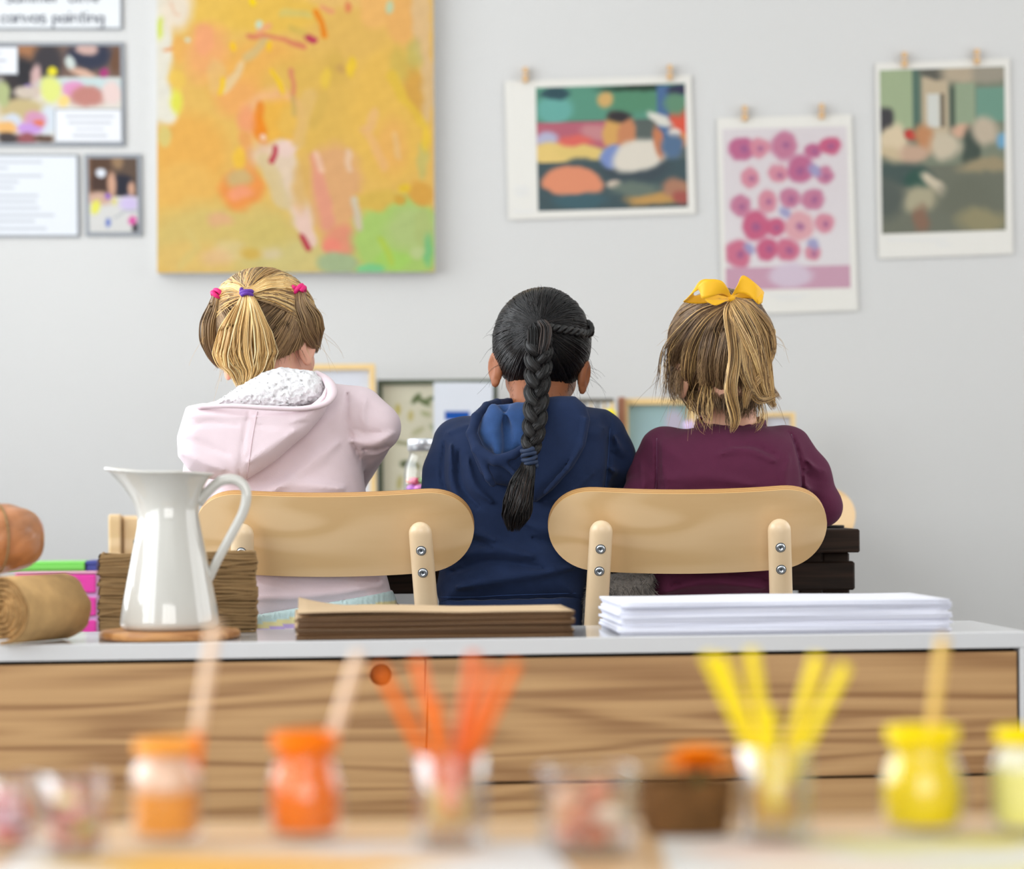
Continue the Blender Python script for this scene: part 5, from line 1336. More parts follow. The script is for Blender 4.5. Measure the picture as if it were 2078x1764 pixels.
def fly(head, n, seed, z0, sl, ln, thin, pal, m, parent, name='stray_hairs', down=.6, side_only=None):
    r = np.random.default_rng(seed)
    D = head.starts(n, z0, sl, seed, .6)
    if side_only is not None: D = D[side_only(D)]; n = len(D)
    p0 = head.pts(D); nr = ((D/head.hr) @ head.R.T); nr /= np.linalg.norm(nr, axis=1, keepdims=True)
    tg = r.normal(size=(n, 3)); tg /= np.linalg.norm(tg, axis=1, keepdims=True)
    l = ln*r.uniform(.4, 1.2, (n, 1))
    t = np.linspace(0, 1, 10)[None, :, None]
    ph = r.uniform(0, 6.28, (n, 1, 1))
    P = p0[:, None]+(nr[:, None]*.55*t+tg[:, None]*.5*t+np.array([0, 0, -down])*t**2)*l[:, None]+np.sin(t*5+ph)*tg[:, None][..., [1, 2, 0]]*l[:, None]*.10*t
    R = thin*np.broadcast_to(1-.6*t[..., 0], (n, 10))
    o = strands_obj(name, P, R, pick_cols(n, pal, seed), m, parent); o['kind'] = 'stuff'; return o
def noise_lift(P, seed, amp, f=60):
    r = np.random.default_rng(seed); o = 0
    for k in range(4):
        d = r.normal(size=3)*f; o = o+np.sin(P @ d+r.uniform(0, 6))
    return amp*o/4

# ================================================================ child in pink
def child_pink():
    d = 4.12
    root = thing('person', 'child with three blond ponytails in a pale pink sherpa-lined hoodie, seen from behind', 'person', (W(600, 1100, d)[0], 4.14, 0))
    hood_m = fabric('pale_pink_fleece', L(226, 207, 213), .25, .03)
    sherpa_m = mat('white_sherpa', L(222, 221, 223), .95, .1, bump=.5, bscale=260, sheen=.4)
    skin = skin_mat('fair_skin', L(226, 170, 146), .15)
    leg_m = fabric('grey_leggings', L(120, 122, 130)); shoe_m = mat('white_shoe', L(220, 218, 214), .6); sole_m = mat('shoe_sole', L(180, 176, 170), .7)
    yc = lambda X, Z: np.float32(4.125)+np.float32(.12)*(Z-np.float32(.5))
    shL, shR = W(432, 868, 4.15), W(690, 845, 4.14)
    elL, elR = W(418, 968, 4.17), W(764, 868, 4.12)
    wrL, wrR = W(500, 1062, 4.43), W(668, 1060, 4.44)
    wrL[2] = wrR[2] = TZ+.022
    neck, hip = W(566, 800, 4.16), W(625, 1300, 4.14)
    # hoodie
    q = Sdf((W(350, 900, d)[0], 3.98, W(0, 1300, d)[2]-.01), (W(830, 900, d)[0], 4.42, W(0, 770, d)[2]), .0042)
    q.union(q.pad(pp([(440, 822), (520, 800), (600, 792), (680, 796), (722, 822), (733, 935), (744, 1020), (768, 1110), (790, 1190), (800, 1232), (700, 1252), (510, 1287), (455, 1295), (438, 1180), (428, 1060), (415, 975), (402, 900), (412, 850)], d), yc, .088, .080), 0)
    q.union(q.chain([W(668, 838, 4.14), W(725, 845, 4.13), elR], [.046, .043, .036], .02), .03)
    q.union(q.chain([elR, wrR], [.036, .025], .01), .014)
    q.union(q.chain([shL, elL, wrL], [.040, .035, .024], .01), .025)
    # sleeve creases, back folds
    q.fold([([(706, 800), (708, 860), (730, 935)], .0055, -.0035), ([(715, 895), (760, 902), (800, 880)], .008, .004), ([(738, 912), (765, 914), (795, 902)], .0045, -.005), ([(722, 870), (745, 880), (775, 878)], .005, -.0025), ([(745, 812), (738, 840), (742, 862)], .006, .0025),
            ([(510, 1008), (600, 985), (700, 992)], .011, .0045), ([(520, 1040), (620, 1020), (720, 1030)], .008, -.003), ([(560, 1000), (640, 940), (690, 900)], .010, .003), ([(540, 1130), (640, 1150), (765, 1150)], .010, .004), ([(520, 1170), (640, 1185), (770, 1178)], .008, -.003), ([(530, 1210), (640, 1205), (780, 1185)], .008, .003)], d)
    q.v = q.v+.0014*q.noise(5, 75)+.0006*q.noise(6, 200)
    body_h = q.mesh('hoodie')
    hoodie = obj('hoodie', body_h, hood_m, root)
    # hood hanging down the back
    ycb = lambda X, Z: np.float32(4.028)+np.float32(.10)*(Z-np.float32(.62))
    q = Sdf((W(350, 900, d)[0], 3.94, W(0, 1000, d)[2]), (W(700, 900, d)[0], 4.16, W(0, 770, d)[2]), .0036)
    q.union(q.pad(pp([(392, 829), (425, 822), (520, 826), (600, 830), (640, 824), (660, 806), (672, 780), (678, 800), (668, 838), (630, 885), (570, 935), (515, 972), (496, 978), (470, 976), (432, 972), (398, 955), (376, 928), (373, 890), (385, 850)], d), ycb, .040, .036), 0)
    q.cut(q.ell(W(560, 805, 4.055), (.085, .030, .030), rotm(0, 8, 0)), .008)
    q.fold([([(520, 838), (510, 900), (500, 972)], .0035, -.0014), ([(395, 850), (450, 846), (520, 852)], .006, .0025), ([(530, 850), (590, 846), (650, 832)], .006, .0022), ([(400, 872), (440, 862), (500, 868)], .005, -.0016), ([(535, 866), (580, 870), (630, 862)], .006, -.0016), ([(385, 920), (420, 935), (470, 955)], .009, .003), ([(520, 940), (560, 915), (610, 880)], .009, .0025), ([(395, 895), (430, 905), (480, 925)], .007, -.002)], d, 4.06)
    q.v = q.v+.0014*q.noise(15, 60)
    hm = q.mesh('hood')
    hd = obj('hood', hm, hood_m, hoodie)
    bv = bvh_of(hm)
    seam(hoodie, bv, [(522, 836), (512, 890), (501, 970)], .0011, fabric('pink_stitch', L(214, 190, 196)), 'hood_seam')
    # rim at the right of the opening
    rimp = smooth_path([W(642, 757, 4.09), W(664, 772, 4.06), W(674, 796, 4.03), W(664, 816, 4.015), W(640, 826, 4.005), W(600, 830, 4.0), W(540, 828, 3.997), W(470, 824, 4.0), W(400, 826, 4.01)], 50)
    obj('hood_rim', MB().tube(rimp, np.interp(np.linspace(0, 1, 50), [0, .2, .5, 1], [.006, .0095, .006, .005]), 12, flat=.7).mesh('rim', True), hood_m, hoodie)
    # sherpa lining showing in the opening
    q = Sdf((W(440, 900, d)[0], 3.97, W(0, 850, d)[2]), (W(700, 900, d)[0], 4.16, W(0, 730, d)[2]), .0026)
    q.union(q.pad(pp([(448, 822), (490, 792), (540, 762), (575, 750), (600, 754), (640, 758), (662, 780), (660, 812), (600, 832), (520, 832)], d), lambda X, Z: np.float32(4.060)+np.float32(.35)*(Z-np.float32(.77)), .034, .032), 0)
    q.cut(q.chain([W(528, 825, 4.012), W(548, 803, 4.018), W(585, 784, 4.03)], [.006, .005, .003], .003), .006)
    q.v = q.v+.0105*np.abs(q.noise(8, 520, 9))+.004*np.abs(q.noise(9, 900, 8))-.004
    obj('sherpa_lining', q.mesh('sherpa'), sherpa_m, hoodie)
    # ribbed striped hem
    def hemcol(P):
        u = (P[:, 0]*F/d+CX); v_ = CY-(P[:, 2]-CAMZ)*F/P[:, 1]
        w = v_+.172*(u-510)
        base = lin((228, 210, 217)); col = np.tile(base, (len(P), 1))
        for lo_, hi_, c_ in ((1246, 1266, (196, 220, 220)), (1266, 1277, (226, 216, 160)), (1277, 1287, (188, 166, 214))):
            m_ = (w > lo_) & (w < hi_); col[m_] = lin(c_)
        rib = .5+.5*np.sin(u*1.6); col = col*(1-.10*rib)[:, None]
        return col
    q = Sdf((W(440, 900, d)[0], 4.0, W(0, 1345, d)[2]), (W(830, 900, d)[0], 4.28, W(0, 1185, d)[2]), .0035)
    q.union(q.pad(pp([(440, 900), (722, 822), (733, 935), (746, 1020), (770, 1110), (793, 1185), (806, 1228), (812, 1300), (800, 1420), (450, 1420), (436, 1180)], d), lambda X, Z: np.float32(4.125)+np.float32(.12)*(Z-np.float32(.5)), .0945, .082), 0)
    q.inter(q.poly2(pp([(430, 1262), (510, 1247), (660, 1221), (825, 1193), (840, 1292), (650, 1310), (510, 1325), (430, 1325)], d))[:, None, :]+0*q.Y, .004)
    q.v = q.v+.0009*np.sin((q.X*F/d)*1.6*.5)
    hem = obj('striped_hem', q.mesh('hem', hemcol), mat('striped_rib', (1, 1, 1), .85, .2, attr=True, sheen=.2), hoodie)
    # head
    H_ = Head(541, 676, 4.185, -14, -7, -17, 1.0, (.0825, .096, .0885))
    hq, Lp = head_mesh(H_.c, H_.R, 1.0, neck, {1: (.0715, -.005, -.036, 32, .026), -1: (.0715, -.005, -.040, 34, .026)})
    hv = hq.nets()
    pieces = [hv, torso_body(neck, shL, shR, elL, elR, wrL, wrR, hip), hand(wrL, (0.35, 1, -.05), -1), hand(wrR, (-.35, 1, -.05), 1)]
    V, F_ = join_np(pieces)
    body = obj('body', mesh_np(V, F_, 'body'), skin, root)
    eyes(body, Lp, 1.0)
    # trousers + shoes
    hx_ = W(640, 1200, d)[0]
    hL, hR, kL, kR = np.array([hx_-.06, 4.15, .392]), np.array([hx_+.06, 4.15, .392]), np.array([hx_-.085, 4.40, .385]), np.array([hx_+.085, 4.40, .385])
    obj('trousers', lower_body(hL, hR, kL, kR).mesh('tr'), leg_m, root)
    shoes(root, kL, kR, shoe_m, sole_m)
    # hair
    z0, sl = -.046, .80
    brown = [(150, 120, 84), (132, 104, 72), (164, 134, 94), (120, 94, 66)]
    gold = [(226, 190, 128), (206, 166, 104), (236, 208, 152), (190, 148, 90), (216, 178, 116)]
    capm = mat('dark_blond_scalp_hair', L(118, 94, 68), .5, .3, var=.3, vscale=60, stretch=(1, 1, .2))
    cap = H_.cap(z0, sl, 'hair', capm, root)
    gP, gL, gR = H_.dirpix(503, 600), H_.dirpix(448, 602), H_.dirpix(600, 594)
    r = np.random.default_rng(1)
    D = H_.starts(1700, z0, sl, 3, .5); back = D[(D[:, 1] < .35) & (D[:, 2] < gP[2]+.12)]
    tgt = np.where((back[:, 0] > gP[0])[:, None], gR, gL)+r.normal(size=(len(back), 3))*.05
    P = H_.pts(slerp_path(back, tgt, 16), .0008); P += (noise_lift(P, 2, .0018, 90)+r.uniform(-.0006, .0026, (len(P), 1)))[..., None]*((P-H_.hc)/.09)
    cols = pick_cols(len(P), brown, 4)
    strands_obj('combed_back_hair', P, np.full(P.shape[:2], .00085), cols, M['hair'], cap)
    top = D[(D[:, 2] > gP[2]-.02) | (D[:, 1] > .2)]
    tgt = gP+r.normal(size=(len(top), 3))*.035
    P = H_.pts(slerp_path(top, tgt, 18), .0015); P += (noise_lift(P, 6, .0016, 90)+r.uniform(-.0006, .0030, (len(P), 1)))[..., None]*((P-H_.hc)/.09)
    strands_obj('crown_hair', P, np.full(P.shape[:2], .0009), pick_cols(len(P), gold+brown, 5), M['hair'], cap)
    for g, nn in ((gL, 260), (gR, 420)):   # swags from the side ties to the middle tie
        A = g+r.normal(size=(nn, 3))*.045; A[:, 2] += r.uniform(0, .20, nn); A /= np.linalg.norm(A, axis=1, keepdims=True)
        Bq = gP+r.normal(size=(nn, 3))*.03
        Dp = slerp_path(A, Bq, 20); arc_ = np.sin(np.linspace(0, math.pi, 20))[None, :, None]*r.uniform(.02, .16, (nn, 1, 1)); Dp[..., 2:] += arc_; Dp /= np.linalg.norm(Dp, axis=2, keepdims=True)
        P = H_.pts(Dp, .0035); P += (noise_lift(P, 8, .0016, 90)+r.uniform(-.0006, .0034, (len(P), 1)))[..., None]*((P-H_.hc)/.09)
        strands_obj('swept_swag', P, np.full(P.shape[:2], .0009), pick_cols(nn, gold, 7), M['hair'], cap)
    tp, tl, trr = [H_.pts(g[None], .007)[0] for g in (gP, gL, gR)]
    # tails
    dp = tp[1]
    P, R, w_ = bundle([tp, W(501, 625, dp-.014), W(498, 670, dp-.020), W(498, 715, dp-.016), W(500, 752, dp-.010), W(492, 790, dp-.020)], [.006, .020, .040, .050, .040, .012], 1100, 11, clump=16, spread=.26, wav=.22, M_=34, flat=.40, thin=.00095)
    strands_obj('ponytail', P, R, pick_cols(len(P), gold+[(246, 226, 180), (232, 200, 140)], 12, w_), M['hair'], root)
    P, R, w_ = bundle([trr, W(606, 622, trr[1]-.006), W(616, 650, trr[1]-.002), W(622, 676, trr[1]+.008), W(630, 696, trr[1]+.024), W(640, 714, trr[1]+.05)], [.007, .020, .029, .028, .018, .008], 800, 13, clump=12, spread=.3, wav=.2, M_=28, flat=.6)
    strands_obj('pigtail', P, R, pick_cols(len(P), brown+[(178, 146, 98)], 14, w_), M['hair'], root)
    P, R, w_ = bundle([tl, W(436, 625, tl[1]-.004), W(428, 655, tl[1]), W(427, 690, tl[1]+.008), W(434, 722, tl[1]+.03), W(444, 745, tl[1]+.05)], [.006, .012, .017, .017, .012, .005], 420, 15, clump=8, spread=.3, wav=.15, M_=28, flat=.8)
    strands_obj('pigtail', P, R, pick_cols(len(P), brown, 16, w_), M['hair'], root)
    pinkm, purm = mat('hot_pink_elastic', L(214, 20, 112), .6, bump=.2), mat('purple_elastic', L(92, 44, 150), .6, bump=.2)
    bdir = np.array([0, -.35, -1]); tie('hair_tie', tp+np.array([0, -.003, 0]), bdir, .0085, .0032, purm, root, 2)['label'] = 'purple elastic on the middle ponytail'
    tie('hair_tie', tl, (-.75, -.2, -.65), .0075, .0036, pinkm, root, 2)['label'] = 'pink elastic nearer the window'
    tie('hair_tie', trr, (.75, -.15, -.65), .0090, .0042, pinkm, root, 2)['label'] = 'pink elastic above the visible ear'
    fly(H_, 180, 21, z0, sl, .022, .00034, gold+brown, M['hair'], root)
    fly(H_, 60, 22, z0, sl, .05, .00030, gold, M['hair'], root, 'loose_strands', .9, lambda D: (abs(D[:, 0]) > .7) & (D[:, 2] < 0))

# ================================================================ child in blue
def child_blue():
    d = 4.12
    root = thing('person', 'child with one long black braid in a navy blue hoodie, seen from behind', 'person', (W(1045, 1100, d)[0], 4.14, 0))
    hood_m = fabric('navy_fleece', L(28, 43, 75), .04, .12, 40); lining_m = fabric('mid_blue_fleece', L(44, 74, 122), .15, .15, 60, .25)
    skin = skin_mat('brown_skin', L(158, 98, 64), .12)
    leg_m = fabric('charcoal_trousers', L(70, 70, 74)); shoe_m = mat('navy_shoe', L(50, 56, 80), .6); sole_m = mat('white_sole', L(214, 212, 208), .7)
    yc = lambda X, Z: np.float32(4.13)+np.float32(.12)*(Z-np.float32(.5))
    shL, shR = W(930, 900, 4.16), W(1222, 885, 4.16)
    elL, elR = W(897, 1012, 4.14), W(1258, 980, 4.215)
    wrL, wrR = W(985, 1062, 4.43), W(1165, 1062, 4.44); wrL[2] = wrR[2] = TZ+.022
    neck, hip = W(1092, 815, 4.165), W(1040, 1300, 4.14)
    q = Sdf((W(840, 900, d)[0], 3.99, W(0, 1262, d)[2]), (W(1310, 900, d)[0], 4.42, W(0, 785, d)[2]), .0040)
    q.union(q.pad(pp([(908, 876), (945, 850), (1010, 826), (1090, 826), (1160, 814), (1228, 838), (1240, 880), (1248, 950), (1232, 1010), (1206, 1100), (1188, 1180), (1188, 1226), (1040, 1238), (892, 1232), (885, 1195), (898, 1130), (902, 1050), (892, 980), (895, 920)], d), yc, .086, .078), 0)
    q.union(q.chain([shL, W(908, 960, 4.15), elL], [.041, .037, .033], .015), .022)
    q.union(q.chain([elL, wrL], [.033, .023], .01), .012)
    q.union(q.chain([shR, W(1242, 930, 4.17), elR], [.040, .036, .031], .015), .020)
    q.union(q.chain([elR, wrR], [.031, .023], .01), .012)
    q.fold([([(916, 905), (918, 985), (955, 1045)], .007, .0055), ([(930, 915), (938, 985), (975, 1030)], .0055, -.0045), ([(950, 930), (962, 985), (1000, 1020)], .007, .005), ([(902, 900), (900, 970), (925, 1040)], .005, -.004), ([(900, 1015), (935, 1065), (1005, 1095)], .009, .005), ([(905, 1045), (940, 1085), (1000, 1112)], .006, -.004),
            ([(925, 1130), (1000, 1112), (1080, 1128)], .010, .005), ([(915, 1160), (1000, 1138), (1110, 1152)], .007, -.004), ([(930, 1190), (1040, 1168), (1160, 1150)], .010, .005), ([(1060, 1060), (1120, 1075), (1170, 1055)], .009, .004), ([(1080, 1090), (1140, 1105), (1185, 1080)], .007, -.0035), ([(1100, 1020), (1150, 1000), (1200, 960)], .010, .0035),
            ([(1240, 850), (1235, 930), (1226, 1005)], .0045, -.005), ([(1246, 885), (1262, 915), (1285, 930)], .007, .006), ([(1240, 915), (1262, 940), (1290, 950)], .005, -.0045), ([(1236, 950), (1262, 965), (1292, 972)], .007, .005), ([(1232, 985), (1262, 990), (1290, 992)], .005, -.004), ([(1150, 860), (1200, 880), (1225, 870)], .010, .003), ([(905, 880), (930, 870), (955, 862)], .006, .002)], d)
    q.v = q.v+.0013*q.noise(25, 70)+.0007*q.noise(26, 180)
    hmesh = q.mesh('hoodie'); hoodie = obj('hoodie', hmesh, hood_m, root); bv = bvh_of(hmesh)
    # hood: right flap, left rim, lower fold
    q = Sdf((W(930, 900, d)[0], 3.95, W(0, 1060, d)[2]), (W(1225, 900, d)[0], 4.19, W(0, 780, d)[2]), .0034)
    ycb = lambda X, Z: np.float32(4.048)+np.float32(.16)*(Z-np.float32(.62))
    q.union(q.pad(pp([(1092, 812), (1130, 806), (1165, 806), (1188, 826), (1196, 852), (1186, 905), (1160, 950), (1122, 992), (1086, 1020), (1062, 1005), (1066, 960), (1078, 900), (1084, 850)], d), ycb, .030, .026), 0)
    q.union(q.chain([W(1070, 905, 4.005), W(1040, 925, 4.0), W(1005, 935, 4.0), W(968, 912, 4.012), W(956, 880, 4.03), W(966, 848, 4.05), W(988, 826, 4.085), W(1008, 820, 4.115), W(1030, 818, 4.15), W(1060, 816, 4.18)], [.006, .007, .008, .009, .008, .008, .008, .008, .008, .008], .004), .006)
    q.union(q.pad(pp([(953, 880), (966, 918), (1000, 938), (1040, 928), (1078, 905), (1082, 1012), (1040, 990), (1000, 982), (975, 960), (958, 915)], d), ycb, .024, .020), .008)
    folds(q, [([W(1165, 815, 4.02), W(1145, 860, 4.01), W(1110, 905, 4.005), W(1082, 925, 4.0)], -.0035), ([W(975, 930, 4.01), W(992, 970, 4.005), W(1000, 982, 4.01)], .006), ([W(1020, 940, 4.0), W(1045, 960, 4.0), W(1075, 985, 4.0)], .005), ([W(1040, 940, 4.0), W(1062, 965, 4.0)], -.004), ([W(1188, 850, 4.035), W(1178, 905, 4.03), W(1150, 950, 4.02), W(1105, 1000, 4.01)], .004)], .008)
    q.v = q.v+.0010*q.noise(35, 80)
    hd = obj('hood', q.mesh('hood'), hood_m, hoodie)
    q = Sdf((W(950, 900, d)[0], 3.97, W(0, 950, d)[2]), (W(1110, 900, d)[0], 4.19, W(0, 785, d)[2]), .0032)
    q.union(q.pad(pp([(978, 850), (1000, 824), (1030, 822), (1060, 820), (1096, 812), (1092, 870), (1072, 902), (1040, 920), (1005, 928), (980, 905), (970, 880)], d), lambda X, Z: np.float32(4.056)+np.float32(.30)*(Z-np.float32(.71)), .026, .022), 0)
    folds(q, [([W(1022, 826, 4.06), W(1028, 870, 4.035), W(1032, 915, 4.02)], -.007), ([W(1000, 830, 4.055), W(1004, 880, 4.03), W(1010, 922, 4.02)], .006), ([W(1050, 826, 4.06), W(1058, 870, 4.04), W(1064, 900, 4.03)], .005)], .010)
    q.v = q.v+.0008*q.noise(45, 120)
    obj('hood_lining', q.mesh('lining'), lining_m, hoodie)
    # hem band and stitched lines
    q = Sdf((W(870, 900, d)[0], 4.0, W(0, 1300, d)[2]), (W(1215, 900, d)[0], 4.28, W(0, 1200, d)[2]), .004)
    q.union(q.pad(pp([(892, 920), (1248, 950), (1232, 1010), (1206, 1100), (1190, 1180), (1186, 1226), (1184, 1400), (895, 1400), (890, 1220), (888, 1195), (898, 1130)], d), lambda X, Z: np.float32(4.13)+np.float32(.12)*(Z-np.float32(.5)), .0855, .078), 0)
    q.inter(q.poly2(pp([(870, 1217), (1040, 1213), (1215, 1208), (1215, 1285), (870, 1285)], d))[:, None, :]+0*q.Y, .004)
    q.v = q.v+.0006*np.sin(q.X*F/d*1.1)
    obj('ribbed_hem', q.mesh('hem'), hood_m, hoodie)
    st = fabric('blue_stitch', L(46, 66, 108), .0)
    seam(hoodie, bv, [(892, 1212), (960, 1212), (1040, 1208), (1180, 1204)], .0008, st, 'stitch_line')
    seam(hoodie, bv, [(1238, 870), (1234, 930), (1228, 1000)], .0008, st, 'stitch_line')
    # head, body
    H_ = Head(1099, 712, 4.190, -16, 3, -2, .97, (.0775, .0915, .0865))
    hq, Lp = head_mesh(H_.c, H_.R, .97, neck, {1: (.0735, -.004, -.042, 30, .027), -1: (.0755, -.006, -.036, 44, .028)}, .045)
    pieces = [hq.nets(), torso_body(neck, shL, shR, elL, elR, wrL, wrR, hip), hand(wrL, (0.3, 1, -.05), -1), hand(wrR, (-.3, 1, -.05), 1)]
    V, F_ = join_np(pieces); body = obj('body', mesh_np(V, F_, 'body'), skin, root); eyes(body, Lp, .97)
    hx_ = W(1042, 1200, d)[0]
    hL, hR, kL, kR = np.array([hx_-.052, 4.15, .392]), np.array([hx_+.052, 4.15, .392]), np.array([hx_-.065, 4.40, .385]), np.array([hx_+.065, 4.40, .385])
    obj('trousers', lower_body(hL, hR, kL, kR).mesh('tr'), leg_m, root); shoes(root, kL, kR, shoe_m, sole_m)
    # hair
    z0, sl = -.066, .95
    blk = [(20, 18, 18), (12, 11, 12), (34, 30, 29), (10, 9, 10)]
    cap = H_.cap(z0, sl, 'hair', mat('black_scalp_hair', L(11, 10, 10), .6, .2), root)
    g = H_.dirpix(1092, 664); r = np.random.default_rng(2)
    D = H_.starts(3600, z0, sl, 31, .6)
    P = H_.pts(slerp_path(D, g+r.normal(size=(len(D), 3))*.05, 20), .0006); P += (noise_lift(P, 3, .0012, 90)+r.uniform(-.0008, .0026, (len(D), 1)))[..., None]*((P-H_.hc)/.09)
    strands_obj('combed_hair', P, np.full(P.shape[:2], .00085), pick_cols(len(P), blk, 32), M['hair_black'], cap)
    # braid
    gp = H_.pts(g[None], .004)[0]; yb0 = gp[1]
    path = smooth_path([W(1093, 672, yb0+.004), W(1093, 705, yb0-.018), W(1092, 750, yb0-.030), W(1089, 800, yb0-.050), W(1086, 850, yb0-.078), W(1080, 895, yb0-.100), W(1074, 932, yb0-.112)], 120)
    for k in range(len(path)): path[k, 1] = min(path[k, 1], 4.1)
    t = np.linspace(0, 1, 120); sc_ = np.interp(t, [0, .1, .3, .8, 1], [.6, 1.05, 1.0, .82, .55])
    for k in range(3):
        ph = t*2*math.pi*2.9+k*2*math.pi/3
        off = np.stack([np.sin(ph)*.0125*sc_, np.sin(2*ph)*.0062*sc_, np.zeros(120)], 1)
        c_ = path+off
        n = 90; r = np.random.default_rng(40+k)
        uv = r.normal(size=(n, 2)); uv /= np.linalg.norm(uv, axis=1, keepdims=True); rr_ = np.sqrt(r.uniform(.45, 1, (n, 1))); uv *= rr_
        Tn = np.gradient(c_, axis=0); Tn /= np.linalg.norm(Tn, axis=1, keepdims=True)
        A = np.cross(Tn, [0, 1, 0]); A /= np.linalg.norm(A, axis=1, keepdims=True); B = np.cross(A, Tn)
        tw = t*5
        ca, sa = np.cos(tw), np.sin(tw)
        u = uv[:, None, 0]*ca[None]-uv[:, None, 1]*sa[None]; v_ = uv[:, None, 0]*sa[None]+uv[:, None, 1]*ca[None]
        rad = .0098*sc_
        P = c_[None]+(A[None]*u[..., None]*1.0+B[None]*v_[..., None]*.85)*rad[None, :, None]
        brd = strands_obj('braid_strand', P, np.full(P.shape[:2], .0011), pick_cols(n, blk, 50+k), M['hair_black'], root)
        obj('braid_core', MB().tube(c_, rad*.9, 10).mesh('core', True), mat('braid_core_hair', L(14, 13, 13), .45, .35), brd)
    e = path[-1]
    navy = mat('navy_elastic', L(18, 38, 68), .7, bump=.2)
    tie('hair_tie', e+np.array([0, 0, .002]), (.12, .1, -1), .0098, .0036, navy, root, 4)
    P, R, w_ = bundle([e, W(1070, 955, e[1]-.006), W(1060, 985, e[1]-.010), W(1052, 1020, e[1]-.012), W(1046, 1050, e[1]-.010), W(1042, 1080, e[1]-.006)], [.008, .0125, .019, .023, .021, .008], 700, 60, clump=12, spread=.3, wav=.3, M_=30, flat=.5, thin=.0009)
    strands_obj('braid_tail', P, R, pick_cols(len(P), blk+[(52, 40, 34)], 61, w_), M['hair_black'], root)
    # strands gathered over the start of the braid
    P, R, w_ = bundle([gp+np.array([0, .004, .004]), W(1096, 672, yb0-.006), W(1094, 700, yb0-.024), W(1092, 722, yb0-.034)], [.014, .020, .018, .012], 300, 62, clump=8, spread=.35, M_=16, flat=.5)
    strands_obj('gathered_lock', P, R, pick_cols(len(P), blk+[(60, 50, 46)], 63, w_), M['hair_black'], root)
    # small twisted side braid
    sp = [H_.pts(H_.dirpix(x, y)[None], .004)[0] for x, y in ((1104, 664), (1125, 668), (1150, 672), (1172, 676))]
    sp += [W(1190, 678, sp[-1][1]+.03), W(1201, 672, sp[-1][1]+.04), W(1196, 660, sp[-1][1]+.045), W(1184, 656, sp[-1][1]+.06)]
    c_ = smooth_path(sp, 70); t = np.linspace(0, 1, 70)
    for k in range(2):
        ph = t*2*math.pi*7+k*math.pi
        cc = c_+np.stack([np.zeros(70), -np.cos(ph)*.0032, np.sin(ph)*.0036], 1)
        obj('side_twist', MB().tube(cc, .0044, 10).mesh('tw', True), mat('side_twist_hair', L(16, 15, 15), .42, .4), root)
    fly(H_, 260, 71, z0, sl, .022, .00034, blk, M['hair_black'], root)
    fly(H_, 130, 72, z0, sl, .055, .00036, blk, M['hair_black'], root, 'loose_strands', .5, lambda D: (abs(D[:, 0]) > .75) & (D[:, 2] < -.05))

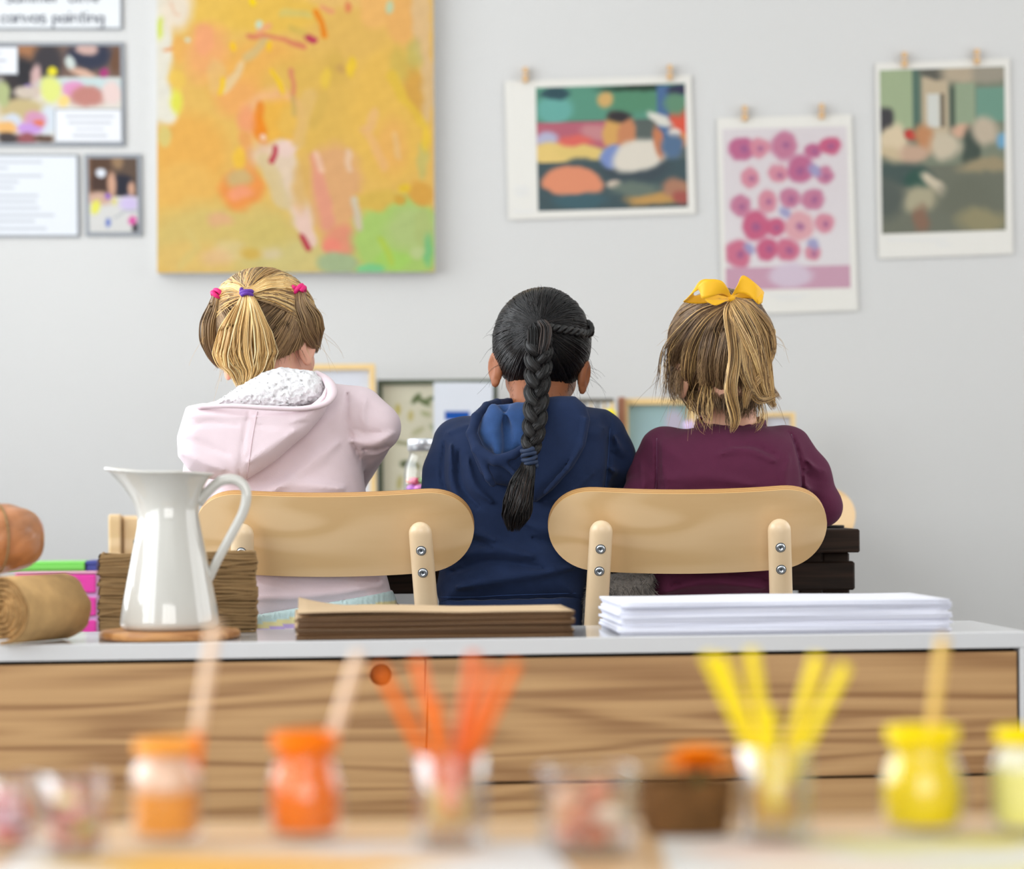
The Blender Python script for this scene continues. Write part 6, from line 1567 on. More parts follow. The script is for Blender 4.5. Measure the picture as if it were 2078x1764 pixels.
# ================================================================ child in purple
def child_purple():
    d = 4.12
    root = thing('person', 'child with a yellow hair bow and messy blond hair in a purple top', 'person', (W(1460, 1100, d)[0], 4.14, 0))
    top_m = fabric('plum_jersey', L(84, 32, 58), .04, .08, 40)
    skin = skin_mat('fair_skin_warm', L(222, 168, 140), .15)
    leg_m = fabric('pale_lilac_leggings', L(222, 206, 220)); shoe_m = mat('pink_shoe', L(206, 150, 166), .6); sole_m = mat('cream_sole', L(214, 208, 196), .7)
    yc = lambda X, Z: np.float32(4.13)+np.float32(.12)*(Z-np.float32(.5))
    shL, shR = W(1345, 915, 4.16), W(1600, 912, 4.16)
    elL, elR = W(1304, 1012, 4.12), W(1668, 1028, 4.17)
    wrL, wrR = W(1385, 1062, 4.43), W(1572, 1066, 4.44); wrL[2] = wrR[2] = TZ+.022
    neck, hip = W(1483, 862, 4.165), W(1460, 1300, 4.14)
    q = Sdf((W(1240, 900, d)[0], 3.99, W(0, 1250, d)[2]), (W(1725, 900, d)[0], 4.42, W(0, 835, d)[2]), .0040)
    q.union(q.pad(pp([(1322, 892), (1345, 876), (1400, 870), (1450, 858), (1540, 860), (1590, 872), (1622, 892), (1640, 950), (1636, 1020), (1612, 1110), (1592, 1215), (1322, 1218), (1312, 1120), (1308, 1040), (1312, 960)], d), yc, .084, .076), 0)
    q.union(q.chain([shL, W(1320, 965, 4.16), elL], [.038, .035, .032], .015), .018)
    q.union(q.chain([elL, wrL], [.032, .022], .01), .012)
    q.union(q.chain([shR, W(1640, 965, 4.165), elR], [.038, .034, .031], .015), .020)
    q.union(q.chain([elR, wrR], [.031, .022], .01), .012)
    q.fold([([(1450, 925), (1505, 912), (1565, 938)], .007, .003), ([(1480, 905), (1530, 908), (1570, 925)], .005, -.003), ([(1340, 975), (1420, 968), (1520, 985)], .012, .0025), ([(1360, 1000), (1460, 992), (1570, 1000)], .009, -.002), ([(1333, 885), (1334, 950), (1330, 1005)], .0040, -.0045), ([(1340, 940), (1350, 980), (1345, 1010)], .006, .003), ([(1606, 880), (1622, 940), (1626, 1005)], .0040, -.0045),
            ([(1636, 935), (1660, 952), (1690, 958)], .006, .0055), ([(1630, 958), (1655, 972), (1690, 980)], .0045, -.004), ([(1630, 985), (1660, 1000), (1695, 1012)], .007, .004), ([(1595, 930), (1585, 970), (1592, 1010)], .008, .0025), ([(1345, 1200), (1420, 1180), (1540, 1190)], .008, .0045), ([(1360, 1185), (1450, 1166), (1550, 1175)], .006, -.003), ([(1300, 940), (1305, 980), (1290, 1010)], .007, .003)], d)
    q.v = q.v+.0010*q.noise(55, 60)+.0005*q.noise(56, 170)
    tm = q.mesh('top'); topo = obj('long_sleeved_top', tm, top_m, root); bv = bvh_of(tm)
    # neckband (two close rings, slightly ruffled)
    for kk, (dz, rad, rt) in enumerate(((0, .0555, .0040), (.0075, .0530, .0046))):
        pts = []
        for i in range(61):
            a = 2*math.pi*i/60
            pts.append(np.array([neck[0]+math.cos(a)*rad, neck[1]+.004+math.sin(a)*rad*.92, neck[2]-.004+dz+.012*math.sin(a)*.9+.0012*math.sin(a*17+kk)]))
        obj('neckband', MB().tube(pts, rt, 10, cap=False).mesh('nb', True), top_m, topo)
    dk = fabric('plum_stitch', L(86, 34, 68))
    seam(topo, bv, [(1333, 890), (1333, 950), (1330, 1002)], .0008, dk, 'sleeve_seam'); seam(topo, bv, [(1606, 882), (1622, 940), (1627, 1000)], .0008, dk, 'sleeve_seam')
    # head, body
    H_ = Head(1461, 716, 4.190, -17, 2, 15, 1.0, (.0810, .0945, .0890))
    hq, Lp = head_mesh(H_.c, H_.R, 1.0, neck, {1: (.0715, -.004, -.046, 24, .026), -1: (.0725, -.004, -.050, 24, .027)}, .043)
    pieces = [hq.nets(), torso_body(neck, shL, shR, elL, elR, wrL, wrR, hip), hand(wrL, (0.3, 1, -.05), -1), hand(wrR, (-.3, 1, -.05), 1)]
    V, F_ = join_np(pieces); body = obj('body', mesh_np(V, F_, 'body'), skin, root); eyes(body, Lp, 1.0)
    hx_ = W(1462, 1200, d)[0]
    hL, hR, kL, kR = np.array([hx_-.06, 4.15, .392]), np.array([hx_+.06, 4.15, .392]), np.array([hx_-.085, 4.40, .385]), np.array([hx_+.085, 4.40, .385])
    obj('trousers', lower_body(hL, hR, kL, kR).mesh('tr'), leg_m, root); shoes(root, kL, kR, shoe_m, sole_m)
    # hair
    z0, sl = -.080, 1.05
    brn = [(122, 96, 70), (102, 78, 55), (144, 116, 84), (84, 64, 46), (166, 136, 98)]
    gold = [(214, 178, 120), (196, 158, 102), (226, 194, 140), (180, 142, 92), (160, 126, 84)]
    cap = H_.cap(z0, sl, 'hair', mat('light_brown_scalp_hair', L(112, 88, 62), .5, .3, var=.3, vscale=60, stretch=(1, 1, .2)), root)
    g = H_.dirpix(1486, 618); r = np.random.default_rng(5)
    D = H_.starts(2300, z0, sl, 33, .6)
    P = H_.pts(slerp_path(D, g+r.normal(size=(len(D), 3))*.07, 20), .0010)
    P += (noise_lift(P, 4, .0030, 70)+r.uniform(-.0005, .0030, (len(P), 1)))[..., None]*((P-H_.hc)/.09); P[..., 0] += noise_lift(P, 14, .002, 40)
    strands_obj('combed_hair', P, np.full(P.shape[:2], .0009), pick_cols(len(P), brn, 34), M['hair'], cap)
    gp = H_.pts(g[None], .006)[0]; y0 = gp[1]
    # ponytail falling over the right side, in several wavy locks
    locks = [([gp, W(1505, 640, y0-.03), W(1530, 690, y0-.045), W(1545, 740, y0-.04), W(1556, 790, y0-.02), W(1572, 830, y0+.0)], [.010, .020, .022, .016, .012, .006], 520, 1),
             ([gp, W(1515, 628, y0-.02), W(1548, 665, y0-.02), W(1562, 705, y0-.015), W(1545, 745, y0-.03), W(1520, 790, y0-.04), W(1512, 830, y0-.035)], [.008, .014, .014, .010, .011, .009, .003], 330, 2),
             ([gp, W(1500, 640, y0-.03), W(1510, 700, y0-.04), W(1516, 760, y0-.045), W(1540, 810, y0-.03), W(1580, 800, y0-.01)], [.008, .014, .014, .012, .008, .003], 260, 3),
             ([gp, W(1520, 622, y0-.01), W(1555, 668, y0+.01), W(1564, 672, y0+.01), W(1560, 700, y0+.0), W(1552, 760, y0+.01), W(1585, 812, y0+.02)], [.006, .010, .009, .008, .009, .008, .003], 220, 4),
             ([gp, W(1480, 640, y0-.022), W(1490, 720, y0-.05), W(1482, 790, y0-.055), W(1492, 850, y0-.04), W(1484, 880, y0-.03)], [.006, .010, .010, .010, .008, .003], 90, 5)]
    for pth, rad, n, sd in locks:
        P, R, w_ = bundle(pth, rad, n, 80+sd, clump=12, spread=.42, wav=.45, M_=32, flat=.6, thin=.0006)
        strands_obj('ponytail_lock', P, R, pick_cols(len(P), gold+brn[:2], 90+sd, w_), M['hair'], root)
    sf = lambda x, y: H_.pts(H_.dirpix(x, y)[None], .004)[0]
    # loose wisps at the nape and in front of the ears
    for i, (pth, rad, n, pal) in enumerate((([sf(1446, 730), sf(1438, 775), W(1430, 820, 4.105), W(1425, 850, 4.10), W(1432, 880, 4.09)], [.004, .010, .014, .016, .014], 30, gold), ([sf(1500, 740), sf(1494, 790), W(1488, 825, 4.10), W(1486, 850, 4.095), W(1490, 868, 4.09)], [.010, .018, .016, .012, .008], 120, brn),
                              ([sf(1470, 622), sf(1425, 640), sf(1388, 680), sf(1372, 715)+np.array([-.006, 0, 0]), W(1354, 765, 4.17), W(1344, 825, 4.17)], [.004, .008, .012, .014, .016, .018], 110, brn+gold[:1]), ([sf(1474, 622), sf(1430, 650), sf(1396, 700), sf(1382, 745), W(1372, 790, 4.13), W(1380, 825, 4.12)], [.004, .010, .013, .014, .012, .010], 150, brn), ([sf(1416, 730), sf(1408, 785), W(1402, 830, 4.11), W(1408, 870, 4.10)], [.004, .008, .010, .012], 22, gold), ([sf(1535, 740), sf(1542, 790), W(1545, 840, 4.11), W(1532, 880, 4.10)], [.004, .008, .012, .014], 24, gold), ([sf(1480, 622), sf(1452, 660), sf(1438, 710), sf(1436, 760), sf(1446, 800), W(1450, 830, 4.10)], [.004, .010, .014, .015, .012, .008], 200, brn), ([sf(1478, 622), sf(1436, 655), sf(1410, 700), sf(1404, 750), sf(1412, 790), W(1420, 822, 4.11)], [.004, .010, .014, .015, .013, .008], 200, brn+gold[:2]), ([sf(1486, 624), sf(1474, 680), sf(1466, 740), sf(1470, 790), W(1478, 830, 4.10)], [.004, .010, .014, .013, .008], 200, brn))):
        P, R, w_ = bundle(pth, rad, n, 100+i, clump=10, spread=.6, wav=.6, M_=22, flat=.8, thin=.00042)
        strands_obj('wisp', P, R, pick_cols(len(P), pal, 120+i, w_), M['hair'], root)['kind'] = 'stuff'
    for i, x in enumerate((1402, 1428, 1455, 1484, 1514, 1540)):
        P, R, w_ = bundle([sf(x+4, 735), sf(x+2, 765), sf(x, 790), W(1466+(x-1466)*.86, 822+8*math.sin(i*2.1), 4.112), W(1470+(x-1470)*.78, 846+10*math.sin(i*1.7), 4.108)], [.010, .017, .018, .014, .006], 110, 150+i, clump=9, spread=.5, wav=.35, M_=20, flat=.5, thin=.0005)
        strands_obj('nape_hair', P, R, pick_cols(len(P), brn, 160+i, w_), M['hair'], cap)
    fly(H_, 260, 131, z0, sl, .028, .00036, gold, M['hair'], root)
    fly(H_, 200, 132, z0, sl, .060, .00036, gold+brn[:2], M['hair'], root, 'loose_strands', .8, lambda D: (D[:, 2] < .1))
    # yellow ribbon bow
    ym = mat('mustard_satin_ribbon', L(236, 178, 8), .5, .4, bump=.08, bscale=900, stretch=(1, 1, 4), sheen=.2)
    yb = y0-.004
    def ribbon(edgeA, edgeB, name, n=40):
        """strip between two edge curves"""
        a, b = smooth_path(edgeA, n), smooth_path(edgeB, n); m_ = 7
        s_ = np.linspace(0, 1, m_)[None, :, None]; P = a[:, None]*(1-s_)+b[:, None]*s_
        idx = np.arange(n*m_).reshape(n, m_)
        q_ = np.stack([idx[:-1, :-1], idx[1:, :-1], idx[1:, 1:], idx[:-1, 1:]], -1).reshape(-1, 4)
        P = P.reshape(-1, 3); nv = len(P)
        me = mesh_np(P, q_, name)
        o = obj(name, me, ym, root); md = o.modifiers.new('thickness', 'SOLIDIFY'); md.thickness = .0014; md.offset = 0
        return o
    k = W(1484, 606, yb)
    # big left loop (rear), left front loop with open curl, right loop, small tail
    ribbon([k, W(1455, 596, yb-.004), W(1420, 588, yb-.006), W(1392, 608, yb-.006), W(1390, 614, yb+.006), W(1425, 616, yb+.016), W(1480, 606, yb+.010)],
           [k+np.array([0, 0, .004]), W(1455, 572, yb-.010), W(1424, 568, yb-.008), W(1408, 592, yb+.004), W(1412, 600, yb+.018), W(1440, 594, yb+.026), W(1482, 600, yb+.016)], 'bow_loop')
    ribbon([k, W(1466, 597, yb-.016), W(1445, 602, yb-.024), W(1426, 606, yb-.024), W(1424, 598, yb-.014), W(1440, 588, yb-.006), W(1478, 600, yb-.002)],
           [k+np.array([0, 0, .003]), W(1476, 584, yb-.020), W(1462, 569, yb-.026), W(1432, 568, yb-.024), W(1416, 584, yb-.014), W(1428, 592, yb-.004), W(1478, 602, yb+.002)], 'bow_loop')
    ribbon([k, W(1462, 608, yb-.014), W(1440, 607, yb-.022), W(1430, 606, yb-.024)], [k+np.array([0, 0, -.003]), W(1474, 611, yb-.016), W(1453, 620, yb-.022), W(1436, 614, yb-.025)], 'bow_tail')
    ribbon([k, W(1496, 596, yb-.002), W(1520, 600, yb-.006), W(1538, 617, yb-.004), W(1546, 612, yb+.008), W(1520, 606, yb+.018), W(1488, 606, yb+.010)],
           [k+np.array([0, 0, .004]), W(1497, 578, yb-.008), W(1508, 559, yb-.006), W(1534, 576, yb-.004), W(1550, 594, yb+.010), W(1530, 584, yb+.022), W(1490, 600, yb+.014)], 'bow_loop')
    ribbon([W(1528, 598, yb-.003), W(1537, 608, yb-.005), W(1539, 618, yb-.005)], [W(1546, 596, yb+.002), W(1549, 601, yb+.001), W(1546, 609, yb-.002)], 'bow_tail')
    obj('bow_knot', MB().lathe([(0, -.0065), (.006, -.005), (.0075, 0), (.006, .005), (0, .0065)], 16, tuple(k)).mesh('knot', True), ym, root)

child_pink(); child_blue(); child_purple()

# grey fluffy jumper bunched on the seat between the blue and purple children
def jumper():
    d = 4.08
    root = thing('grey_jumper', 'fluffy grey jumper bunched on the chair beside the child in purple', 'jumper', (W(1250, 1300, d)[0], 4.10, .331))
    gm = mat('grey_wool', L(126, 120, 114), .95, .1, bump=.8, bscale=260, var=.35, vscale=90, stretch=(1, 1, .35), sheen=.3)
    q = Sdf((W(1150, 900, d)[0], 4.035, .326), (W(1350, 900, d)[0], 4.17, W(0, 1140, d)[2]), .0035)
    q.union(q.pad(pp([(1196, 1182), (1236, 1166), (1300, 1158), (1328, 1170), (1326, 1205), (1302, 1225), (1288, 1290), (1285, 1372), (1182, 1372), (1178, 1260), (1184, 1215)], d), 4.10, .040, .034), 0)
    folds(q, [([W(1235, 1218, 4.06), W(1265, 1195, 4.058), W(1290, 1178, 4.06)], -.004), ([W(1290, 1215, 4.062), W(1310, 1190, 4.062), W(1322, 1172, 4.068)], .006), ([W(1255, 1235, 4.06), W(1290, 1222, 4.06), W(1322, 1205, 4.066)], .005), ([W(1262, 1222, 4.056), W(1300, 1205, 4.058)], -.004)], .006)
    q.v = q.v+.0014*q.noise(75, 160); q.inter((np.float32(.3315)-q.Z)+0*q.X+0*q.Y, .002)
    me = q.mesh('jumper'); obj('knitted_body', me, gm, root)
    r = np.random.default_rng(9); n = 5200
    vs_ = np.array([v.co for v in me.vertices]); ns = np.array([v.normal for v in me.vertices])
    k = r.integers(0, len(vs_), n); p, nn = vs_[k], ns[k]
    t = np.linspace(0, 1, 5)[None, :, None]
    tg = r.normal(size=(n, 3))*.4+np.array([.25, 0, -.8])
    P = p[:, None]+(nn[:, None]*t*.35+tg[:, None]*t*.8)*.010*r.uniform(.5, 1.2, (n, 1, 1))
    f_ = strands_obj('wool_fluff', P, np.full((n, 5), .00035), pick_cols(n, [(150, 144, 136), (110, 104, 100), (176, 168, 156), (86, 82, 80)], 10), M['hair'], root); f_['kind'] = 'stuff'
jumper()

# ------------------------------------------------------------------ craft table in front, close to the camera
FTZ = 0.356
def tpx(px, py):
    o = np.array([0, 0, CAMZ]); dv = W(px, py, 1.0)-o
    t = (FTZ-CAMZ)/dv[2]; return o+dv*t
ft = thing('craft_table', 'pale wooden craft table close to the camera, holding paint jars', 'table', (0, 1.5, 0))
FY1 = tpx(1039, 1662)[1]
for k in range(6):     # top of glued boards
    y1 = FY1-k*.135; obj('board', MB().box((-.95, y1-.1345, FTZ-.025), (.95, y1, FTZ), .0012).mesh('bd'), M['table_oak'], ft)
obj('apron', MB().box((-.90, FY1-.05, FTZ-.085), (.90, FY1-.03, FTZ-.0255)).mesh('ap'), M['table_oak'], ft)
for x in (-.9, .86):
    for y in (FY1-.76, FY1-.0955):
        obj('leg', MB().box((x, y, 0), (x+.045, y+.045, FTZ-.0255), .002).mesh('lg'), M['table_oak'], ft)

def lay_paper(name, label, quad, base, ops, seed):
    c = [tpx(*p) for p in quad]
    for q_ in c: q_[2] = FTZ+.0012
    t = thing(name, label, 'paper', (np.mean([q_[0] for q_ in c]), np.mean([q_[1] for q_ in c]), FTZ))
    v = [tuple(q_-np.array([0, 0, .0002])) for q_ in c]+[(q_[0], q_[1], FTZ+.0003) for q_ in c]
    obj('paper', MB().add(v, [(0, 1, 2, 3), (7, 6, 5, 4), (0, 4, 5, 1), (1, 5, 6, 2), (2, 6, 7, 3), (3, 7, 4, 0)]).mesh('p'), M['paper'], t)
    print_grid('painted_strokes', [c[0]+np.array([0, 0, .0002])]+[q_+np.array([0, 0, .0002]) for q_ in c[1:]], paint(0, 0, 100, 60, .8, base, ops, warp=1.2, wf=.25, seed=seed), M['print'], t)
lay_paper('painted_paper', 'white paper with broad orange brush strokes under the orange paint jars', [(70, 1722), (1108, 1712), (1230, 1860), (-160, 1860)], (240, 236, 232),
          [('e', 30, 6, 26, 5, 0, (248, 214, 170), .9, .8), ('e', 28, 22, 20, 12, 10, (246, 190, 96), .95, .6), ('e', 52, 20, 24, 7, 3, (246, 178, 70), .95, .6), ('e', 40, 40, 30, 12, 0, (246, 196, 110), .9, .7), ('e', 75, 12, 14, 6, 0, (244, 214, 190), .8, .8), ('e', 12, 30, 10, 8, 0, (240, 232, 224), .9, .8), ('e', 70, 42, 20, 8, 0, (244, 206, 150), .9, .8)], 61)
lay_paper('painted_paper', 'white paper with pale yellow and peach brush strokes under the yellow jars', [(1338, 1706), (2190, 1690), (2400, 1860), (1380, 1860)], (240, 237, 232),
          [('e', 22, 14, 16, 8, 10, (246, 214, 196), .9, .8), ('e', 45, 8, 14, 5, 0, (246, 230, 150), .9, .7), ('e', 62, 12, 18, 6, 0, (244, 236, 180), .9, .8), ('e', 78, 6, 14, 5, 0, (244, 226, 110), .9, .7), ('e', 40, 30, 20, 8, 5, (248, 226, 200), .9, .8), ('e', 80, 36, 22, 9, 0, (246, 236, 170), .9, .8), ('e', 18, 40, 12, 8, 0, (246, 210, 180), .9, .8)], 62)

def gl_profile(r, h, kind):
    if kind == 'jar':
        o = [(r*.82, 0), (r*.95, .0035), (r, .010), (r, h*.60), (r*.96, h*.68), (r*.82, h*.78), (r*.78, h*.83), (r*.80, h*.86), (r*.84, h*.88), (r*.84, h*.985), (r*.81, h)]
    elif kind == 'round':
        o = [(r*.72, 0), (r*.86, .004), (r*.97, h*.16), (r, h*.34), (r*.97, h*.50), (r*.84, h*.66), (r*.77, h*.74), (r*.77, h*.82), (r*.82, h*.86), (r*.82, h*.98), (r*.79, h)]
    elif kind == 'tumbler':
        o = [(r*.84, 0), (r*.90, .003), (r*.92, .012), (r, h*.96), (r*.985, h)]
    else:
        o = [(r*.92, 0), (r*.99, .003), (r, .010), (r, h*.985), (r*.98, h)]
    return o
def glass_vessel(name, label, cat, px, pbase, rpx, hpx, kind, wall=.0022, foot=.006):
    p = tpx(px, pbase); d = p[1]; r = sz(rpx, d); h = sz(hpx, d)
    t = thing(name, label, cat, (p[0], p[1], FTZ+.0018))
    o = gl_profile(r, h, kind)
    inn = [(max(a-wall, .002), max(z, foot)) for a, z in o][::-1]
    inn = [(a, z) for a, z in inn if z > foot]+[(o[1][0]-wall, foot), (0.0, foot)]
    obj('glass', MB().lathe(o+inn, 48).mesh('gl', True), M['thick_glass'] if kind in ('straight', 'tumbler') else M['glass'], t, False)
    return t, p, r, h, o, wall, foot
def fill(t, o, wall, foot, lev, m, name='paint', top=None):
    """paint filling the inside up to height lev; top: paint-smeared inside wall up to there"""
    zs = [z for _, z in o]; rs = [a for a, _ in o]
    zz_ = np.linspace(foot+.0003, lev, 22)
    pr = [(0.0, foot+.0003)]+[(float(np.interp(z, zs[1:], rs[1:]))-wall-.0003, float(z)) for z in zz_]+[(0.0, float(lev)-.0006)]
    return obj(name, MB().lathe(pr, 40).mesh('fill', True), m, t, False)
def smear(t, o, wall, z0, z1, m, name='paint_smear'):
    zs = [z for _, z in o]; rs = [a for a, _ in o]; zz_ = np.linspace(z0, z1, 16)
    a = [(float(np.interp(z, zs[1:], rs[1:]))-wall-.0003, float(z)) for z in zz_]; b = [(r_-.0008, z) for r_, z in a][::-1]
    return obj(name, MB().lathe(a+b, 40, close=True).mesh('sm', True), m, t, False)
def paint_m(name, c): return mat(name, L(*c), .45, .15)
OR, PO, YE, PY = paint_m('orange_paint', (246, 124, 0)), paint_m('pale_orange_paint', (244, 164, 70)), paint_m('yellow_paint', (250, 222, 0)), paint_m('pale_yellow_paint', (248, 242, 150))
PEACH = paint_m('peach_smear', (244, 206, 178))
def brush(label, tip, top, t_dip, m_dip, m_handle, r=.0047):
    """stick from tip (inside the jar) to top; lower part coated in paint"""
    a, b = np.array(tip), np.array(top); t = thing('paint_brush', label, 'brush', a)
    mid = a+(b-a)*t_dip
    obj('handle', MB().tube(smooth_path([mid, mid*.5+b*.5, b-(b-a)/np.linalg.norm(b-a)*.004, b], 14), [r*.9]*11+[r*.95, r*.8, r*.45], 12).mesh('h', True), m_handle, t)
    obj('bristle_end', MB().tube(smooth_path([a, a*.6+mid*.4, mid], 10), [r*.9, r*1.5, r*1.7, r*1.6, r*1.5, r*1.4, r*1.3, r*1.2, r*1.1, r*1.0], 12).mesh('b', True), m_dip, t)
HB = mat('pale_birch_handle', L(232, 206, 180), .45); HY = mat('yellow_handle', L(226, 188, 96), .45)
# paint jars
t, p, r, h, o, w_, f_ = glass_vessel('paint_jar', 'glass jar half full of pale orange paint with smeared walls', 'jar', 338, 1712, 74, 205, 'jar')
fill(t, o, w_, f_, h*.50, PO); smear(t, o, w_, h*.505, h*.84, PEACH); obj('painted_rim', MB().lathe([(r*.845, h*.87), (r*.86, h*.88), (r*.86, h*.99), (r*.80, h*1.01), (r*.78, h*.9)], 40).mesh('rim', True), PO, t, False)
brush('pale stick brush standing in the half-full pale orange jar', p+np.array([.012, .004, .014]), W(437, 1262, p[1]+.01), .44, OR, HB)
t, p, r, h, o, w_, f_ = glass_vessel('paint_jar', 'round glass jar brimming with bright orange paint', 'jar', 620, 1706, 80, 214, 'round')
fill(t, o, w_, f_, h*.93, OR); obj('painted_rim', MB().lathe([(r*.825, h*.86), (r*.84, h*.88), (r*.84, h*.985), (r*.79, h*1.01), (r*.77, h*.9)], 40).mesh('rim', True), OR, t, False)
brush('pale stick brush leaning out of the bright orange jar', p+np.array([.002, .004, .014]), W(728, 1322, p[1]+.01), .44, PO, HB)
t, p, r, h, o, w_, f_ = glass_vessel('paint_jar', 'round glass jar full of bright yellow paint', 'jar', 1873, 1692, 88, 212, 'round')
fill(t, o, w_, f_, h*.93, YE); obj('painted_rim', MB().lathe([(r*.825, h*.86), (r*.84, h*.88), (r*.84, h*.985), (r*.79, h*1.01), (r*.77, h*.9)], 40).mesh('rim', True), YE, t, False)
brush('yellow-tipped stick brush standing in the bright yellow jar', p+np.array([.000, .004, .014]), W(1914, 1292, p[1]+.01), .40, YE, HY)
t, p, r, h, o, w_, f_ = glass_vessel('paint_jar', 'glass jar of pale yellow paint cut off by the picture edge', 'jar', 2092, 1692, 84, 208, 'jar')
fill(t, o, w_, f_, h*.62, PY); smear(t, o, w_, h*.63, h*.84, mat('cream_smear', L(244, 240, 206), .4)); obj('painted_rim', MB().lathe([(r*.845, h*.87), (r*.86, h*.88), (r*.86, h*.99), (r*.80, h*1.01), (r*.78, h*.9)], 40).mesh('rim', True), YE, t, False)

# pencil glasses
def pencil(label, group, a, b, m, r=.0046):
    a, b = np.array(a, float), np.array(b, float); u = (b-a)/np.linalg.norm(b-a); t = thing('pencil', label, 'pencil', a, 0, group)
    obj('barrel', MB().tube([a+u*.020, b-u*.0006, b], [r, r, r*.9], 6).mesh('bar'), m, t)
    obj('sharpened_cone', MB().tube([a+u*.005, a+u*.0198], [r*.3, r*.98], 12).mesh('cone', True), HW, t)
    obj('lead', MB().tube([a, a+u*.0048], [r*.06, r*.3], 10).mesh('lead', True), m, t)
HW = mat('sharpened_wood', L(222, 186, 130), .6)
OP, YP, RP = mat('orange_pencil', L(234, 112, 2), .4), mat('yellow_pencil', L(246, 222, 10), .4), mat('vermilion_pencil', L(228, 102, 8), .4)
t, p, r, h, o, w_, f_ = glass_vessel('pencil_glass', 'straight glass holding a fan of orange pencils', 'glass', 914, 1722, 76, 186, 'straight')
for k, (x, y, bx, by, l, m_) in enumerate(((768, 1352, .012, -.004, 'orange pencil leaning furthest towards the orange paint jar', OP), (846, 1336, .008, .010, 'orange pencil second from the orange paint jar in its glass', OP), (880, 1420, .004, -.012, 'shortest orange pencil, low in the middle of its glass', OP), (962, 1326, -.004, .008, 'orange pencil standing nearly upright in the fan', RP), (1000, 1352, -.006, -.010, 'vermilion pencil second from the shell tumbler in its glass', RP), (1048, 1344, -.011, .002, 'orange pencil leaning furthest towards the shell tumbler', OP))):
    pencil(l, 'orange pencils in the glass', p+np.array([bx, by, .0085]), W(x, y, p[1]+by*2), m_)
obj('label_band', MB().lathe([(r*.62, h*.30), (r*.63, h*.31), (r*.63, h*.66), (r*.62, h*.67), (r*.60, h*.66), (r*.60, h*.31)], 36, close=True).mesh('band', True), mat('straw_band', L(216, 180, 110), .7), t, False)
t, p, r, h, o, w_, f_ = glass_vessel('pencil_glass', 'straight glass holding a fan of yellow pencils', 'glass', 1574, 1712, 74, 192, 'straight')
for k, (x, y, bx, by, l) in enumerate(((1434, 1328, .011, -.006, 'yellow pencil leaning furthest towards the brown pot'), (1462, 1330, .007, .010, 'yellow pencil second from the brown pot in its glass'), (1524, 1318, .003, .004, 'yellow pencil standing tallest in the fan'), (1560, 1440, .000, -.012, 'shortest yellow pencil in the middle of its glass'), (1660, 1330, -.007, .006, 'yellow pencil second from the yellow paint jar in its glass'), (1716, 1350, -.011, -.004, 'yellow pencil leaning furthest towards the yellow paint jar'))):
    pencil(l, 'yellow pencils in the glass', p+np.array([bx, by, .0085]), W(x, y, p[1]+by*2), YP, .0052)
obj('label_band', MB().lathe([(r*.62, h*.22), (r*.63, h*.23), (r*.63, h*.60), (r*.62, h*.61), (r*.60, h*.60), (r*.60, h*.23)], 36, close=True).mesh('band', True), mat('ochre_band', L(206, 160, 60), .7), t, False)

# glasses with loose pieces
def pieces(label, group, p, r, h, foot, n, size, mats_, seed, name='shell', cat='shell'):
    r_ = np.random.default_rng(seed); lay = 0; k = 0
    per = 5
    while k < n:
        for a in range(per):
            if k >= n: break
            ang = a*2*math.pi/per+lay*.6; q_ = r*.46*(1 if a else 1)
            s_ = size*r_.uniform(.85, 1.1); mb = MB()
            pr = [(0, -s_*.55), (s_*.6, -s_*.45), (s_, -s_*.05), (s_*.75, s_*.35), (s_*.2, s_*.5), (0, s_*.5)]
            mb.lathe(pr, 12); vv = []
            for (x, y, z) in mb.v:
                aa = math.atan2(y, x); f__ = 1+.10*math.sin(aa*5+k)
                vv.append((x*f__, y*f__*.8, z*f__))
            mb.v = vv
            o_ = obj(name, mb.mesh('pc', True), mats_[r_.integers(len(mats_))]); tag(o_, label, cat, group)
            o_.location = (p[0]+q_*math.cos(ang), p[1]+q_*math.sin(ang), FTZ+.0018+foot+size*.62+lay*size*1.12); o_.rotation_euler = (r_.uniform(-.4, .4), r_.uniform(-.4, .4), r_.uniform(0, 6))
            k += 1
        lay += 1
def mm(n_, c_): return mat(n_, L(*c_), .45)
t, p, r, h, o, w_, f_ = glass_vessel('tumbler', 'wide low tumbler of peach shells beside the brown pot', 'glass', 1194, 1735, 104, 172, 'tumbler')
pieces('peach shell piled in the wide low tumbler', 'shells in the wide tumbler', p, r, h, f_, 13, .0118, [mm('peach', (238, 190, 156)), mm('salmon', (228, 150, 118)), mm('cream_shell', (240, 220, 196)), mm('rust', (206, 120, 84))], 3)
t, p, r, h, o, w_, f_ = glass_vessel('tumbler', 'small tumbler of orange and red craft pieces left of the pale orange jar', 'glass', 150, 1742, 66, 165, 'straight')
pieces('orange craft piece in the small tumbler', 'craft pieces in the small tumbler', p, r, h, f_, 18, .0085, [mm('tangerine', (238, 150, 70)), mm('coral_red', (224, 120, 100)), mm('blush', (226, 178, 160)), mm('lime', (216, 206, 110)), mm('brick', (190, 110, 96))], 4, 'craft_piece', 'craft piece')
t, p, r, h, o, w_, f_ = glass_vessel('tumbler', 'small tumbler of pink and white beads at the picture edge', 'glass', 22, 1730, 56, 150, 'straight')
pieces('pink or white bead in the tumbler at the picture edge', 'beads in the edge tumbler', p, r, h, f_, 18, .0078, [mm('rose_pink', (226, 170, 190)), mm('bead_white', (236, 228, 230)), mm('scarlet', (226, 110, 92)), mm('light_pink', (238, 200, 206))], 5, 'bead', 'bead')

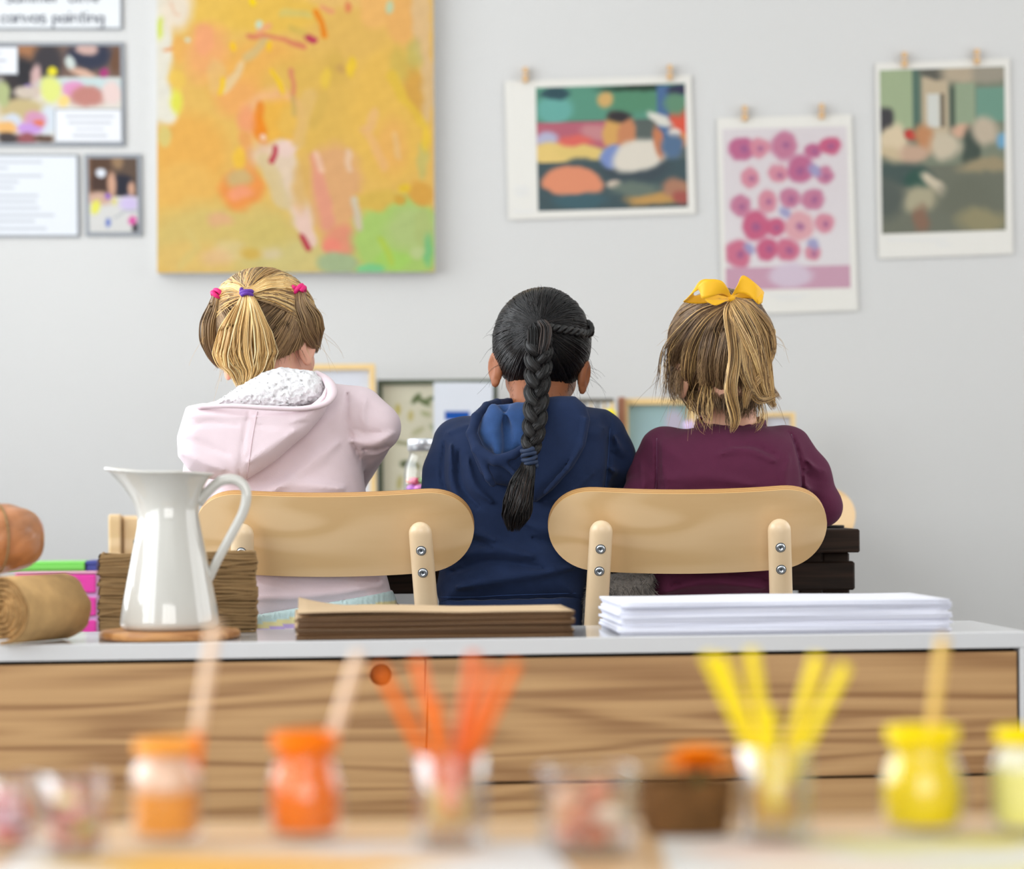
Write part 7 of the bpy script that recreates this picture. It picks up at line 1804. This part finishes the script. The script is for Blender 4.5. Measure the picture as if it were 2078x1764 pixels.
# brown coir pot with an orange flower
p = tpx(1392, 1694); d = p[1]
pot = thing('coir_pot', 'rough brown fibre pot holding an orange flower', 'pot', (p[0], p[1], FTZ))
r, h = sz(97, d), sz(112, d)
q = Sdf((p[0]-r-.012, p[1]-r-.012, FTZ-.004), (p[0]+r+.012, p[1]+r+.012, FTZ+h+.01), .0022)
rr_ = np.sqrt((q.X-np.float32(p[0]))**2+(q.Y-np.float32(p[1]))**2)
outer = np.maximum(rr_-np.float32(r)*(.88+.12*(q.Z-FTZ)/h), np.maximum(np.float32(FTZ+.0016)-q.Z, q.Z-np.float32(FTZ+h)))
q.union(outer.astype(np.float32), 0); q.v = q.v+.0022*q.noise(4, 300, 8)
q.cut(np.maximum(rr_-np.float32(r*.80), np.float32(FTZ+.010)-q.Z).astype(np.float32), .003); q.inter((np.float32(FTZ+.0016)-q.Z)+0*q.X+0*q.Y, .001)
obj('fibre_wall', q.mesh('pot'), mat('coir_fibre', L(128, 92, 56), .95, .1, bump=1, bscale=400, var=.5, vscale=60), pot)
obj('soil', MB().lathe([(r*.76, .0105), (r*.78, h*.78), (r*.4, h*.84), (0, h*.86)], 28, (p[0], p[1], FTZ)).mesh('soil', True), mat('dark_soil', L(70, 52, 36), .95, bump=1, bscale=200), pot)
fl = thing('flower', 'round orange marigold bloom in the brown pot', 'flower', (p[0]+.006, p[1], FTZ+h*.88))
fm = mat('marigold_orange', L(252, 160, 10), .6)
fc = np.array([p[0]+.010, p[1], FTZ+h+.0085])
obj('stem', MB().tube([(fc[0], fc[1], FTZ+h*.84), tuple(fc)], .003, 8).mesh('stem', True), mat('stem_green', L(96, 110, 50), .6), fl)
pet = None
for ring, (n, tilt, ln) in enumerate(((18, 0, .031), (15, 26, .028), (12, 50, .021), (8, 72, .014))):
    for k in range(n):
        if pet is None:
            mb = MB(); V = []
            for i in range(6):
                u = i/5; wd = .0042*math.sin(math.pi*(u*.8+.15))
                for j in (-1, 0, 1): V.append((u, j*wd/.024, .004/.024*(abs(j))*math.sin(u*3)))
            ff = [[3*i+j, 3*i+j+1, 3*i+j+4, 3*i+j+3] for i in range(5) for j in (0, 1)]
            pet = mb.add(V, ff).mesh('petal', True)
        o_ = bpy.data.objects.new('petal', pet); C.objects.link(o_)
        if not pet.materials: pet.materials.append(fm)
        o_.parent = fl; o_.location = fc-np.array(fl.location); o_.scale = (ln, ln*1.3, ln)
        o_.rotation_euler = Euler((0, -math.radians(tilt), 2*math.pi*(k+.3*ring)/n), 'XYZ')
